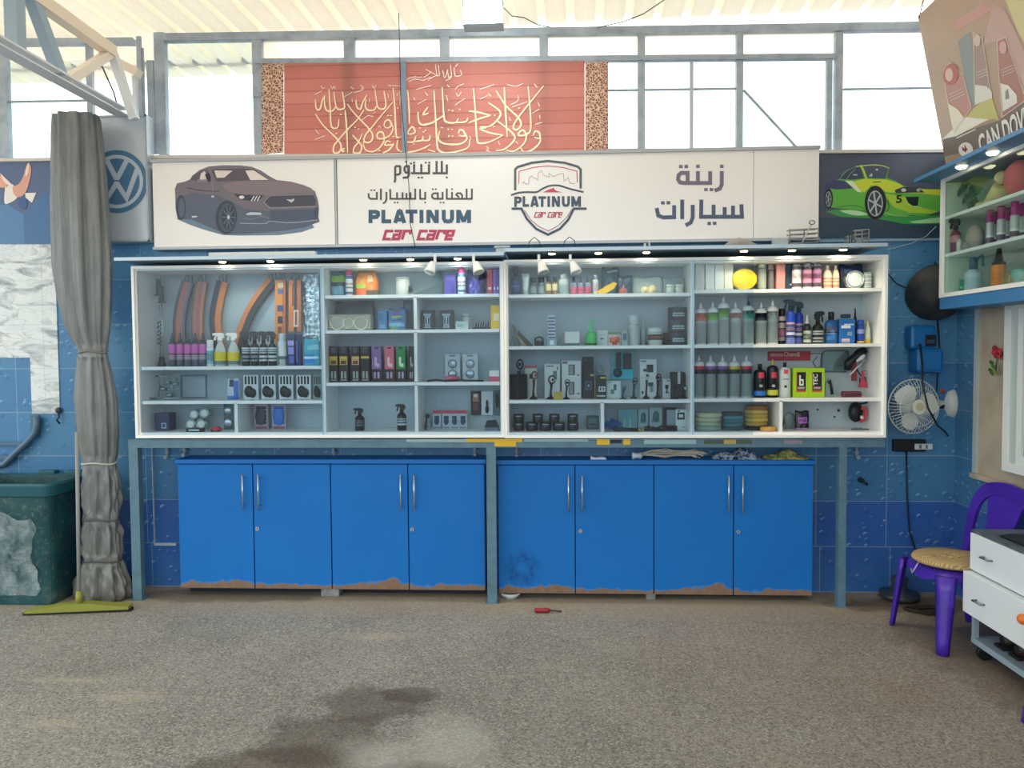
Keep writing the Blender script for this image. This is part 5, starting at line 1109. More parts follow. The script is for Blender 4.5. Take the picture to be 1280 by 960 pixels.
# ---- second shelf
I('box', 'light_panel_box', 'silver box with three round lamp faces on the second shelf', 'box', 407.5, 462, 394, 'M2', Y=-.2, body='#a8aa98', dp=.08, bev=.012)
t = bpy.data.objects['light_panel_box']; s_ = pxm(-.24)
for k, x in enumerate((-15.5, -1, 15)):
    r = (8.5, 6.5, 8.5)[k]*s_; MB().tube([(x*s_+r*math.cos(q), -.043, 8.5*s_+r*math.sin(q)) for q in [6.283*j/20 for j in range(20)]], .005, M('#d4d2b8', .2, .6), 6, closed=True).cyl((x*s_, -.040, 8.5*s_), (x*s_, -.043, 8.5*s_), r*.9, None, M('#8a8a78', .25, .5), 18).build('lamp_face', t)
I('bag', 'dark_bag', 'dark navy plastic bag behind the three-lamp box', 'bag', 410, 461, 372, 'M2', Y=-.08, body='#26404f', prints=((.3, .5, .7, .8, '#34505e'),), dp=.08, top=.1)
I('box', 'blue_box', 'light blue carton left of the colourful sponge bag', 'box', 473, 484.5, 389, 'M2', Y=-.15, body='#3f8ec4', prints=((.2, .1, .8, .3, '#78b8dc'), (.1, .5, .6, .9, '#2c74b0')), dp=.05)
I('bag', 'sponge_bag', 'clear bag of blue and green sponges on the second shelf', 'bag', 485, 508, 386, 'M2', Y=-.17, body='#4a8ab8', prints=((.2, .55, .8, .65, '#a8c050'), (.1, .2, .9, .35, '#8cc4e4'), (.3, .7, .7, .9, '#7868a8'), (.2, .4, .8, .5, '#2c5c84'), (.1, .03, .6, .15, '#68a878')), dp=.09)
I('box', 'navy_box', 'tall dark navy carton against the middle divider', 'box', 505, 517, 376, 'M2', Y=-.07, body='#24445f', dp=.06, prints=((.2, .7, .8, .9, '#3a6284'),))
for i, (x0, x1, tx) in enumerate(((527, 543, 'left of two small black boxes with white lamp icon'), (550, 567, 'right of two small black boxes with white lamp icon'))):
    I('box', 'black_box', tx, 'box', x0, x1, 388, 'M2', Y=-.16, group='black boxes with lamp icon', body='#20333a', dp=.06, prints=((.3, .15, .42, .72, '#93b4c4'), (.58, .15, .7, .72, '#93b4c4'), (.2, .72, .8, .82, '#93b4c4'), (.35, .3, .65, .6, '#20333a'), (.45, .2, .55, .7, '#b4ccd4'), (.25, .1, .75, .16, '#93b4c4')))
I('bottle', 'glass_jar', 'small clear jar right of the black lamp boxes', 'jar', 578, 589, 392, 'M2', Y=-.14, body='#a8c0bc', cap='#b8ccc8', sh=.75, nk=.82, nr=.8, cr_=.95, mat=CLRW)
I('box', 'clear_box', 'low clear plastic box in front of the jar', 'box', 570, 586, 402, 'M2', Y=-.22, body='#b4c8c6', prints=((.1, .3, .6, .7, '#8fa8a8'),), dp=.05)
t = thing('spike_mat', 'small black mat with upright spikes beside the yellow box', 'mat', Vector((W(602, 410, -.2).x, -.2, SHELF['M2']))); s_ = pxm(-.2)
MB().box((-11*s_, -.04, 0), (11*s_, .04, .012), M('#1d2b30', .6), .003).build('mat_base', t)
for k in range(6): MB().tube([((-7+k*3)*s_, 0, .012), ((-6.5+k*3)*s_, 0, .045+.008*(k % 2))], [.005, .002], M('#2a3a40'), 6).build('spike', t)
I('box', 'yellow_box', 'bright yellow carton with white square at the cabinet right side', 'box', 614, 624.5, 382, 'M2', Y=-.2, body='#f2c422', dp=.05, prints=((.3, .35, .95, .65, '#f6e8b4'),))
# ---- tall perfume boxes
for i, (x0, x1, c, ac) in enumerate(((411, 422, '#26302f', '#c8a038'), (425, 436, '#26302f', '#c8a850'), (440, 450.5, '#22292c', '#d8a07c'), (451.5, 463, '#22292c', '#c8b858'), (465.5, 477.5, '#8a6aa0', '#c8b0d0'), (481.5, 493.5, '#d86a80', '#f0c8c8'), (496, 507.5, '#1f8a48', '#cfe8cc'), (511.5, 518, '#48484c', '#a8a8a8'))):
    dark = '#20292e'; nm = ('black box with gold label at far left', 'black box with pale gold label second', 'black box with reddish gold label third', 'black box with yellow band fourth', 'purple-topped box', 'pink-topped box', 'green-topped box', 'grey box half hidden by the divider')[i]
    if i < 4: pr = ((.05, .48, .95, .70, ac if i < 3 else dark), (.05, .66, .95, .72, '#d8b848'), (.2, .5, .8, .6, '#5a4420' if i < 3 else dark), (.3, .82, .7, .96, '#4f5c60'), (.4, .86, .6, .92, dark), (.2, .1, .42, .3, '#98a4a0'), (.58, .1, .8, .3, '#98a4a0'), (.15, .04, .85, .08, '#7f8c88'))
    else: pr = ((0, .0, 1, .36, dark), (.2, .1, .42, .28, '#a898b0'), (.58, .1, .8, .28, '#a898b0'), (.3, .45, .55, .7, ac), (.45, .42, .8, .52, ac), (.3, .93, .7, .97, dark))
    I('box', 'perfume_box', nm+' among the tall scent boxes', 'scent box', x0, x1, 433, 'M3', Y=-.2, group='tall scent boxes', body=c, dp=.055, prints=pr)
for i, (x0, x1) in enumerate(((556, 575), (578, 597))):
    I('card', 'mirror_card', ('left' if i == 0 else 'right')+' of two white cards holding round stick-on mirrors', 'blister card', x0, x1, 443, 'M3', Y=-.12, group='round mirror cards', body='#c0d0d4', prints=((.3, .92, .7, .97, '#6c8088'),), blobs=((.5, .64, .3, .17, '#9fb0ba'), (.5, .26, .3, .17, '#9fb0ba'), (.45, .66, .16, .09, '#2f5c78')))
I('box', 'pink_gadget', 'pink lidded gadget lying in front of the mirror cards', 'gadget', 557, 574, 470, 'M3', Y=-.22, body='#c05474', dp=.05, bev=.008, prints=((.1, .5, .5, .8, '#d87c94'),))
tag(MB().tube([(-.16, .0, .006), (-.1, .01, .012), (-.04, -.01, .007), (.03, .01, .012), (.09, -.012, .008), (.16, 0, .007), (.2, .01, .006)], .006, M('#2a3440'), 8).build('black_cable', None, Vector((W(565, 477, -.255).x, -.262, SHELF['M3']))), 'black cable lying along the third shelf before the mirror cards', 'cable')
I('box', 'plaster_box', 'small pink and white carton by the right cabinet side', 'box', 612, 624.5, 463, 'M3', Y=-.18, body='#dfe4e4', dp=.05, prints=((0, 0, 1, .45, '#d0587c'),))
# ---- bottom middle
for x, yt, tx in ((449.5, 511, 'left one of two lone black spray bottles at the cabinet bottom'), (502, 506, 'right one of two lone black spray bottles with white label')):
    I('trigger', 'spray_bottle', tx, 'bottle', x-6, x+6, yt, 'M4', Y=-.2, group='lone black spray bottles', body='#18242c', cap='#151f26', d=1, bz=.68, hw=1.35, sh=.55, sy=1, bands=((.2, .46, '#a8bcc4' if x > 470 else '#5a6c78'), (.27, .33, '#2a3840'), (.38, .42, '#18242c')))
a, b = W(417, 532, -.02), W(426, 522, -.02); tag(MB().box((0, -.008, 0), (b.x-a.x, 0, b.z-a.z), M('#b9c9c8', .4), .002).box((.012, -.010, .012), (b.x-a.x-.012, -.008, b.z-a.z-.012), M('#aebfbe', .4)).build('wall_socket', None, a), 'pale socket plate on the cabinet back at bottom middle', 'socket')
for i, x in enumerate((546, 557.7, 568, 578.5)):
    I('card', 'gauge_card', ORD[i]+' from left of four red-topped cards at the cabinet bottom', 'blister card', x-5.2, x+5.2, 514, 'M4', Y=-.12, group='red-topped cards', body='#aebfc8', prints=((0, .82, 1, 1, '#b84a5c'), (.1, .04, .9, .1, '#7a6c88'), (.2, .55, .8, .7, '#3a5468')), blobs=((.5, .42, .3, .2, '#2c4a66'),))
t = thing('gauge_tool', 'small dark-headed clip tool standing left of the red-topped cards', 'tool', Vector((W(534.5, 540, -.18).x, -.18, SHELF['M4'])))
s_ = pxm(-.18); MB().tube([(0, 0, 18*s_), (-3*s_, 0, 1*s_)], .007, M('#33444c'), 8).build('leg', t); MB().tube([(0, 0, 18*s_), (3*s_, 0, 1*s_)], .006, M('#8fa0a6'), 8).build('leg', t); MB().ball((0, 0, 18*s_), 3*s_, M('#1d2a32')).build('head', t)
I('card', 'tool_card', 'brown and black blister pack hanging at lower right of left cabinet', 'blister card', 588.5, 600.5, 489, 'M4', Y=-.06, yb=519, body='#2e3438', prints=((.2, .55, .8, .9, '#9c7c60'), (.3, .75, .7, .88, '#d8cec0'), (.2, .2, .7, .5, '#6a4c3c')), dp=.02)
I('card', 'tool_card', 'white blister card with small black tool hanging at lower right', 'blister card', 601.5, 616, 489, 'M4', Y=-.06, yb=519, body='#ccd8da', blobs=((.5, .25, .16, .18, '#22303a'), (.5, .5, .1, .14, '#33434c')), dp=.006)
I('card', 'tool_card', 'dark narrow pack hanging at the right cabinet side', 'blister card', 617.5, 625, 488, 'M4', Y=-.06, yb=519, body='#54707c', blobs=((.5, .6, .3, .3, '#22323c'),), dp=.006)
t = thing('scrub_brush', 'low black brush with pale stripes at bottom right of left cabinet', 'brush', Vector((W(615, 540, -.2).x, -.2, SHELF['M4']))); s_ = pxm(-.2)
MB().prism([(-9*s_, 4*s_), (-6*s_, 12*s_), (5*s_, 12.5*s_), (9*s_, 4*s_)], -.03, .03, M('#1c2934', .4)).build('handle', t); MB().box((-9*s_, -.028, 0), (9*s_, .028, 4*s_), M('#5f7788', .9)).build('bristles', t)
# ================= right cabinet, upper left shelf
I('bottle', 'navy_bottle', 'large navy bottle at far left of the right cabinet', 'bottle', 638.5, 650.5, 329, 'R1', Y=-.2, body='#203a5c', cap='#223048', sh=.6, nk=.72, nr=.5, bands=((.15, .5, '#2c4a74'), (.3, .33, '#7c98b8')))
I('bottle', 'white_tube', 'white flip-cap tube standing beside the navy bottle', 'tube', 652.5, 661.5, 339, 'R1', Y=-.2, body='#c4d4d6', cap='#b4c4c8', sh=.3, nk=.2, nr=.8, bands=()) if False else None
t = thing('white_tube', 'white squeeze tube standing on its cap beside the navy bottle', 'tube', Vector((W(657, 366, -.2).x, -.2, SHELF['R1']))); s_ = pxm(-.2)
mb = MB(); NN = 16; lev = [(3.2, 3.2, 5.5), (3.6, 3.6, 8), (4.2, 2.6, 18), (4.8, .6, 27.5)]
vs = [(a_*s_*math.cos(6.283*k/NN), b_*s_*math.sin(6.283*k/NN), z*s_) for a_, b_, z in lev for k in range(NN)]
mb.add(vs, [(i*NN+k, i*NN+(k+1) % NN, (i+1)*NN+(k+1) % NN, (i+1)*NN+k) for i in range(3) for k in range(NN)]+[list(range(NN))[::-1], list(range(3*NN, 4*NN))], M('#c8d8da', .35), True).build('tube_body', t); MB().lathe([(0, 0), (3*s_, 0), (3*s_, 5.5*s_), (0, 5.5*s_)], M('#a9bcc2')).build('cap', t)
for x0, x1, yt, c, tx in ((662.5, 671, 347, '#3c4c50', 'short dark jar right of the white tube'), (672, 680.5, 347, '#52646a', 'short grey jar left of the amber bottles')):
    I('bottle', 'small_jar', tx, 'jar', x0, x1, yt, 'R1', Y=-.2, group='small dark jars', body=c, cap='#28343a', sh=.66, nk=.72, nr=.75, cr_=.9, bands=((.12, .5, '#7f9096'),))
for i, (x0, x1) in enumerate(((682, 689), (690, 697))):
    I('bottle', 'amber_bottle', ('left' if i == 0 else 'right')+' of two small amber bottles with cream labels', 'bottle', x0, x1, 346, 'R1', Y=-.2, group='small amber bottles', body='#7a6440', cap='#2c2a28', sh=.6, nk=.72, nr=.45, bands=((.25, .6, '#d6c8a0'), (.1, .25, '#8a6c3a')))
I('bottle', 'clear_bottle', 'wide clear flask between amber and pink bottles', 'bottle', 698, 711, 343, 'R1', Y=-.18, cap='#c8d4d4', sh=.7, nk=.8, nr=.5, mat=CLRW, bands=((.1, .5, '#8fa4a8'),))
for i, (x0, x1) in enumerate(((713, 721.3), (722, 730), (730.7, 738.5))):
    I('bottle', 'pink_bottle', ORD[i]+' from left of three small bottles of pink liquid', 'bottle', x0, x1, 345, 'R1', Y=-.2, group='small bottles of pink liquid', body='#7c8ca0', cap='#39464e', sh=.55, nk=.66, nr=.4, tip=1, bands=((.05, .42, '#c85878'), (.12, .2, '#e89ab0')))
I('bottle', 'lilac_bottle', 'slim clear bottle with pale lilac label by the yellow brush', 'bottle', 740.5, 748, 344, 'R1', Y=-.19, cap='#8c9ca4', sh=.7, nk=.8, nr=.5, mat=CLRW, bands=((.2, .6, '#b0a4b8'),))
t = thing('yellow_brush', 'yellow brush lying tilted on the upper shelf of right cabinet', 'brush', Vector((W(759, 366, -.22).x, -.22, SHELF['R1']))); s_ = pxm(-.22)
MB().prism([(-11*s_, 0), (-12*s_, 4*s_), (-2*s_, 10*s_), (8*s_, 15*s_), (12*s_, 13*s_), (8*s_, 7*s_), (-4*s_, 0)], -.02, .02, M('#e0b42c', .5)).build('handle', t); MB().prism([(-12*s_, 0), (-16*s_, 1*s_), (-16*s_, 4*s_), (-12*s_, 4*s_)], -.018, .018, M('#d8c8a0', .9)).build('bristles', t)
I('bag', 'teal_bag', 'teal plastic bag standing behind the yellow brush', 'bag', 752, 774, 333, 'R1', Y=-.1, body='#40707e', prints=((.3, .8, .9, .9, '#a8c0c8'), (.1, .3, .5, .6, '#355c6a')), dp=.08, top=.05)
I('bag', 'navy_bag', 'dark navy bag behind the small red ball', 'bag', 771, 791, 345, 'R1', Y=-.17, body='#27445a', dp=.07)
t = thing('red_fragrance_ball', 'small dull red ball on the upper shelf of right cabinet', 'ball', Vector((W(779, 366, -.25).x, -.25, SHELF['R1']))); MB().lathe([(0, 0), (.02, 0), (.027, .012), (.024, .03), (.01, .04), (0, .041)], M('#a85c58', .5), n=18).build('ball', t); MB().cyl((0, 0, .04), (0, 0, .055), .004, None, M('#c8b8b0')).build('stem', t)
for i, (x, r, yt) in enumerate(((806, 5, 354), (815, 5.5, 356))):
    t = thing('cream_puff', ('left' if i == 0 else 'right')+' of two cream fluffy balls inside clear bags', 'ball', Vector((W(x, 366, -.22).x, -.22, SHELF['R1'])), 'cream fluffy balls'); r *= pxm(-.22)
    MB().ball((0, 0, r*1.0), r, M('#e6d6a4', .9), 1, 1, 1).build('puff', t); MB().ball((.004, -r*.7, r*.5), r*.4, M('#b8a878', .9)).build('puff_patch', t)
I('bag', 'clear_bag', 'clear crumpled bag behind the cream balls', 'bag', 788, 829, 346, 'R1', Y=-.13, mat=clear_mat('#b8c8c8', .5), dp=.06, top=.3)
I('bag', 'clear_bag', 'clear bag of white cups at right of the upper shelf', 'bag', 832, 861, 347, 'R1', Y=-.12, mat=clear_mat('#a8bcbc', .5), dp=.05, top=.2)
for i, x in enumerate((838, 848.5)):
    I('bottle', 'white_cup', ('left' if i == 0 else 'right')+' of two white cups in front of a clear bag', 'cup', x-5, x+5, 356, 'R1', Y=-.2, group='white cups', body='#bccac4', cap='#c8d4cc', sh=.7, nk=.75, nr=.9, cr_=1.)
# ---- second shelf right cabinet
t = thing('wood_rods', 'sheaf of thin pale rods leaning at left of the second shelf', 'rods', Vector((W(650, 430, -.15).x, -.15, SHELF['R2']))); s_ = pxm(-.15)
for i, (x0, x1, zt, c) in enumerate(((-9, -10, 28, '#9aa8a0'), (-6, -8, 26, '#8a9890'), (-3, -6, 24, '#a8a890'), (0, -7, 22, '#7c8c88'))):
    MB().tube([(x0*s_, -.02+.012*i, .004), (x1*s_, .08, zt*s_)], .005, M(c, .5), 6).build('rod', t)
t = thing('wooden_wedge', 'dark wooden wedge blade leaning beside the pale rods', 'blade', Vector((W(657, 430, -.22).x, -.22, SHELF['R2']))); MB().prism([(10*s_, 0), (-9*s_, 20*s_), (-10*s_, 14*s_), (2*s_, 0)], -.006, .006, M('#4a4a40', .5)).prism([(2*s_, 0), (-10*s_, 14*s_), (-10.5*s_, 12*s_), (-1*s_, 0)], -.004, .004, M('#a08858', .5)).build('blade', t)
t = thing('hand_weight', 'small black ring-handled weight on the second shelf', 'weight', Vector((W(674, 430, -.2).x, -.2, SHELF['R2']))); MB().lathe([(0, 0), (.026, 0), (.031, .012), (.028, .034), (.0, .036)], M('#1f2d34', .4)).build('weight_body', t); MB().tube([(-.024, 0, .028), (-.022, 0, .05), (0, 0, .058), (.022, 0, .05), (.024, 0, .028)], .006, M('#1f2d34', .4), 8).build('handle', t)
I('box', 'checked_box', 'tall narrow box with blue and white checked print', 'box', 684.5, 694, 394, 'R2', Y=-.14, body='#b8c8d4', dp=.04, prints=tuple((.1 if k % 2 else .0, .14+k*.105, 1 if k % 2 else .9, .19+k*.105, '#46618a') for k in range(8))+((.2, .0, .8, .1, '#e0e8ea'),))
I('box', 'small_box', 'tiny grey box in front of the checked box', 'box', 683.5, 696, 424, 'R2', Y=-.25, body='#7f98a4', dp=.03, prints=((.3, .2, .7, .8, '#c8d8dc'),))
t = I('box', 'white_bag_box', 'white box with dark lower edge left of the green bottle', 'box', 703, 724, 415, 'R2', Y=-.18, body='#c4d2d2', dp=.06, prints=((.0, .0, 1, .2, '#4f6468'), (.0, .2, .15, 1, '#8c7c84')))
t = thing('green_bottle', 'bright green cone-nosed glue bottle on the second shelf', 'bottle', Vector((W(739, 430, -.2).x, -.2, SHELF['R2']))); s_ = pxm(-.2)
MB().lathe([(0, 0), (6.5*s_, 0), (7*s_, .01), (6.5*s_, 15*s_), (4*s_, 17*s_), (0, 17*s_)], M('#2fae58', .35)).build('body', t); MB().lathe([(4*s_, 17*s_), (3.2*s_, 20*s_), (1.6*s_, 32*s_), (1*s_, 34*s_), (0, 34*s_)], M('#42c878', .35)).build('nozzle', t); MB().lathe([(7.1*s_, 1*s_), (7.1*s_, 3*s_)], M('#1a3a28')).build('label', t)
I('card', 'white_card', 'plain white card pack right of the green bottle', 'blister card', 746.5, 759.5, 413, 'R2', Y=-.13, body='#cfe0de', dp=.012, prints=((.3, .4, .6, .5, '#4a6464'), (.2, .7, .8, .74, '#8fb0b0')))
I('card', 'orange_card', 'orange and white pack in the middle of the second shelf', 'blister card', 760.5, 776, 415, 'R2', Y=-.14, body='#d8d0c4', dp=.014, prints=((.1, .2, .9, .6, '#e0734c'), (.3, .05, .7, .3, '#c04a4c'), (.0, .8, 1, 1, '#7c8c60')), blobs=((.35, .42, .25, .18, '#e8805c'), (.66, .5, .22, .16, '#e06a44')))
I('box', 'grey_device', 'small grey handheld device right of the orange pack', 'gadget', 777, 784.5, 414, 'R2', Y=-.2, body='#8fa4ac', dp=.02, bev=.004, prints=((.2, .35, .8, .85, '#3f5c6c'),))
I('bottle', 'silver_flask', 'tall silver thermos flask on the second shelf', 'flask', 785, 799.5, 394, 'R2', Y=-.16, body='#b8c4c4', cap='#c4d2d2', sh=.62, nk=.7, nr=.7, cr_=.82, bands=((.1, .6, '#a4b4b8'),))
I('bottle', 'steel_bottle', 'narrow steel bottle beside the silver flask', 'bottle', 800, 807.5, 398, 'R2', Y=-.13, body='#8fa2a6', cap='#a9b8ba', sh=.5, nk=.7, nr=.45)
I('bottle', 'round_jar', 'wide jar with red and black printed band on second shelf', 'jar', 810, 827.5, 410, 'R2', Y=-.17, body='#b4c4c0', cap='#c8d4d0', sh=.7, nk=.74, nr=.92, cr_=1., bands=((.3, .62, '#4a3434'), (.38, .52, '#c0705c')))
I('bottle', 'low_black_jar', 'low black jar partly behind the rolled navy towels', 'jar', 828, 838, 416, 'R2', Y=-.1, body='#28363e', cap='#28363e', sh=.7, nk=.75, nr=.9, cr_=.95)
for k in range(3):
    z = SHELF['R2']; s_ = pxm(-.17); t = thing('navy_roll', ('bottom', 'middle', 'top')[k]+' navy can in the stack of three on the second shelf', 'tin', Vector((W(849, 430, -.17).x, -.17, z+k*15.6*s_)), 'stacked navy tins')
    MB().lathe([(0, 0), (11*s_, 0), (11.5*s_, .003), (11.5*s_, 14.6*s_), (11*s_, 15.3*s_), (0, 15.3*s_)], M('#22384c', .4), n=24).build('body', t); mb = MB(); mb.lathe([(11.6*s_, 4*s_), (11.6*s_, 8.5*s_)], M('#8ca8b4', .4), a0=-2.2, a1=-.9, n=8); mb.lathe([(11.65*s_, 5.6*s_), (11.65*s_, 6.6*s_)], M('#22384c', .4), a0=-2.1, a1=-1.0, n=8).build('label', t)
# ---- third shelf: phone holders and their boxes
I('holder', 'phone_holder', 'tall black phone holder at far left of the third shelf', 'phone holder', 639.5, 655, 449, 'R3', Y=-.18, rz=.86, body='#182731', ring='#22333d')
MB().box((-.045, -.035, 0), (.045, .035, .16), M('#182a3c', .45), .004).build('carton_', bpy.data.objects['phone_holder']).name = 'black_case'
I('box', 'holder_box', 'pale box with arched red top behind a black gadget', 'box', 656, 671, 457, 'R3', Y=-.10, body='#c4c8c4', dp=.05, prints=((0, .92, 1, 1, '#b85460'), (.4, .6, .65, .75, '#22303a'), (.0, .0, .25, .5, '#5ccc7c')))
I('holder', 'phone_holder', 'black holder with pink-rimmed disc before the red-topped box', 'phone holder', 660.5, 672.5, 464, 'R3', Y=-.22, rz=.72, face='#d8b4b8', body='#1e2c36')
I('box', 'holder_box', 'white box with pictured grey phone mount, third shelf left', 'box', 680.5, 700, 455, 'R3', Y=-.10, body='#cfdcdc', dp=.05, prints=((.1, .92, .6, .95, '#5c7078'), (.55, .55, .8, .8, '#6c8088'), (.8, .82, .86, .92, '#33444c')))
I('holder', 'phone_holder', 'black holder with white-rimmed disc before the white box', 'phone holder', 681.5, 695, 469, 'R3', Y=-.22, rz=.66, face='#e0d0d0', body='#1d2c36')
I('box', 'gold_tin', 'low dull gold carton among the phone holders', 'box', 692, 703, 490, 'R3', Y=-.27, body='#a89838', dp=.03)
I('box', 'phone_box', 'tall white box printed with two dark phones', 'box', 702, 726, 451, 'R3', Y=-.11, body='#d0dada', dp=.06, prints=((.35, .62, .68, .9, '#3f4c54'), (.38, .64, .6, .88, '#8a979c'), (.35, .1, .65, .44, '#3f4c54'), (.38, .12, .58, .42, '#8a979c'), (.05, .92, .3, .98, '#8c6c70'), (.78, .6, .92, .64, '#c06c74'), (.78, .1, .92, .15, '#7c8c90'), (0, .5, 1, .505, '#a0b0b4')))
I('holder', 'phone_holder', 'small grey-ringed holder standing before the tall phone box', 'phone holder', 702.5, 713, 474, 'R3', Y=-.23, rz=.65, body='#22323c', ring='#5c7078')
I('box', 'speaker_box', 'tall black box with hanging tab and round wheel picture', 'box', 728.5, 741.5, 446, 'R3', Y=-.13, body='#1d2d38', dp=.06, prints=((.2, .2, .85, .42, '#3f5663'), (.35, .25, .7, .37, '#1d2d38'), (.45, .28, .6, .34, '#8fa4b0'), (.7, .54, 1, .58, '#c8c048'), (.15, .9, .3, .94, '#4a6068'), (.7, .9, .85, .94, '#4a6068')))
I('box', 'speaker_box', 'shorter black box with round speaker picture beside the tabbed one', 'box', 743, 757, 469, 'R3', Y=-.15, body='#24383f', dp=.06, prints=((.35, .3, .95, .52, '#c4d2d4'), (.45, .35, .85, .47, '#24383f'), (.55, .38, .75, .44, '#c4d2d4'), (.5, .86, .95, .93, '#c4c850'), (.2, .08, .95, .15, '#a4b4b8'), (.0, .0, .05, 1, '#a8b068')))
t = thing('silver_ring', 'pale ring-shaped holder hanging above the shorter black box', 'ring', W(750.5, 461, -.06)); r = 4.3*pxm(-.06); MB().tube([(r*math.cos(q), 0, r*math.sin(q)) for q in [6.283*i/24 for i in range(24)]], .005, M('#a9bfc2', .3, .3), 8, closed=True).cyl((0, 0, r), (0, .04, r+.005), .003, None, M('#a9bfc2'), 6).build('ring', t)
t = thing('hanging_charger', 'black charger in clear turquoise pack hanging over third shelf', 'charger', W(778, 475, -.06)); s_ = pxm(-.06)
MB().box((-14*s_, 0, 1*s_), (14*s_, .008, 35*s_), clear_mat('#54b8c4', .45)).build('pack', t); MB().box((-12*s_, -.004, 1*s_), (13*s_, -.0005, 13*s_), M('#24b4c8', .4)).build('insert_card', t)
MB().lathe([(0, 0), (5.5*s_, 0), (5.5*s_, .012), (0, .014)], M('#1c4658', .4), (0, 0, 0), 18).build('round_head', t); o = [c for c in t.children if c.name.startswith('round_head')][0]; o.rotation_euler = (1.5708, 0, 0); o.location = (-6*s_, -.005, 9*s_)
MB().box((1*s_, -.02, 14*s_), (11*s_, -.001, 33*s_), M('#1c3a46', .4), .004).build('charger_body', t); MB().box((-8*s_, -.018, 15*s_), (-2*s_, -.001, 34*s_), M('#1c3a46', .4), .004).build('plug', t)
I('box', 'mount_box', 'white box picturing a small mount, under the turquoise pack', 'box', 757.5, 775.5, 476, 'R3', Y=-.11, body='#c8dcdc', dp=.05, prints=((.3, .25, .55, .5, '#5f7880'), (.5, .45, .7, .8, '#4a646c'), (.1, .9, .4, .94, '#6c8488')))
I('holder', 'phone_holder', 'short teal-tinted holder in front of the small mount box', 'phone holder', 773, 784, 482, 'R3', Y=-.24, rz=.7, body='#1f5c6c', ring='#2c7484')
I('holder', 'phone_holder', 'dark teal holder left of the tall mount box', 'phone holder', 786.5, 797.5, 472, 'R3', Y=-.19, rz=.75, body='#1d4654', ring='#24505e')
I('box', 'mount_box', 'tall white box picturing a black windscreen mount', 'box', 799.5, 820, 449, 'R3', Y=-.10, body='#cddada', dp=.05, prints=((.4, .66, .8, .86, '#2a3a44'), (.2, .68, .5, .75, '#3f5058'), (.05, .93, .4, .96, '#5c7078'), (.5, .3, .8, .4, '#2c4a58'), (.1, .1, .2, .18, '#33444c'), (.6, .15, .8, .3, '#5f98a8'), (0, .52, 1, .525, '#5c6c70')))
I('holder', 'phone_holder', 'white-ringed slim black holder before the tall mount box', 'phone holder', 802.5, 813, 465, 'R3', Y=-.22, rz=.72, body='#1b2a34', ring='#c4d2d2')
I('holder', 'phone_holder', 'black ring holder right of the white-ringed holder', 'phone holder', 816, 827.5, 467, 'R3', Y=-.2, rz=.68, body='#1b2a34', ring='#24343e')
I('box', 'mount_box', 'small white box picturing a stand beside dark cases', 'box', 827.8, 838, 474, 'R3', Y=-.10, body='#c4d2d0', dp=.04, prints=((.3, .5, .7, .7, '#2a3a44'), (.4, .3, .6, .5, '#3a4a54'), (.3, .25, .8, .3, '#33444c'), (.5, .88, .9, .94, '#4a5c64')))
I('box', 'dark_case', 'dark bulky case with pale strip at right of third shelf', 'case', 838.5, 855, 465, 'R3', Y=-.12, body='#22333c', dp=.07, bev=.008, prints=((.45, .55, .65, 1, '#a4b8bc'), (.0, .3, .9, .34, '#3c505a'), (.0, .2, .9, .23, '#3c505a')))
I('holder', 'phone_holder', 'squat black holder in front of the dark case', 'phone holder', 836, 850, 480, 'R3', Y=-.23, rz=.6, body='#1d2c34')
I('holder', 'phone_holder', 'white-faced round holder at right end of third shelf', 'phone holder', 852, 862, 482, 'R3', Y=-.2, rz=.5, face='#c8d4d4', body='#22333c')
# ---- bottom of the right cabinet, left part
s_ = pxm(-.19)
def tin(px, lvl, tx, w=13.5, Y=-.19):
    t = thing('black_tin', tx, 'tin', Vector((W(px, 540, Y).x, Y, SHELF['R4']+lvl*10.6*s_+.0006)), 'low black tins at the cabinet bottom'); r = w/2*s_
    MB().lathe([(0, 0), (r*.96, 0), (r, .003), (r, 6*s_), (r*.97, 6.4*s_)], M('#1a2530', .35), n=22).build('body', t); MB().lathe([(r*1.02, 6.4*s_), (r*1.02, 9.8*s_), (r*.96, 10.4*s_), (0, 10.4*s_)], M('#222c3a', .35), n=22).build('lid', t)
    MB().lathe([(r*1.025, 7.4*s_), (r*1.025, 8.6*s_)], M('#8c9cb0', .35), a0=-2.1, a1=-1.0, n=8).build('label', t)
tin(648.5, 0, 'lower tin of the leftmost black pair'); tin(648.5, 1, 'upper tin of the leftmost black pair')
for i, x in enumerate((665, 682, 698.5)): tin(x, 0, ORD[i]+' tin in the bottom row of the black tin pyramid', 15)
for i, x in enumerate((672.5, 693)): tin(x, 1, ('left' if i == 0 else 'right')+' tin on top of the black tin pyramid', 13)
tin(716, 0, 'lower tin of the right-hand black pair', 14); tin(716, 1, 'upper tin of the right-hand black pair', 13)
t = I('box', 'clear_case', 'dark framed clear case at the bottom beside the divider', 'case', 735, 749.5, 520, 'R4', Y=-.1, body='#33505a', dp=.04, prints=((.12, .15, .88, .85, '#4a6c74'), (.2, .3, .8, .4, '#2c444c')))
t = thing('blue_fringe_duster', 'bright blue fringed duster lying at bottom of the right cabinet', 'duster', Vector((W(765, 540, -.16).x, -.16, SHELF['R4']))); rr = random.Random(2)
for k in range(16):
    q = 3.1416*k/15; r = .05+.02*rr.random(); MB().tube([(0, 0, .03), (r*.6*math.cos(q), -.02-.02*rr.random(), .03+r*.5*math.sin(q)), (r*math.cos(q), -.03, max(.008, .03+r*.9*math.sin(q)-.012))], [.006, .007, .003], M('#2c5ca4', .8), 6).build('fringe', t)
MB().ball((0, 0, .03), .028, M('#24508c', .8)).build('core', t)
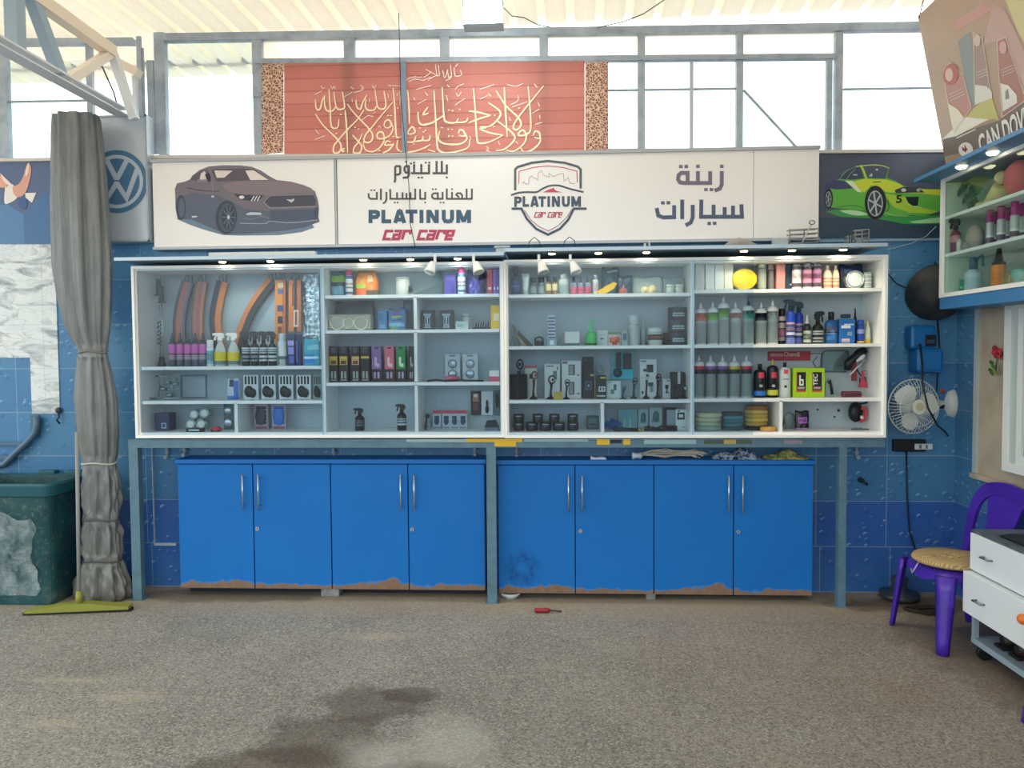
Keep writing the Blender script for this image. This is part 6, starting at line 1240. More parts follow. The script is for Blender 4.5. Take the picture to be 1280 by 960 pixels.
for i, (x0, x1, yt, tx) in enumerate(((773, 796.5, 512, 'wide clear blister card of bottom shelf'), (798, 810, 512, 'narrow pale blister card of bottom shelf'), (812, 827.5, 510, 'clear blister card with dark oval item on bottom shelf'))):
    I('card', 'blister_card', tx, 'blister card', x0, x1, yt, 'R4', Y=-.12, group='clear blister cards', body='#5fa0a8' if i == 0 else '#8fb0b2', dp=.012, prints=((.3, .1, .34, .5, '#c4d8d8'), (.6, .1, .64, .5, '#c4d8d8')) if i == 0 else ((.2, .3, .8, .5, '#5c8088'),), blobs=((.5, .6, .25, .25, '#3f6670'),) if i else ())
t = I('box', 'black_frame_case', 'black framed case with rounded corners on bottom shelf', 'case', 831, 845.5, 510, 'R4', Y=-.14, body='#1b2b34', dp=.03, bev=.012, prints=((.15, .2, .85, .9, '#7f989c'),))
I('box', 'phone_box', 'white box with black phone print at right bottom corner', 'box', 847.5, 860.5, 512, 'R4', Y=-.15, body='#c4d4d4', dp=.04, prints=((.15, .5, .85, .85, '#1f2c34'), (.3, .6, .7, .76, '#c4d4d4'), (.2, .88, .4, .95, '#33444c'), (.6, .1, .9, .16, '#7c9098')))
mb = MB(); rr = random.Random(4)
for k in range(5):
    pts = [(-.1+.2*j/8, .015*math.sin(j*1.3+k*2), .007+.012*k*abs(math.sin(j*.9+k))*.5) for j in range(9)]
    mb.tube(pts, .0055, M('#1b2c38', .5), 6)
tag(mb.build('cable_coil', None, Vector((W(826, 540, -.24).x, -.24, SHELF['R4']))), 'tangle of black charger cables on the bottom shelf', 'cable')
t = thing('torch', 'thin dark torch with brass tip lying on the bottom shelf', 'torch', Vector((W(785, 540, -.26).x, -.26, SHELF['R4']+.012))); MB().cyl((-.09, 0, 0), (.06, 0, 0), .011, None, M('#22303a', .4), 12).build('barrel', t); MB().tube([(.06, 0, 0), (.075, 0, 0), (.09, 0, 0)], [.011, .011, .006], M('#a8904c', .3, .6), 12).build('tip', t)
# ================= right cabinet, right column
for i, (x0, x1, yt, c) in enumerate(((868.5, 879.5, 327, '#c8d0cc'), (881, 892, 331, '#d8deda'), (893, 903.5, 331, '#dce0da'), (904.5, 915, 325, '#e4dcc8'))):
    I('box', 'white_carton', ORD[i]+' from left of four plain white cartons on the top right shelf', 'box', x0, x1, yt, 'S1', Y=-.18, group='plain white cartons', body=c, dp=.055, prints=((.1, .05, .9, .08, '#b8c0bc'),))
t = thing('yellow_pad', 'bright yellow round foam pad standing on the top right shelf', 'foam pad', Vector((W(930, 348, -.2).x, -.2, SHELF['S1']))); r = 15*pxm(-.2)
mb = MB().lathe([(0, -.022), (r*.9, -.022), (r, -.012), (r, .012), (r*.9, .022), (0, .022)], M('#f4d024', .7), n=30); o = mb.build('foam', t); o.rotation_euler = (1.5708, 0, 0); o.location = (0, 0, r*.86+.005); o.scale = (1, .86, 1)
I('can', 'glass_cylinder', 'grey glass cylinder right of the yellow foam pad', 'cylinder', 947, 957.5, 329, 'S1', Y=-.17, body='#7c8a86', cap='#b8c0bc', cz=.86, dome=0, bands=((.1, .8, '#8f9c98'),))
I('can', 'grey_tube', 'plain grey-brown tube between glass cylinder and pink box', 'tube', 959.5, 968, 327, 'S1', Y=-.16, body='#6c6c70', cap='#8a7c80', cz=.78, dome=0)
I('box', 'pink_carton', 'dusty pink carton on the top right shelf', 'box', 969.5, 980, 327, 'S1', Y=-.17, body='#b87c7c', dp=.05, prints=((.1, .7, .9, .9, '#c89090'),))
I('box', 'dark_carton', 'dark navy carton behind the pink-labelled cans', 'box', 981, 991, 330, 'S1', Y=-.13, body='#2c4458', dp=.05, prints=((.5, .2, .9, .26, '#a8b8c0'),))
for i, (x, c) in enumerate(((996, '#c8c8d0'), (1009, '#b884a4'), (1021, '#a878a0'))):
    I('can', 'aerosol_can', ORD[i]+' from left of three pink-labelled aerosol cans on top right', 'can', x-5.3, x+5.3, 327.5, 'S1', Y=-.2, group='pink-labelled aerosol cans', body='#5c5c68', cap='#8a8c94', cz=.86, bands=((.03, .1, '#d8d4d0'), (.25, .74, c), (.12, .25, '#4a4450'), (.4, .6, '#e0d8dc' if i == 0 else '#8c5c80')))
for i, (x0, x1) in enumerate(((1029, 1039.5), (1040.5, 1049))):
    I('bottle', 'speckled_cone', ('left' if i == 0 else 'right')+' of two cream speckled cone bottles on top right', 'bottle', x0, x1, 332, 'S1', Y=-.19, group='cream speckled cone bottles', body='#d8c0a8', cap='#dccab8', sh=.5, nk=.84, nr=.3, bands=((.1, .2, '#b87c70'), (.3, .36, '#b87c70'), (.42, .48, '#a8786c')))
I('bag', 'navy_bag', 'navy blue bag behind the round chrome headlamp', 'bag', 1049, 1078, 327, 'S1', Y=-.1, body='#1f3a60', prints=((.2, .7, .5, .85, '#5c7ca8'),), dp=.06, top=.05)
t = thing('chrome_headlamp', 'round chrome headlamp in front of the navy bag', 'headlamp', Vector((W(1067, 347, -.2).x, -.2, SHELF['S1']+11.5*pxm(-.2)))); r = 11*pxm(-.2)
MB().ball((0, .02, 0), r, M('#9cb0bc', .2, .8), 1, .8, 1, 20).build('bowl', t); MB().tube([(r*.9*math.cos(q), -r*.45, r*.9*math.sin(q)) for q in [6.283*k/24 for k in range(24)]], r*.12, M('#c0ccd0', .15, .8), 8, closed=True).build('rim', t); MB().cyl((0, -r*.5, 0), (0, -r*.58, 0), r*.8, r*.7, M('#c8d8dc', .08), 22).build('lens', t)
for i, x in enumerate((1082.4, 1094.6)):
    t = thing('glass_ring', ('left' if i == 0 else 'right')+' of two clear ribbed glass rings at the top right end', 'glass ring', Vector((W(x, 350, -.19).x, -.21+.04*i, SHELF['S1'])), 'clear ribbed glass rings'); s_ = pxm(-.19); mb = MB()
    mb.lathe([(4.6*s_, 0), (4.8*s_, 2*s_), (4.7*s_, 18*s_), (4.5*s_, 20*s_), (4.3*s_, 20*s_), (4.3*s_, 0)], clear_mat('#c4d4d4', .55), n=18, sy=.8).build('ring_body', t)
    for k in range(4): MB().tube([(4.9*s_*math.cos(q), 4.0*s_*math.sin(q), (3+k*4.6)*s_) for q in [6.283*j/18 for j in range(18)]], .0025, M('#d8e4e4', .2), 6, closed=True).build('rib', t)
GB = '#7f9092'
def polish(x, yt, S, cols, tx, grp, cap='#dfe4e2', tip=1):
    I('bottle', 'polish_bottle', tx, 'bottle', x-6.7, x+6.7, yt, S, Y=-.2, group=grp, body=GB, cap=cap, sh=.76, nk=.86, nr=.22, cr_=.26, tip=tip, bands=((.0, .03, '#c8d0ce'),)+tuple(cols)+((.745, .86, '#dfe5e3'),))
for i, (x, yt, c, c2, cl) in enumerate(((876, 378, '#d85c3c', '#d85c3c', 'orange-red'), (891, 377, '#5cb82c', '#5cb82c', 'green'), (904.5, 370, '#4cae24', '#4cae24', 'green and taller nozzle'), (919.5, 378, '#d8643c', '#a8b4b4', 'narrow orange'), (935.5, 374, '#20a08c', '#20a08c', 'teal'), (951.5, 378, '#2c3c48', '#2c3c48', 'dark'), (966, 375, '#c8d2d0', '#8fa0a0', 'pale'))):
    polish(x, yt, 'S2', ((.56, .74, c2), (.62, .74, c), (.5, .56, '#93a3a4')), ORD[i]+' from left of seven upper grey polish bottles, '+cl+' band', 'upper row of grey polish bottles', cap='#3c4a50' if i == 4 else '#dfe4e2')
for i, (x, c, cl) in enumerate(((873.7, '#c83448', 'red'), (888.3, '#8a58a8', 'purple'), (903.2, '#8a58a8', 'purple'), (918, '#d8c048', 'yellow'), (933, '#c83448', 'red'))):
    polish(x, 444, 'S3', ((.56, .68, '#22303a'), (.66, .745, c)), ORD[i]+' from left of five lower grey polish bottles, '+cl+' band', 'lower row of grey polish bottles')
I('can', 'dark_bottle', 'slim dark bottle with pink and white label beside polish row', 'bottle', 973, 982, 386, 'S2', Y=-.16, body='#2c303c', cap='#22282e', cz=.8, dome=0, bands=((.1, .2, '#a8a0a4'), (.22, .42, '#a8688c'), (.45, .6, '#b8b4b0'), (.66, .78, '#d8c4c0')))
for i, (x, d) in enumerate(((988.5, 1), (998.7, 1))):
    I('trigger', 'trigger_bottle', ('left' if i == 0 else 'right')+' of two blue-shouldered trigger sprays with dark wide heads', 'bottle', x-4.9, x+4.9, 374+i*3, 'S2', Y=-.24+.09*i, group='blue-shouldered trigger sprays', body='#2c4cb0', cap='#22404e', d=d, bz=.76, hw=1.9, sh=.68, sy=1, bands=((.0, .14, '#6c7cc0'), (.14, .2, '#2c3c80'), (.2, .26, '#d0d4e0'), (.26, .44, '#4a4c8c'), (.3, .38, '#c4b4c8'), (.44, .48, '#c8a8b0'), (.48, .67, '#1f48b8')))
t = I('bottle', 'pump_bottle', 'dark bottle with white pump and pale label, right of trigger sprays', 'bottle', 1004.5, 1013.5, 394, 'S2', Y=-.2, body='#3a3c44', cap='#dfe6e8', sh=.6, nk=.7, nr=.4, tip=1, bands=((.05, .46, '#b8c4b4'), (.15, .35, '#5c6c5c'), (.2, .3, '#b8c4b4')))
t = I('trigger', 'trigger_bottle', 'black trigger bottle with grey striped label on upper right shelf', 'bottle', 1016, 1029, 389, 'S2', Y=-.2, body='#1d2a32', cap='#1a2830', d=-1, bz=.62, hw=1.2, bands=((.05, .1, '#8c989c'), (.14, .2, '#8c989c'), (.28, .4, '#a8b0b0'), (.32, .36, '#3c484e')))
I('bottle', 'blue_bottle', 'teal-blue bottle with dark cap left of the square blue can', 'bottle', 1031.5, 1046.5, 390, 'S2', Y=-.19, body='#1c5c98', cap='#22303c', sh=.62, nk=.76, nr=.36, sy=.7, bands=((.12, .5, '#2c70b0'), (.3, .34, '#a8c4dc'), (.38, .42, '#a8c4dc'), (.44, .5, '#b89cac')))
t = I('box', 'blue_can', 'square bright blue can with white lettering blocks', 'can', 1047.5, 1066.5, 399, 'S2', Y=-.18, body='#1f6cb8', dp=.06, bev=.006, prints=((.12, .62, .7, .74, '#dfe8f0'), (.3, .75, .9, .8, '#c8d8e8'), (.5, .32, .8, .48, '#7c98b8'), (.15, .05, .65, .2, '#c8b8c0'), (.15, .08, .6, .1, '#5c3c50')))
MB().box((-.025, -.02, 31*pxm(-.18)), (.025, .02, 36*pxm(-.18)), M('#223c50', .4), .004).build('cap', t)
I('bottle', 'dark_spray', 'thin dark pointed bottle behind the square blue can', 'bottle', 1066, 1072, 385, 'S2', Y=-.12, body='#2c2c44', cap='#26283a', sh=.5, nk=.66, nr=.5, tip=1)
I('can', 'blue_aerosol', 'short royal blue can near the right end of the shelf', 'can', 1071.5, 1080, 400, 'S2', Y=-.19, body='#2248a0', cap='#2450b0', cz=.8, dome=0, bands=((.42, .6, '#8c9cc8'), (.03, .1, '#d8b43c')))
I('bottle', 'white_bottle', 'small white bottle with yellow base at the shelf end', 'bottle', 1081, 1088, 401, 'S2', Y=-.18, body='#c4ccb8', cap='#d0c870', sh=.5, nk=.8, nr=.4, tip=1, bands=((.0, .2, '#d8b834'),))
# third row right
for i, (x0, x1, yt, bc, tc) in enumerate(((942.5, 957.5, 455, '#2c78c8', 'blue'), (959, 972.5, 449, '#c8c838', 'yellow'))):
    I('bottle', 'black_bottle', 'black coating bottle with red square and '+tc+' foot band', 'bottle', x0, x1, yt, 'S3', Y=-.2, group='black coating bottles', body='#1f2733', cap='#1c242c' if i == 0 else '#b8a860', sh=.74, nk=.84, nr=.26, tip=i, bands=((.06, .2, bc),))
    t = [o for o in bpy.data.objects if o.name.startswith('black_bottle')][-1]
    w = (x1-x0)*pxm(-.2)/2; MB().lathe([(w+.0015, 24*pxm(-.2)), (w+.0015, 31*pxm(-.2))], M('#d83c54', .4), a0=-2.0, a1=-1.15, n=6).build('red_square', t); MB().lathe([(w+.0015, 13*pxm(-.2)), (w+.0015, 16*pxm(-.2))], M('#a8b4c0', .4), a0=-1.9, a1=-1.4, n=5).build('print_mark', t)
t = I('bottle', 'white_bottle', 'white coating bottle with red square and black cap', 'bottle', 974, 988, 453, 'S3', Y=-.2, body='#cfd8d8', cap='#22303a', sh=.74, nk=.86, nr=.26, cr_=.3)
w = 7*pxm(-.2); MB().lathe([(w+.0012, 29*pxm(-.2)), (w+.0012, 34*pxm(-.2))], M('#d84c5c', .4), a0=-2.0, a1=-1.3, n=6).lathe([(w+.0012, 22*pxm(-.2)), (w+.0012, 23*pxm(-.2))], M('#5c686c', .4), a0=-2.1, a1=-1.1, n=6).lathe([(w+.0012, 12*pxm(-.2)), (w+.0012, 15*pxm(-.2))], M('#3c484c', .4), a0=-1.9, a1=-1.5, n=5).build('label', t)
for i, (x0, x1) in enumerate(((990, 1008.6), (1009.4, 1028.5))):
    t = I('box', 'lime_carton', ('left' if i == 0 else 'right')+' of two lime green cartons with black panels', 'box', x0, x1, 460, 'S3', Y=-.19, group='lime green cartons', body='#a8d41c', dp=.06, prints=((.22, .18, .82, .86, '#2c1c24'), (.2, .18, .26, .86, '#c86c30'), (.22, .18, .82, .24, '#c84c3c'), (.3, .28, .75, .36, '#a8a090')))
    pc = Plane((0, -.22, 0), (0, -1, 0), t.location); mb = MB(); x = (x0+x1)/2
    if i == 0:
        for r_ in ((999, 469, 1001, 482), (1001, 474, 1004.5, 476), (1001, 480, 1004.5, 482), (1003, 476, 1004.5, 480)): rect(mb, pc, *r_, M('#e8ece4', .4), .0022)
    else: text(mb, pc, 'TEC', 0, 0, 0, 0, M('#e8ece4', .4), .0022, .02, 0, ((1016.5, 482), (1016.5, 467.5), (1022, 467.5), (1022, 482)))
    mb.build('lettering', t)
t = thing('red_strip_card', 'dark red card strip with pale lettering on the cabinet back', 'card', W(985, 445, -.03)); pc = Plane((0, -.03, 0), (0, -1, 0), t.location)
a, b = W(960, 451, -.03)-t.location, W(1013, 439, -.03)-t.location; MB().box((a.x, -.002, a.z), (b.x, .008, b.z), M('#a83c4c', .5)).build('card', t)
mb = MB(); text(mb, pc, 'ChemiE', 980, 440, 1000, 445.5, M('#d8b8b8', .5), .003, .02); rect(mb, pc, 963, 442, 979, 445.5, M('#c08a90', .5), .003); mb.build('lettering', t)
t = thing('grey_mirror', 'grey rounded mirror glass fixed to the cabinet back', 'mirror', W(1044, 452, -.03)); pc = Plane((0, -.03, 0), (0, -1, 0), t.location)
o = [(1031, 439), (1060, 438.5), (1061, 442), (1060, 463), (1057, 465), (1030, 464), (1027.5, 461), (1028, 441)]
mb = MB(); poly(mb, pc, o, M('#7f969a', .15, .5), .006); stroke(mb, pc, o+[o[0]], 1.2, M('#3a4e54', .4), .007); n = len(o); mb.add([pc.at(*p, 0) for p in o]+[pc.at(*p, .006) for p in o], [(i, (i+1) % n, (i+1) % n+n, i+n) for i in range(n)], M('#3a4e54')); mb.build('mirror_glass', t)
mb = MB(); rect(mb, pc, 1042, 458.5, 1056, 463, M('#5a7076', .4), .008); mb.build('sticker', t)
p = W(1012, 455, -.03); tag(MB().tube([W(1013, 442, -.03)-p, W(1027, 442, -.03)-p, W(1026, 458, -.03)-p, W(1020, 460, -.03)-p, W(1016, 452, -.03)-p, W(1022, 446, -.03)-p], .0035, M('#5c7078'), 6).build('hanging_wire', None, p), 'thin grey wire loop hanging left of the grey mirror', 'wire')
t = thing('clip_tool', 'clear blister with black clip standing right of lime cartons', 'clip', Vector((W(1036.5, 497, -.15).x, -.15, SHELF['S3']))); s_ = pxm(-.15)
MB().prism([(-5.5*s_, 0), (-4.5*s_, 17*s_), (-1*s_, 22*s_), (2*s_, 22*s_), (4.5*s_, 15*s_), (5.5*s_, 0)], -.006, .006, clear_mat('#a8bcc0', .7)).build('pack', t); MB().tube([(-1*s_, -.01, 20*s_), (1*s_, -.01, 15*s_), (3*s_, -.01, 3*s_)], [.012, .008, .01], M('#2a383e'), 8).build('clip', t)
t = thing('red_knife', 'slim red cutter fixed upright on the cabinet back', 'cutter', W(1067.5, 476, -.03)); s_ = pxm(-.03); MB().prism([(-2.5*s_, 0), (-2.5*s_, 20*s_), (0, 25*s_), (2.5*s_, 20*s_), (2.5*s_, 0)], -.012, .008, M('#a04450', .4)).build('cutter_body', t)
t = thing('polisher', 'black and white hand polisher hanging at right cabinet side', 'polisher', W(1088, 448, -.12)); s_ = pxm(-.12)
MB().tube([(-11*s_, 0, -12*s_), (-10*s_, 0, -4*s_), (-4*s_, 0, 2*s_), (4*s_, 0, 8*s_), (10*s_, 0, 13*s_)], [.02, .03, .026, .034, .022], M('#1b252c', .4), 12).build('body', t)
MB().tube([(-2*s_, -.03, -1*s_), (4*s_, -.036, 4*s_), (7*s_, -.03, 7*s_)], [.008, .014, .007], M('#cfd8d8', .4), 8).build('white_insert', t); MB().tube([(-8*s_, .0, -18*s_), (2*s_, .01, -8*s_), (12*s_, .02, 0)], .005, M('#c8d4d4', .4), 8).build('cable', t); MB().tube([(10*s_, 0, 12*s_), (12.5*s_, .02, 14*s_)], .008, M('#8fa0a4'), 8).build('hook', t)
p = W(1081, 472, -.1); tag(MB().tube([(0, .06, .06), (-.015, .01, .045), (.0, 0, .015), (.03, 0, .0), (.035, 0, -.03), (.015, 0, -.045), (-.005, 0, -.03), (-.002, 0, .0)], .004, M('#2a363c'), 6).build('cable_loop', None, p), 'small black cable loop hanging under the hand polisher', 'cable')
t = thing('red_scraper', 'red plastic scraper standing upright by the right cabinet side', 'scraper', W(1094, 484, -.12)); s_ = pxm(-.12); MB().prism([(-5.5*s_, 0), (5.5*s_, -.5*s_), (4.5*s_, 5*s_), (1.5*s_, 9*s_), (1.2*s_, 20*s_), (-1.2*s_, 20*s_), (-1.5*s_, 9*s_), (-4*s_, 5*s_)], -.006, .006, M('#b83a50', .4)).build('scraper_body', t); MB().cyl((0, 0, 19*s_), (.03, .02, 20*s_), .003, None, M('#a8b4b4'), 6).build('hook', t)
I('box', 'red_roll', 'dark maroon cloth roll lying at right of the third shelf', 'roll', 1052.5, 1076, 489, 'S3', Y=-.2, body='#6c3444', dp=.045, bev=.012, prints=((.1, .4, .9, .55, '#4c2838'),))
# bottom right: pads
s_ = pxm(-.18); B4 = SHELF['S4']
I('stack', 'cream_pad_stack', 'slumped stack of cream wool pads at bottom right cabinet', 'pads', 868.5, 901.5, 516, 'S4', Y=-.18, n=4, cols=('#8aa49a', '#9cae98', '#b4bc9c', '#bcc4a4'))
I('stack', 'teal_pad_stack', 'stack of teal foam pads in the middle of the pads', 'pads', 903, 929.5, 515, 'S4', Y=-.17, n=5, cols=('#2f4f5c', '#3c7c88', '#35707c', '#468a92', '#2c4a54'))
I('stack', 'yellow_pad_stack', 'tallest stack of yellow-brown pads beside the divider', 'pads', 931, 959.5, 507, 'S4', Y=-.16, n=6, cols=('#3c4440', '#a08c4c', '#b8a858', '#a89850', '#b4a45c', '#8a6448'))
I('stack', 'orange_pad', 'low orange pad lying before the yellow-brown stack', 'pads', 950, 970, 534, 'S4', Y=-.27, n=1, cols=('#c49a58',))
t = thing('glass_bulb', 'dark glass globe behind the pads at the divider', 'globe', Vector((W(967, 530, -.1).x, -.1, B4+.04))); MB().ball((0, 0, 0), .036, M('#33505a', .1)).build('globe', t); MB().cyl((0, 0, -.04), (0, 0, -.03), .02, None, M('#26343a')).build('foot', t)
t = thing('glass_disc', 'clear round lens cover standing right of the divider', 'lens', Vector((W(986, 540, -.12).x, -.12, B4+.055))); MB().tube([(.038*math.cos(q), 0, .052*math.sin(q)) for q in [6.283*i/24 for i in range(24)]], .003, M('#8fa8aa', .2), 6, closed=True).ball((0, .004, 0), 1, clear_mat('#93a8a8', .5), .037, .012, .051).build('lens_cover', t)
I('bag', 'purple_sachet', 'black and purple sachet standing at the bottom right', 'sachet', 994, 1011, 514, 'S4', Y=-.17, body='#2c2c38', prints=((.25, .3, .85, .7, '#a060b8'), (.0, .0, 1, .12, '#b88cc0'), (.3, .45, .8, .55, '#7c3c94')), dp=.03, top=.02)
t = thing('tape_measure', 'black and red round reel fixed at right cabinet side', 'reel', W(1088, 516, -.12)); s_ = pxm(-.12)
o = MB().lathe([(0, -.025), (10*s_, -.022), (11.5*s_, 0), (10*s_, .022), (0, .025)], M('#1f282e', .4), n=22).build('reel', t); o.rotation_euler = (1.5708, 0, .5); o.location = (-1*s_, 0, 1*s_); o.scale = (.8, 1.1, 1)
MB().tube([(3*s_, -.02, -10*s_), (8*s_, -.02, -8*s_), (10*s_, -.02, 0), (9*s_, -.02, 5*s_), (4*s_, -.02, 6*s_)], .011, M('#c03a4c', .4), 10).build('red_strap', t); MB().ball((4*s_, -.034, -5*s_), .012, M('#c8d0d0')).build('badge', t); MB().tube([(2*s_, 0, 10*s_), (13*s_, .0, 13*s_)], .006, M('#39444a'), 8).build('hook', t)
tag(MB().box((0, 0, 0), (.1, .03, .006), M('#4a5c60', .5)).box((.02, .005, .006), (.06, .025, .012), M('#6c7c80', .5)).build('metal_clip', None, Vector((W(1066, 541, -.2).x, -.2, B4))), 'flat dark metal clip lying at the bottom right corner', 'clip')
for i, (x, y) in enumerate(((1022, 512), (1048, 513), (1064, 509), (1043, 521))):
    p = W(x, y, -.019); tag(MB().cyl((0, 0, 0), (0, -.006, 0), .006 if i != 1 else .009, None, M('#2c383c'), 8).build('screw_head', None, p), ('dark screw head nearest the purple sachet', 'largest dark screw head on the lower right back', 'dark screw head nearest the red and black reel', 'lowest dark screw head on the lower right back')[i], 'screw', 'dark screw heads on the cabinet back')
# ---- things lying on the canopy
zc2 = bpy.data.objects['canopy_board'].location.z+.034
def onT(px, Y=-.25): return Vector((W(px, 310, Y).x, Y, zc2))
t = thing('fur_mitt', 'pinkish grey wool mitt lying on top of the right cabinet', 'mitt', onT(927)); mb = MB(); s_ = pxm(-.25)
rr = random.Random(8); mb.tube([(-22*s_, 0, .012), (-14*s_, 0, .03), (-4*s_, 0, .042), (8*s_, 0, .03), (20*s_, 0, .014), (26*s_, 0, .008)], [.011, .026, .036, .028, .013, .006], M('#a9a09c', .95), 14).build('wool', t)
MB().tube([(-30*s_, 0, .012), (-24*s_, 0, .014), (-20*s_, 0, .014)], [.011, .012, .012], M('#3c4e58', .6), 10).build('cuff', t)
def springs(px, w, h, tx, ring):
    t = thing('wire_rack', tx, 'wire rack', onT(px)); s_ = pxm(-.25)
    for k in range(5): z = .006+k*(h-.012)/4; MB().tube([(-w/2, -.03, z), (w/2, -.03, z+.006), (w/2, .03, z+.01), (-w/2, .03, z+.003)], .004, M('#9a9ea0', .3, .6), 6, closed=True).build('wire_loop', t)
    for x in (-w/2, 0, w/2): MB().cyl((x, -.03, .0), (x, -.03, h), .004, None, M('#8a9094', .3, .6), 6).build('upright', t)
    if ring: MB().tube([(-.02, -.036, .02), (.04, -.036, h+.02)], .004, M('#c8ccc8', .3, .5), 6).build('pull_rod', t); MB().tube([(.045+.016*math.cos(q), -.036, h+.036+.012*math.sin(q)) for q in [6.283*i/16 for i in range(16)]], .003, M('#4a5458'), 6, closed=True).build('ring', t)
springs(1003, 34*pxm(-.25), .12, 'silver coiled wire rack with ring standing on the right cabinet', 1); springs(1075, 16*pxm(-.25), .11, 'small dark wire spring stand on the cabinet near the green car', 0); springs(1061, 6*pxm(-.25), .075, 'narrow chrome spring standing on the cabinet top', 0)
tag(MB().box((-.045, -.03, 0), (.045, .03, .07), M('#b8c4c6', .5), .008).build('white_block', None, onT(975)), 'pale square block on the cabinet top left of the wire rack', 'block')
tag(MB().box((-.04, -.03, 0), (.04, .03, .03), M('#c0ccd0', .4), .004).box((-.05, -.035, .03), (.05, .035, .045), M('#b0bec4', .4), .003).build('junction_box', None, onT(628)), 'small white junction box on the canopy between the two cabinets', 'junction box')
tag(MB().cyl((-.008, 0, 0), (-.008, 0, .05), .009, None, M('#b8c4c8'), 10).cyl((.018, 0, 0), (.018, 0, .055), .007, None, M('#a8b8bc'), 10).build('pipe_ends', None, onT(808)), 'two short pale pipe ends on the canopy right of centre', 'pipe')
for px, tx in ((668, 'thin black cable loop on the canopy above the third spot'), (712, 'thin black cable loop on the canopy above the rightmost spot')):
    tag(MB().tube([(-.04, 0, .004), (-.03, 0, .05), (0, 0, .075), (.03, 0, .05), (.035, 0, .004)], .003, M('#3a464e'), 6).build('cable_loop', None, onT(px, -.40)), tx, 'cable')

# ---- every article stands inside its compartment
def cell(x0, x1, kt, kb):
    ex = lambda p: .0245 if p in (172, 628.5, 632, 1108) else .0125
    o = oL if x0 < 630 else oR; lo_ = o.z+.0228 if kb is None else SHELF[kb]+.0006
    hi_ = (SHELF['top172' if x0 < 630 else 'top632']-.0008) if kt is None else SHELF[kt]-.0212
    return (Vector((W(x0, 545 if x0 in (172, 632) else 440, YF).x+ex(x0), -.300, lo_)), Vector((W(x1, 328 if x1 == 628.5 else 320 if x1 == 1108 else 440, YF).x-ex(x1), -.0192, hi_)))
CELLS = [cell(*c) for c in ((172, 404, None, 'LA'), (172, 404, 'LA', 'LB'), (172, 293, 'LB', None), (293, 404, 'LB', None), (404, 628.5, None, 'M1'), (404, 519.5, 'M1', 'M2'), (519.5, 628.5, 'M1', 'M2'), (404, 519.5, 'M2', 'M3'), (519.5, 628.5, 'M2', 'M3'), (404, 519.5, 'M3', None), (519.5, 628.5, 'M3', None),
    (632, 865.5, None, 'R1'), (632, 865.5, 'R1', 'R2'), (632, 865.5, 'R2', 'R3'), (632, 753, 'R3', None), (753, 865.5, 'R3', None), (865.5, 1108, None, 'S1'), (865.5, 1108, 'S1', 'S2'), (865.5, 1108, 'S2', 'S3'), (865.5, 977, 'S3', None), (977, 1108, 'S3', None))]
zcan = bpy.data.objects['canopy_board'].location.z-.03
G4 = [o for o in list(COL.objects) if o.parent is None and o.name not in START4 and o.type in ('EMPTY', 'MESH') and o.location.z < zcan and not o.name.startswith('screw')]
DONE4 = settle(G4, CELLS)
START5 = set(o.name for o in bpy.data.objects)
# ================================================================ right side of the room
# poster of the green car
YG_ = -.015; a = W(1024, 297, YG_); b = W(1215, 187, YG_); b.x = min(b.x, 2.59); o0 = Vector(((a.x+b.x)/2, YG_, a.z)); PG = Plane((0, YG_, 0), (0, -1, 0), o0)
t = thing('poster', 'dark poster of a lime green tuned sports car at upper right', 'poster', o0)
MB().box((a.x-o0.x, 0, 0), (b.x-o0.x, .012, b.z-a.z), M('#4c5468', .35)).build('board', t)
mb = MB(); g = lambda p: (1010+p[0]/7.11, 180+p[1]/7.11)
def Q(pts, c, off, sm=False):
    pts = [g(p) for p in pts]; pts = cr(pts+[pts[0]], 4)[:-1] if sm else pts; poly(mb, PG, pts, M(c, .4), off)
def QE(cx, cy, rx, ry, c, off): poly(mb, PG, [g(p) for p in ell(cx, cy, rx, ry, 30)], M(c, .4), off)
def QL(pts, w, c, off, sm=True): stroke(mb, PG, [g(p) for p in pts], w/7.11, M(c, .4), off, sm)
Q([(98, 650), (700, 660), (1290, 700), (1290, 828), (92, 828)], '#34485c', .0008)
Q([(160, 600), (300, 580), (560, 590), (700, 640), (900, 640), (1290, 640), (1290, 700), (900, 712), (760, 690), (560, 660), (300, 645)], '#3f9a50', .0014, True)
Q([(280, 590), (420, 590), (540, 625), (430, 635), (320, 610)], '#b4dcb0', .0020, True); Q([(900, 690), (1150, 655), (1280, 650), (1280, 690), (980, 705)], '#a8d8a4', .0020, True)
Q([(150, 440), (160, 350), (215, 325), (260, 318), (300, 265), (350, 232), (430, 200), (485, 190), (560, 184), (650, 188), (720, 214), (700, 300), (780, 330), (850, 372), (1040, 400), (1290, 410), (1290, 560), (1200, 585), (1040, 640), (900, 632), (700, 640), (520, 590), (250, 570), (170, 560)], '#62b048', .0026)
Q([(150, 440), (160, 350), (215, 325), (262, 318), (330, 330), (400, 395), (250, 405), (200, 395)], '#44456c', .0032); Q([(330, 325), (400, 330), (480, 430), (440, 425), (380, 370)], '#d8e4c4', .0040)
Q([(380, 340), (500, 310), (690, 315), (780, 340), (860, 378), (900, 400), (1290, 405), (1290, 470), (990, 440), (700, 430), (620, 380), (560, 370), (500, 430), (440, 400)], '#c6d43e', .0034)
Q([(690, 440), (860, 470), (990, 560), (1160, 600), (1100, 620), (900, 610), (760, 560), (700, 480)], '#a9cc40', .0034)
Q([(262, 312), (300, 268), (352, 235), (430, 205), (470, 205), (498, 305), (400, 316)], '#38485c', .0034); Q([(490, 200), (560, 190), (650, 195), (715, 215), (690, 308), (530, 302)], '#4a5266', .0034)
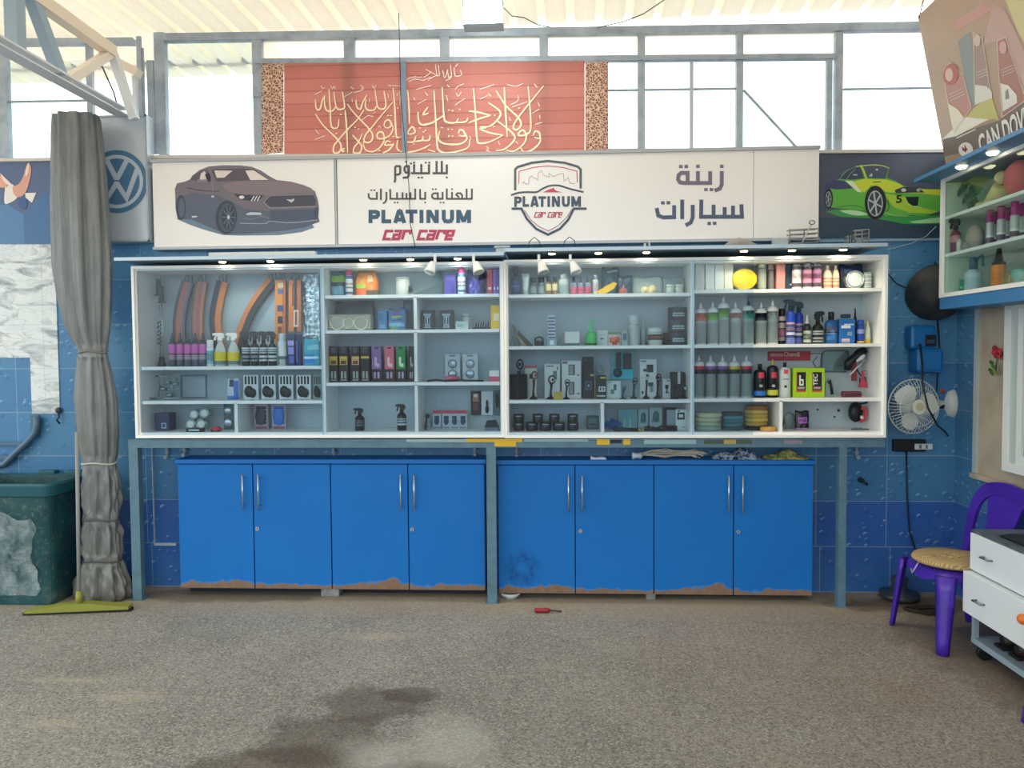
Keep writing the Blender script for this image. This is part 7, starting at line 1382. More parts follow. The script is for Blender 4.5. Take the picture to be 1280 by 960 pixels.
QL([(470, 195), (500, 250), (520, 308)], 16, '#b8cc5c', .0042, False); QL([(430, 200), (560, 186), (650, 190), (720, 214)], 7, '#c8d46c', .0042)
for x in (330, 390): QL([(x-50, 312), (x-10, 262), (x+30, 225)], 4, '#9aac9c', .0040)
Q([(400, 268), (440, 268), (440, 280), (400, 280)], '#a8b8b0', .0042); Q([(540, 290), (565, 258), (575, 285)], '#b4ccb4', .0042, False); QE(612, 228, 10, 8, '#c4ccd0', .0042)
Q([(770, 410), (850, 378), (960, 380), (1040, 430), (780, 435)], '#3c4450', .0042); QE(850, 410, 22, 16, '#c8d4c4', .0048); QE(980, 410, 16, 14, '#a8b8a8', .0048)
Q([(865, 470), (985, 468), (975, 550), (930, 550), (890, 520)], '#2c3a3c', .0042); QL([(860, 475), (890, 540), (1005, 565)], 6, '#b8d48c', .0044)
QL([(700, 610), (760, 635), (900, 640)], 5, '#a8d08c', .0042); QL([(260, 560), (400, 545), (500, 570)], 5, '#2c6c40', .0042); QL([(700, 600), (720, 560), (705, 500)], 6, '#1f4030', .0042)
QE(600, 520, 96, 150, '#2e3640', .0044); QE(598, 528, 68, 115, '#aab4ba', .0050); QE(598, 528, 58, 103, '#3c4650', .0056)
for k in range(6):
    q = k*math.pi/3+.3; QL([(598, 528), (598+60*math.cos(q), 528+106*math.sin(q))], 14, '#b8c2c6', .0062, False)
QE(184, 485, 38, 88, '#333c48', .0044); QE(182, 490, 27, 70, '#8a949c', .0050); QE(182, 490, 21, 58, '#3f4954', .0056)
for k in range(5):
    q = k*math.pi*.4; QL([(182, 490), (182+22*math.cos(q), 490+62*math.sin(q))], 7, '#9aa4aa', .0062, False)
Q([(575, 335), (645, 332), (650, 340), (580, 343)], '#4a5c2c', .0042)
text(mb, PG, '5', *g((782, 452)), *g((835, 525)), M('#3a4228', .4), .0048, .03)
mb.build('car_print', t)
tag(MB().box((W(1024, 300, -.01).x, -.02, a.z-.03), (2.59, 0, a.z-.015), M('#8fa8bc', .4)).build('poster_rail'), 'thin pale rail on the wall under the green car poster', 'rail')
# ---- marble window surround on the right wall
XW = 2.6; yA = WX(1221, 500, XW).y; zs_ = WX(1228, 594, XW-.03).z; zt_ = 2.06
GMB = worn('beige_marble', '#b3aa98', '#a09684', 5, .35)
struct(MB().box((XW-.012, -2.2, zs_-.0), (XW, yA, zt_), GMB), 'wall_right_surround')
struct(MB().box((XW-.05, -2.2, zs_-.03), (XW, yA-.02, zs_), GMB, .004), 'trim_sill')
struct(MB().box((XW-.022, yA-.045, zs_-.04), (XW, yA, zt_), M('#a9b6b8', .35)), 'trim_corner')
yB = WX(1258, 500, XW-.03).y; WF = M('#dfe6e6', .3); zwt = WX(1262, 376, XW-.03).z; zwb = WX(1258, 588, XW-.03).z
mb = MB(); 
for (y0, y1, z0_, z1_) in ((yB-.05, yB, zwb, zwt), (yB-1.3, yB-1.25, zwb, zwt), (yB-1.25, yB-.05, zwb, zwb+.05), (yB-1.25, yB-.05, zwt-.05, zwt)): mb.box((XW-.05, y0, z0_), (XW-.012, y1, z1_), WF)
mb.box((XW-.04, yB-.11, zwb+.05), (XW-.012, yB-.05, zwt-.05), M('#b9c6c8', .3)).box((XW-.045, yB-.17, zwb+.05), (XW-.02, yB-.12, zwt-.05), WF).box((XW-.045, yB-1.25, zwb+.05), (XW-.02, yB-.17, zwb+.10), WF)
struct(mb, 'window_frame'); struct(MB().box((XW-.03, yB-1.25, zwb+.1), (XW-.026, yB-.17, zwt-.05), M('#15202c', .08)), 'window_glass')
# artificial rose tucked by the window
p = WX(1247, 452, XW-.05); t = ROSE = thing('rose', 'red artificial rose with green leaves tucked by the right window frame', 'flower', p)
rr = random.Random(1); mb = MB()
for k in range(9):
    q = k*.9; r = .008+.0022*k; mb.ball((-.004*math.sin(k), r*math.cos(q)*.9, .035+r*math.sin(q)*.8), .011+.001*k*.4, M('#b82c40' if k % 2 else '#8c1c30', .6), .5, .9, .8, 8)
mb.build('bloom', t); MB().tube([(0, 0, .02), (.0, .008, -.01), (.005, .02, -.04)], .0025, M('#3c5c2c'), 6).build('stem', t)
for dy, dz, c in ((.035, -.005, '#3c6a34'), (.02, -.02, '#4a7a38'), (.04, -.035, '#3a6230'), (.012, -.04, '#8a9a4c'), (.03, -.045, '#4c7034')):
    MB().add([(-.004, dy-.016, dz), (-.01, dy, dz+.011), (-.004, dy+.016, dz), (-.002, dy, dz-.011)], [(0, 1, 2, 3)], M(c, .6)).add([(-.001, dy-.016, dz), (-.006, dy, dz+.011), (-.001, dy+.016, dz), (.001, dy, dz-.011)], [(3, 2, 1, 0)], M(c, .6)).build('leaf', t)
ROSE.scale = (1.5, 1.5, 1.5)
# ---- side display cabinet on the right wall
XF = 2.35; yF = WX(1178, 300, XF).y; zb = WX(1178, 371, XF).z; zt = WX(1178, 226, XF).z; yN = -1.75
t = thing('side_cabinet', 'white wall cabinet with blue edge at the upper right wall', 'display cabinet', (XF, yF, zb)); H = zt-zb; L = yF-yN; D = XW-XF-.003
def lb(mb, x0, y0, z0_, x1, y1, z1_, m): return mb.box((x0, -y0, z0_), (x1, -y1, z1_), m)
lb(MB(), D-.012, 0, 0, D, L, H, M('#aebab8', .5)).build('back_panel', t); lb(MB(), 0, 0, 0, D-.012, .02, H, M('#c8dccb', .45)).build('side_panel', t); lb(MB(), 0, L-.02, 0, D-.012, L, H, WHT).build('side_panel', t)
lb(MB(), 0, .02, 0, D-.012, L-.02, .02, WHT).build('bottom_panel', t); lb(MB(), 0, .02, H-.02, D-.012, L-.02, H, M('#7c8a90', .45)).build('top_panel', t)
zS = [WX(1183, 270, XF).z-zb, WX(1183, 317, XF).z-zb]
for z in zS: lb(MB(), .006, .02, z-.018, D-.012, L-.02, z, WHT).build('shelf', t)
mb = MB(); lb(mb, -.014, -.004, -.006, 0, .028, H+.01, EDGE); lb(mb, -.014, .028, -.006, 0, L, .018, EDGE); lb(mb, -.014, .028, H-.016, 0, L, H+.01, EDGE); mb.build('front_frame', t)
lb(MB(), -.008, -.004, -.075, D, L, -.008, M('#3f7fb8', .45)).build('blue_pelmet', t)
lb(MB(), .002, .03, .018, .005, L-.02, H-.016, glassm('side_glass', '#f4faf8', .12)).build('glass_pane', t)
mb = MB(); za = WX(1165, 222, XF-.1).z-zb
mb.box((-.14, -L, za), (D, .07, za+.022), M('#4f86b8', .45)); mb.build('canopy', t)
for px, py in ((1202, 205), (1241, 186)):
    p = hit(px, py, (0, 0, zb+za), (0, 0, 1))-t.location; x = -.07; 
    q = WX(px, py, XF-.07)-t.location
    MB().lathe([(0, -.014), (.02, -.013), (.03, -.004), (.03, 0), (0, 0)], M('#fff2c8', .4, 0, .4, 5.), (x, q.y, za), 16).build('round_lamp', t)
zA, zBs = zS[0]+zb, zS[1]+zb; xi = XF+.10
SHELF['X0'] = zA; SHELF['X1'] = zBs; SHELF['X2'] = zb+.02
def IX(kind, name, label, cat, px, wpx, yt, S, X=XF+.10, yb=None, group=None, **kw):
    z = SHELF[S] if yb is None else WX(px, yb, X).z
    p = WX(px, yt, X); w = wpx*(p.y-CAM.y)/F; t_ = thing(name, label, cat, (X, p.y, z+.0006), group, -1.1); KIND[kind](t_, w, max(.03, p.z-z), **kw); return t_
# plush leaves and toys on the top shelf
p = WX(1204, 262, xi-.02); t = thing('leaf_garland', 'dark green fabric leaves on the top shelf of side cabinet', 'leaves', (xi-.02, p.y, zA)); rr = random.Random(3)
for k in range(7):
    y0, z0_ = (rr.random()-.5)*.16, .02+.02*k; l = .09+.03*rr.random(); q = .3+.25*k
    mb = MB(); up = []; dn_ = []
    for u in range(7):
        w_ = .022*math.sin(math.pi*u/6)**.8+.0008; yy = y0-l*u/6; zz = z0_+.03*math.sin(u/6*2.2); up.append((-.012-.3*w_, yy, zz+w_)); dn_.append((-.012+.3*w_, yy+.004, zz-w_))
    mid = [(-.012+.008, a_[1], (a_[2]+b_[2])/2) for a_, b_ in zip(up, dn_)]; vs = up+mid+dn_
    mb.add(vs, [(r_*7+i, r_*7+i+1, r_*7+i+8, r_*7+i+7) for r_ in (0, 1) for i in range(6)], M('#3f6e50' if k % 2 else '#35583f', .7), True).build('leaf', t)
p = WX(1243, 244, xi); t = thing('plush_animal', 'cream plush toy with dark ears on top shelf of side cabinet', 'plush toy', (xi+.02, p.y, zA))
mb = MB(); mb.tube([(0, .10, .03), (0, .05, .045), (0, -.02, .07), (-.01, -.06, .11)], [.028, .04, .055, .045], M('#d8c79c', .95), 12).build('body', t); MB().ball((-.015, -.07, .15), .042, M('#ddcca0', .95)).build('head', t)
for dy in (-.035, .03): MB().ball((0, -.07+dy, .19), .018, M('#5a4a3c', .95), .6, 1, 1.3).build('ear', t)
for dy in (.05, -.03): MB().tube([(-.03, dy, .02), (-.06, dy+.05, .018)], .018, M('#d0bf94', .95), 8).build('paw', t)
p = WX(1275, 205, xi); t = thing('pink_sponge', 'coral pink sponge at right of the side cabinet top shelf', 'sponge', (xi, p.y, zA)); MB().ball((0, 0, .10), .1, M('#d06c70', .9), .7, .9, 1).build('sponge_body', t)
# middle shelf
IX('trigger', 'trigger_bottle', 'small dark red trigger bottle on side cabinet middle shelf', 'bottle', 1193, 12, 273, 'X1', X=XF+.045, body='#6c2c3c', cap='#2a2226', d=1, bz=.68, hw=1.5, bands=((.3, .5, '#b87c84'),))
t = IX('can', 'silver_can', 'tilted silver can in front of the red trigger bottle', 'can', 1199.5, 7, 299, 'X1', X=XF+.05, body='#c0c4c0', cap='#a8aca8', cz=.85, dome=0)
p = WX(1223, 290, xi+.02); t = thing('wool_mitt', 'round grey wool mitt standing on side cabinet middle shelf', 'mitt', (xi, p.y, zBs)); MB().ball((0, 0, .075), .07, M('#a59a94', .95), .6, 1, 1.05).build('wool', t); MB().ball((-.03, .03, .03), .03, M('#8a827c', .95)).build('cuff', t)
for i, px in enumerate((1238, 1244, 1252, 1260, 1269, 1279)):
    IX('can', 'aerosol_can', ORD[i]+' from left of six silver cans with magenta caps', 'can', px, 8.6+i*.25, 258-i*3, 'X1', X=XF+.09+(.07 if i % 2 else 0), group='silver cans with magenta caps', body='#b8c0c4', cap='#b0207c', cz=.66, dome=0, bands=((.1, .24, '#5c4a60'), (.24, .3, '#e0e4e4')))
# bottom shelf
p = WX(1194, 360, xi); t = thing('black_cup', 'small dark blue cup at far end of side cabinet bottom shelf', 'cup', (XF+.07, p.y, zb+.0206)); MB().lathe([(0, 0), (.026, 0), (.034, .065), (.030, .065), (.024, .006)], M('#22304c', .4)).build('cup_body', t)
IX('box', 'green_box', 'small green box beside the dark cup', 'box', 1204, 6, 350, 'X2', body='#2f8a6c', dp=.03, prints=((.2, .3, .8, .5, '#7cc0a8'),))
t = IX('bottle', 'pump_sprayer', 'white pressure sprayer with blue-grey top on bottom shelf', 'sprayer', 1217, 19, 322, 'X2', body='#b4ccd8', cap='#4a6c80', sh=.5, nk=.62, nr=.55, cr_=.5, bands=((.2, .4, '#9cbccc'),)); MB().tube([(0, 0, .17), (.05, 0, .2), (.06, 0, .14)], .008, M('#4a6c80', .4), 8).build('lever', t)
IX('bottle', 'blue_spray_top', 'dark teal bottle behind the white pressure sprayer', 'bottle', 1203, 8, 326, 'X2', X=xi+.06, body='#2c5c74', cap='#28505f', sh=.6, nk=.75, nr=.5)
IX('bottle', 'orange_bottle', 'orange bottle with long black cap on bottom shelf', 'bottle', 1249, 16, 306, 'X2', body='#d8842c', cap='#2c2c2c', sh=.55, nk=.58, nr=.9, cr_=.92, tip=1, bands=((.2, .4, '#c87424'),))
p = WX(1264, 352, xi); t = thing('brass_jar', 'small dull brass jar right of the orange bottle', 'jar', (xi, p.y, zb+.0206)); MB().lathe([(0, 0), (.03, 0), (.036, .02), (.03, .05), (.02, .06), (.02, .075), (0, .076)], M('#8a7c50', .4, .4)).build('jar_body', t)
p = WX(1277, 345, XF+.06); t = thing('teal_bowl', 'teal bowl at right of side cabinet bottom shelf', 'bowl', (XF+.07, p.y, zb+.0206)); MB().lathe([(0, 0), (.03, 0), (.055, .04), (.06, .07), (.055, .07), (.045, .03), (0, .008)], M('#2f8f88', .4)).build('bowl_body', t)
ys_ = lambda z: None
SC_ = [(Vector((XF+.008, yN+.03, lo_+.0008)), Vector((XF+D-.0135, yF-.022, hi_))) for lo_, hi_ in ((zb+.0202, zBs-.0185), (zBs, zA-.0185), (zA, zt-.022))]
G5 = [o for o in list(COL.objects) if o.parent is None and o.name not in START5 and o.type in ('EMPTY', 'MESH') and o.location.x > XF and o.location.z > zb and o.location.y < yF and o.name != 'side_cabinet' and o.get('label')]
settle(G5, SC_)
# ---- tilted product banner above the side cabinet
A_, B_ = W(1147, 20, -.35), W(1180, 193, -.35); dn = Vector((0, -1, 0)); n_ = (A_-B_).cross(dn).normalized(); n_ = n_ if n_.x < 0 else -n_
dr = (B_-A_).normalized(); B2 = B_+dr*((B_.z-(zb+za+.055))/-dr.z); Lb = 1.9; t = thing('product_banner', 'leaning brown product banner with white lettering above the side cabinet', 'banner', B2)
mb = MB(); A2 = A_-dr*.28*0
def bm_mat():
    t_ = NT('printed_vinyl_banner'); v = t_.obj(); t_.put(t_.b, 'Base Color', t_.ramp(t_.noise(v, 1.8, 4), (.3, '#c9ae96'), (.6, '#b39a88'), (.8, '#a08a7c'))); t_.b.inputs['Roughness'].default_value = .4
    tr = t_.n('BsdfTranslucent', i_Color='#e8ccac'); mx = t_.n('MixShader', i_0=.25); t_.t.links.new(t_.b.outputs[0], mx.inputs[1]); t_.t.links.new(tr.outputs[0], mx.inputs[2]); t_.t.links.new(mx.outputs[0], t_.out.inputs[0]); return t_.m
q = [A_-B2, A_-B2+dn*Lb, dn*Lb, Vector((0, 0, 0))]; th = -n_*.012
mb.add(q+[v+th for v in q], [(0, 1, 2, 3), (7, 6, 5, 4), (0, 4, 5, 1), (1, 5, 6, 2), (2, 6, 7, 3), (3, 7, 4, 0)], bm_mat()).build('vinyl', t)
PN = Plane(A_, n_, B2); mb = MB(); z = lambda *p: [(1130+x/5.053, y/5.053) for x, y in p]
def N_(c, off, *p):
    q_ = [PN.at(x, y, off) for x, y in z(*p)]; mb.add([v+n_*0 if (v+B2).z > zb+za+.03 else v+(dr*((zb+za+.03-(v+B2).z)/dr.z)) for v in q_], [list(range(len(q_)))], M(c, .45))
N_('#7f7168', .001, (250, 880), (330, 850), (600, 760), (800, 600), (800, 960), (250, 990)); N_('#efe8d8', .0016, (240, 880), (390, 740), (600, 720), (330, 860))
N_('#cf9a92', .001, (300, 150), (500, 20), (560, 60), (330, 200)); N_('#8f9494', .001, (340, 260), (420, 200), (470, 640), (420, 680), (380, 480))
N_('#c8c070', .0022, (390, 740), (470, 660), (555, 615), (600, 755), (510, 752)); N_('#d8cc96', .001, (640, 0), (760, 0), (770, 290), (720, 200)); N_('#c8a49a', .0012, (560, 30), (640, 60), (760, 320), (760, 640), (620, 735), (600, 480), (585, 260), (500, 290))
for pts, c1 in ((((250, 440), (290, 395), (370, 470), (425, 680), (370, 760), (310, 830), (262, 560)), '#c0887c'), (((440, 205), (495, 240), (540, 540), (556, 620), (450, 660), (444, 540)), '#a88a80'), (((588, 260), (640, 235), (760, 600), (760, 640), (622, 738), (600, 480)), '#b0786c')):
    N_(c1, .002, *pts); stroke(mb, PN, z(*pts, pts[0]), .7, M('#f0e4d8', .45), .0028)
poly(mb, PN, [(1130+x/5.053, y/5.053) for x, y in ell(295, 470, 48, 68, 24, .15)], M('#b86058', .45), .0034); poly(mb, PN, [(1130+x/5.053, y/5.053) for x, y in ell(285, 472, 25, 42, 20)], M('#e0bcb0', .45), .004)
poly(mb, PN, [(1130+x/5.053, y/5.053) for x, y in ell(462, 255, 20, 40, 20)], M('#d8c0b8', .45), .0034); poly(mb, PN, [(1130+x/5.053, y/5.053) for x, y in ell(625, 300, 24, 42, 20)], M('#d8a8a0', .45), .0034)
N_('#eae4dc', .0036, (608, 525), (660, 540), (712, 600), (715, 650), (625, 705)); N_('#e4ded4', .0036, (450, 535), (520, 545), (556, 580), (556, 618), (450, 660)); N_('#8a8884', .0042, (640, 580), (655, 560), (665, 620), (640, 630))
N_('#efe0cc', .0036, (275, 650), (340, 690), (380, 745), (315, 835))
for k in range(3): stroke(mb, PN, z((280+k*6, 600+k*18), (370+k*6, 560+k*18)), .9, M('#dcc8bc', .45), .0036, ext=0); stroke(mb, PN, z((610+k*4, 445+k*18), (690+k*4, 410+k*18)), .9, M('#d8c4b8', .45), .0036, ext=0); stroke(mb, PN, z((455+k*4, 460+k*18), (530+k*3, 430+k*18)), .9, M('#cfc0b6', .45), .0036, ext=0)
stroke(mb, PN, z((332, 872), (450, 818)), 1.2, M('#efece6', .45), .004); poly(mb, PN, [(1130+x/5.053, y/5.053) for x, y in ell(390, 945, 46, 46, 24)], M('#e6dfda', .45), .0036); N_('#8c2c38', .0042, (365, 925), (383, 940), (380, 910), (395, 935), (402, 945), (388, 960), (370, 950))
text(mb, PN, 'CAN DOVE', 0, 0, 0, 0, M('#f0ece6', .45), .0046, .03, 0, ((1221, 170), (1284, 131), (1287, 162), (1227, 195)))
mb.build('print', t)
for y in (-.35, -1.9): a = Vector((A_.x, y, A_.z)); wire('hanging_wire', ('far' if y > -1 else 'near')+' thin wire holding the product banner to the roof', [a+Vector((0, -.02, -.02)), Vector((A_.x+.05, y-.02, ZR))], .003)
# ---- wall fan
FW = M('#cfd8d6', .35); FC = M('#c4ccc8', .3, .2); pc = W(1142, 508, -.26); pm = WX(1192, 504, XW)
t = thing('wall_fan', 'white wall fan with wire guard beside the right cabinet', 'fan', (XW, pm.y, pm.z))
o = MB().lathe([(0, 0), (.075, 0), (.08, .012), (.07, .05), (.04, .07), (0, .075)], FW, n=24).build('wall_plate', t); o.rotation_euler = (0, -1.5708, 0); o.scale = (1.25, .8, 1)
hd = pc-t.location; R = 33*pxm(-.26)
ax = Vector((.16, -1, .0)).normalized(); mbk = hd-ax*.02
MB().tube([(-.06, 0, .0), (-.10, -.02, .0), (hd.x+.10, hd.y+.08, .0), (hd.x+.03, hd.y+.05, hd.z)], [.03, .022, .022, .03], FW, 12).build('arm', t)
fr_ = bpy.data.objects.new('fan_head', None) if False else None
rot_ = Vector((0, 0, 1)).rotation_difference(ax).to_matrix()
def fl(p): return hd+rot_ @ Vector(p)
mb = MB()
for k in range(48):
    q = 6.283*k/48; c_, s_ = math.cos(q), math.sin(q)
    mb.tube([fl((R*.26*c_, R*.26*s_, .055)), fl((R*.7*c_, R*.7*s_, .05)), fl((R*.96*c_, R*.96*s_, .02)), fl((R*c_, R*s_, 0))], .0016, FC, 4)
    if k % 2 == 0: mb.tube([fl((R*.3*c_, R*.3*s_, -.07)), fl((R*.7*c_, R*.7*s_, -.06)), fl((R*c_, R*s_, 0))], .0016, FC, 4)
for r_, z in ((1, 0), (.72, .05), (.26, .055)): mb.tube([fl((R*r_*math.cos(q), R*r_*math.sin(q), z)) for q in [6.283*i/36 for i in range(36)]], .004 if r_ == 1 else .002, FC, 6, closed=True)
mb.build('wire_guard', t)
mb = MB(); mb.add([fl((R*.27*math.cos(q), R*.27*math.sin(q), .058)) for q in [6.283*i/20 for i in range(20)]], [list(range(20))], M('#c8cfc8', .35)); mb.add([fl((R*.15*math.cos(q), R*.15*math.sin(q), .060)) for q in [6.283*i/20 for i in range(20)]], [list(range(20))], M('#b8b08c', .35)); mb.build('badge', t)
for b in range(3):
    vs = []
    for i in range(7):
        for j in range(5):
            r_ = R*(.18+.70*i/6); w_ = (.30+.75*math.sin(math.pi*min(1, i/6*.8+.12)))*(j/4-.5)*1.35; q = b*2.094+w_+.35; vs.append(fl((r_*math.cos(q), r_*math.sin(q), .012-.03*(j/4-.5))))
    MB().add(vs, [(i*5+j, i*5+j+1, i*5+j+6, i*5+j+5) for i in range(6) for j in range(4)], M('#d4dcda', .3), True).build('blade', t)
MB().tube([fl((0, 0, -.09)), fl((0, 0, -.07)), fl((0, 0, .03))], [.05, .065, .03], FW, 16).build('motor_housing', t)
MB().tube([(-.075, 0, .055), (-.085, -.01, .08), (-.08, 0, .115)], [.02, .024, .014], M('#a83038', .4), 10).build('red_knob', t); MB().ball((-.085, -.01, -.015), .026, M('#20262a', .4)).build('dark_knob', t)
# ---- blue tank
a, b = W(1129, 466, -.002), W(1169, 407, -.002); c = (a+b)/2; t = thing('soap_dispenser', 'bright blue plastic dispenser box on the wall above the fan', 'dispenser', (c.x, 0, a.z)); hw = (b.x-a.x)/2; H = b.z-a.z; BP = M('#1468ac', .35)
MB().box((-hw, -.10, H*.5), (hw*.62, 0, H), BP, .02).build('top_housing', t); MB().box((-hw*.75, -.13, 0), (hw, 0, H*.52), BP, .025).build('lower_tank', t); MB().box((-hw*.1, -.104, H*.56), (hw*.6, -.098, H*.8), M('#152838', .4), .002).build('dark_recess', t); MB().box((0, -.112, H*.62), (hw*.45, -.103, H*.7), M('#2c4458', .4), .002).build('lever', t)
# ---- black bag hanging behind the side cabinet
p = W(1174, 366, -.10); t = thing('black_tub', 'round black rubber tub hung on the wall behind the side cabinet', 'tub', p); r = 34*pxm(-.16)
tm = NT('dusty_black_rubber'); v = tm.obj(); tm.put(tm.b, 'Base Color', tm.ramp(tm.noise(v, 6, 4), (.4, '#1e2830'), (.65, '#46423c'))); tm.b.inputs['Roughness'].default_value = .6
o = MB().lathe([(0, .13), (r*.5, .125), (r*.8, .09), (r*.95, .04), (r, 0), (r*1.03, -.01), (r*1.03, -.03), (r*.9, -.03), (r*.7, .04), (0, .08)], tm.m, n=32).build('shell', t); o.rotation_euler = (1.9, .25, .0); o.location = (0, .03, 0)
MB().tube([(0, .03, r*.9), (.02, .1, r*1.15), (0, .15, r*1.2)], .006, M('#222c34'), 8).build('hanger', t)
# ---- socket box
a, b = W(1115, 564, -.005), W(1155, 549, -.005); t = thing('socket_box', 'black multi-socket box with white plug under the wall fan', 'socket', Vector(((a.x+b.x)/2, 0, a.z))); hw = (b.x-a.x)/2; h = b.z-a.z
MB().box((-hw, -.035, 0), (hw, 0, h), M('#141c24', .4), .004).build('box_body', t); MB().box((hw*.25, -.05, h*.2), (hw*1.35, -.0355, h*.68), M('#c4d0d2', .35), .004).build('white_plug', t); MB().box((hw*.5, -.056, h*.3), (hw*.62, -.05, h*.6), M('#5c6870')).box((hw*.9, -.056, h*.3), (hw*1.0, -.05, h*.6), M('#5c6870')).build('plug_face', t)
# cables on the wall
CB = M('#22303c', .5)
wire('cable', 'black cable drooping from the fan to the dispenser box', [W(1150, 430, -.12), W(1153, 455, -.17), W(1153, 480, -.31), W(1160, 510, -.35), W(1172, 532, -.28), W(1182, 540, -.1), W(1185, 545, -.02)], .006, CB)
wire('cable', 'dark cable running down the tiles under the dispenser', [W(1172, 400, -.015), W(1175, 440, -.012), W(1172, 470, -.012), W(1170, 500, -.012)], .004, CB)
wire('cable', 'dark cable from the socket box to the floor', [W(1133, 564, -.02), W(1134, 620, -.014), W(1137, 665, -.014), W(1145, 690, -.02), W(1155, 715, -.03)], .005, CB)
wire('cable', 'thin cables from the cabinet end sagging to the rubber tub', [W(1108, 340, -.05), W(1120, 354, -.02), W(1135, 361, -.02), W(1147, 364, -.05)], .004, CB)
wire('cable', 'thin white cable slanting across the lower green car poster', [W(1110, 312, -.03), W(1140, 304, -.03), W(1158, 295, -.03), W(1170, 283, -.035)], .003, M('#9fb4c0'))
# ---- purple plastic chair
PUR_ = worn('purple_plastic', '#4527a8', '#3a1f94', 8, .35, 0, 0, .5); PURD = PUR_
def chair(label, loc, rz, pad):
    t = thing('plastic_chair', label, 'chair', loc, None, rz); zs = .42
    # local frame: the sitter faces -Y
    def fr(y): return .195-.02*(y+.2)
    mb = MB(); NX, NY = 12, 12; vs = []; 
    for j in range(NY+1):
        for i in range(NX+1):
            u, v = i/NX*2-1, j/NY*2-1; k = (abs(u)**4+abs(v)**4)**.25 if (u or v) else 0
            x, y = u*.205, v*.205; cxx = max(abs(u), abs(v)); f_ = cxx/max(1e-6, (abs(u)**5+abs(v)**5)**.2) if cxx else 1
            vs.append((x*f_, y*f_, zs-.012*(1-cxx**4)-.028*max(0, (cxx-.85)/.15)**2))
    q = lambda i, j: j*(NX+1)+i; bd = [q(i, 0) for i in range(NX+1)]+[q(NX, j) for j in range(1, NY+1)]+[q(i, NY) for i in range(NX-1, -1, -1)]+[q(0, j) for j in range(NY-1, 0, -1)]
    mb.add(vs, [(q(i, j), q(i+1, j), q(i+1, j+1), q(i, j+1)) for j in range(NY) for i in range(NX)], PUR_, True)
    sk = [vs[i] for i in bd]; low = [(x*1.02, y*1.02, z-.035-.018*math.cos(4*math.atan2(y, x))) for x, y, z in sk]; n = len(bd)
    mb.add(sk+low, [(i, (i+1) % n, (i+1) % n+n, i+n) for i in range(n)], PUR_, True); mb.build('seat', t)
    for sx in (-1, 1):
        for sy, spx, spy in ((-1, .225, -.225), (1, .21, .235)):
            x0, y0, x1, y1 = sx*.18, sy*.18, sx*spx, spy; lv = []
            for k in range(7):
                w = k/6; cx, cy, z = x0+(x1-x0)*w, y0+(y1-y0)*w, (zs-.02)*(1-w); r = .046-.018*w
                ang = math.atan2(sy, sx); row = []
                for d in (-1.15, -.7, -.25, .25, .7, 1.15): row.append((cx+r*1.25*math.cos(ang+d)-.4*r*math.cos(ang), cy+r*1.25*math.sin(ang+d)-.4*r*math.sin(ang), z))
                for d in (1.0, .3, -.3, -1.0): row.append((cx+r*.95*math.cos(ang+d)-.55*r*math.cos(ang), cy+r*.95*math.sin(ang+d)-.55*r*math.sin(ang), z))
                lv += row
            m_ = 10; MB().add(lv, [(i*m_+j, i*m_+(j+1) % m_, (i+1)*m_+(j+1) % m_, (i+1)*m_+j) for i in range(6) for j in range(m_)]+[list(range(m_)), list(range(6*m_, 7*m_))[::-1]], PUR_, True).build('leg', t)
    # back: arched hoop with an inner splat
    def bk(x, z): return (x, .195+.085*(z-zs)/.4, z)
    arch = [bk(-.195, zs-.02), bk(-.205, zs+.10), bk(-.205, zs+.22), bk(-.185, zs+.31), bk(-.12, zs+.375), bk(0, zs+.395), bk(.12, zs+.375), bk(.185, zs+.31), bk(.205, zs+.22), bk(.205, zs+.10), bk(.195, zs-.02)]
    ax_ = cr([(p[0]*1.08, p[2]) for p in arch], 4); arch = [bk(x_, z_) for x_, z_ in ax_]
    mb = MB(); vs = []
    for i, p in enumerate(arch):
        a = Vector(arch[max(0, i-1)]); b = Vector(arch[min(len(arch)-1, i+1)]); tg = (b-a).normalized(); nn = Vector((0, 1, 0)); side = tg.cross(nn).normalized()
        w_ = .024+.012*math.sin(math.pi*i/(len(arch)-1))
        for a_, b_ in ((-1, -.5), (1, -.5), (1, .5), (-1, .5)): vs.append(Vector(p)+side*w_*a_+Vector((0, .02*b_, 0)))
    k = len(arch); mb.add(vs, [(i*4+j, i*4+(j+1) % 4, (i+1)*4+(j+1) % 4, (i+1)*4+j) for i in range(k-1) for j in range(4)]+[(0, 1, 2, 3), (4*k-1, 4*k-2, 4*k-3, 4*k-4)], PUR_).build('back_frame', t)
    mb = MB(); vs = []
    for yy in (0, .012):
        for i in range(9):
            z = zs+.08+.285*i/8; w_ = .09+.06*(i/8)**1.5
            vs += [(-w_, bk(0, z)[1]+yy+.004, z), (w_, bk(0, z)[1]+yy+.004, z)]
    f_ = [(2*i, 2*i+1, 2*i+3, 2*i+2) for i in range(8)]+[(18+2*i, 18+2*i+2, 18+2*i+3, 18+2*i+1) for i in range(8)]+[(2*i, 2*i+2, 18+2*i+2, 18+2*i) for i in range(8)]+[(2*i+1, 18+2*i+1, 18+2*i+3, 2*i+3) for i in range(8)]+[(0, 18, 19, 1), (16, 17, 35, 34)]
    mb.add(vs, f_, PUR_).build('back_splat', t)
    for s in (-1, 1): MB().tube([(s*.19, .19, zs+.2), (s*.215, .10, zs+.185), (s*.22, -.02, zs+.17), (s*.21, -.12, zs+.12), (s*.195, -.17, zs-.02)], [.018, .02, .022, .02, .02], PUR_, 8).build('armrest', t) if False else None
    return t
ch = chair('purple plastic chair with round straw seat pad against the right wall', (2.215, -.80, 0), math.radians(-83), 1)
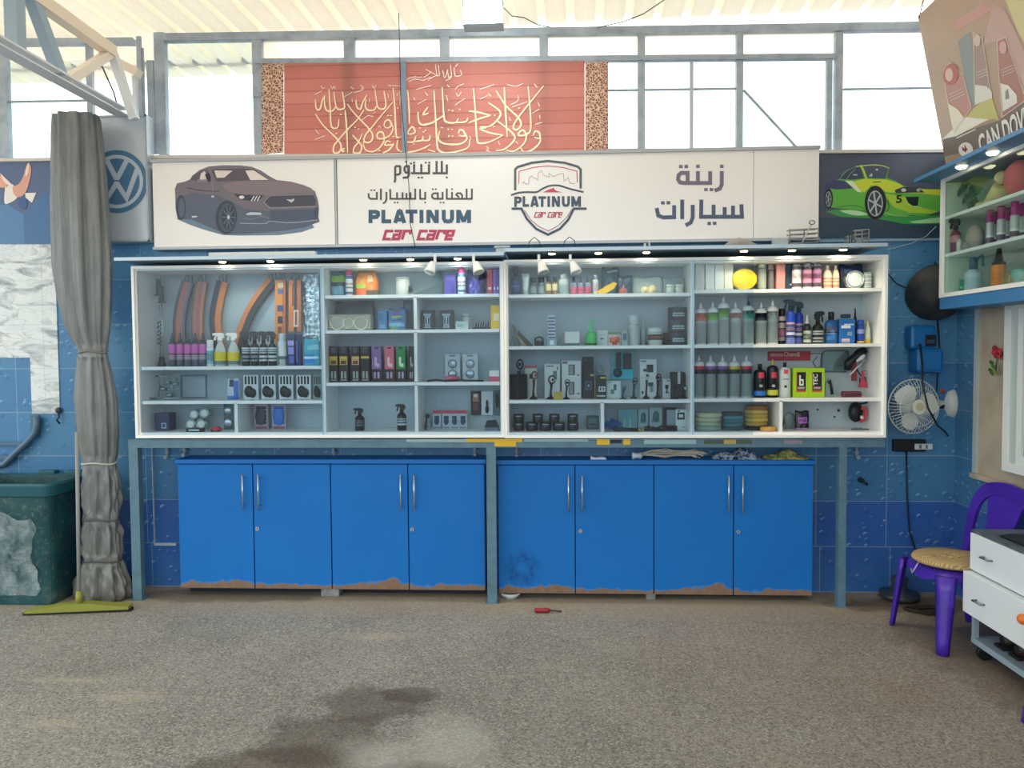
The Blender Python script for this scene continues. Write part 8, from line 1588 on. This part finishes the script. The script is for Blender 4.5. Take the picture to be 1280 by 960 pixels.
STR = NT('pale_straw'); v = STR.obj(); wv = STR.n('TexWave', i_Scale=26., i_Distortion=6., i_Detail=3., wave_type='RINGS'); STR.put(wv, 'Vector', v); STR.put(STR.b, 'Base Color', STR.ramp(wv.outputs['Fac'], (.2, '#8f7a54'), (.6, '#c0a878'))); STR.b.inputs['Roughness'].default_value = .85
p = Vector((2.19, -.80, .424)); t = thing('straw_pad', 'round pale straw cushion lying on the purple chair seat', 'cushion', p)
MB().lathe([(0, -.002), (.19, 0), (.205, .012), (.195, .028), (.1, .033), (0, .03)], STR.m, n=32).build('pad', t)
for k in range(5): MB().tube([(.035*(5-k)*math.cos(q), .035*(5-k)*math.sin(q), .032-.002*(5-k)+.001) for q in [6.283*i/28 for i in range(28)]], .005, STR.m, 6, closed=True).build('straw_coil', t)
MB().tube([(-.19, -.02, .004), (-.215, -.03, -.03), (-.22, -.01, -.06), (-.212, .02, -.045)], .004, M('#a8a8b8', .7), 6).build('tie_string', t)
chair('second purple plastic chair, mostly cut off at the lower right edge', (2.275, -1.955, 0), math.radians(-80), 0)
# pot and rope under the chair
t = thing('steel_pot', 'small dark steel pot on the floor behind the chair legs', 'pot', (2.2, -.14, 0)); MB().lathe([(0, 0), (.09, 0), (.12, .02), (.12, .045), (.05, .055), (.045, .10), (.05, .14), (.035, .15), (0, .15)], M('#4a4f52', .35, .6), n=22).build('pot_body', t)
tag(MB().tube([(.15*math.cos(q*.7)*(1-.02*q), .05*math.sin(q*.7)-.002*q-.02, .009+.004*(q % 3)) for q in range(26)], .008, M('#3a3028', .8), 6).build('rope_coil', None, (2.27, -.33, 0)), 'dark dirty rope coil on the floor under the purple chair', 'rope')
# ---- drawer cart
CW = M('#dfe7ec', .4); CG = M('#8ea2b0', .45); X0 = 2.16; yc = WX(1209, 660, X0).y-.055; zT = WX(1210, 659, X0).z; Lc = .58; t = thing('drawer_cart', 'white two-drawer cart on castors in front of the right wall', 'cart', (X0, yc, 0)); Dc = .40
TOP = worn('scuffed_grey_top', '#5c6a74', '#39444c', 12, .5)
MB().box((-.004, -Lc, zT-.012), (Dc, .004, zT), TOP).build('top', t)
zd = [WX(1210, 709, X0).z, WX(1205, 762, X0-.03).z]
MB().box((.006, -Lc+.004, zd[1]+.005), (Dc, 0, zT-.012), M('#aab8c0', .45)).build('drawer_case', t)
for i, (xf, z0_, z1_) in enumerate(((-.012, zd[0]+.004, zT-.016), (-.045, zd[1], zd[0]-.004))):
    d = MB().box((xf, -Lc, z0_), (.005, .002, z1_), CW, .003).build('drawer', t)
    zc_ = (z0_+z1_)/2-.01*i; y = -.13
    MB().tube([(xf, y, zc_), (xf-.022, y, zc_), (xf-.022, y-.07, zc_), (xf, y-.07, zc_)], .005, M('#7c8890', .25, .7), 8).build('handle', d)
zl = .105
for x in (.012, Dc-.02):
    for y in (-.016, -Lc+.016): MB().box((x-.012, y-.012, zl), (x+.012, y+.012, zd[1]+.005), CG).build('post', t)
MB().box((0, -Lc, zl-.03), (Dc, 0, zl), CG).build('lower_shelf', t); MB().box((Dc-.006, -Lc, zl), (Dc, 0, zd[1]), M('#3c474f', .5)).build('back_sheet', t)
for x in (.04, Dc-.04):
    for y in (-.05, -Lc+.05): o = MB().cyl((x, y-.012, .036), (x, y+.012, .036), .036, None, M('#22282c', .5), 16).box((x-.012, y-.018, .05), (x+.012, y+.018, zl-.03), M('#5c666c', .4)).build('castor', t)
for k, y in enumerate((-.17, -.29)):
    s_ = thing('shoe', ('left' if k == 0 else 'right')+' one of the dark shoes on the lower cart shelf', 'shoe', (X0+.06+.0*k, yc+y, zl+.0015), 'dark shoes on the cart'); SH = M('#2a2624' if k == 0 else '#3a2e28', .5)
    MB().tube([(.0, 0, .036), (.06, 0, .046), (.13, 0, .05), (.2, 0, .06), (.24, 0, .055)], [.025, .042, .042, .042, .035], SH, 12).build('upper', s_); MB().box((-.02, -.04, 0), (.26, .04, .016), M('#1c1a1a', .7), .006).build('sole', s_); MB().lathe([(.034, 0), (.036, .04), (.03, .045), (.028, .01)], SH, (.2, 0, .085), 14).build('collar', s_)
p = WX(1279, 774, X0-.06); t = thing('hanging_ball', 'orange round ball tool hanging from the lower cart drawer', 'knob', (X0-.05, p.y, p.z)); MB().ball((-.012, 0, 0), .024, M('#d8742c', .4)).cyl((0, 0, 0), (.006, 0, 0), .01, None, M('#8a4c20')).build('ball', t)
t = thing('dark_tray', 'dark folded cloth lying on the cart top', 'cloth', (X0+.14, yc-.30, zT)); MB().prism([(-.09, 0), (-.1, .008), (-.04, .016), (.05, .012), (.10, .02), (.11, .0)], -.14, .14, M('#22303a', .7)).build('cloth', t)
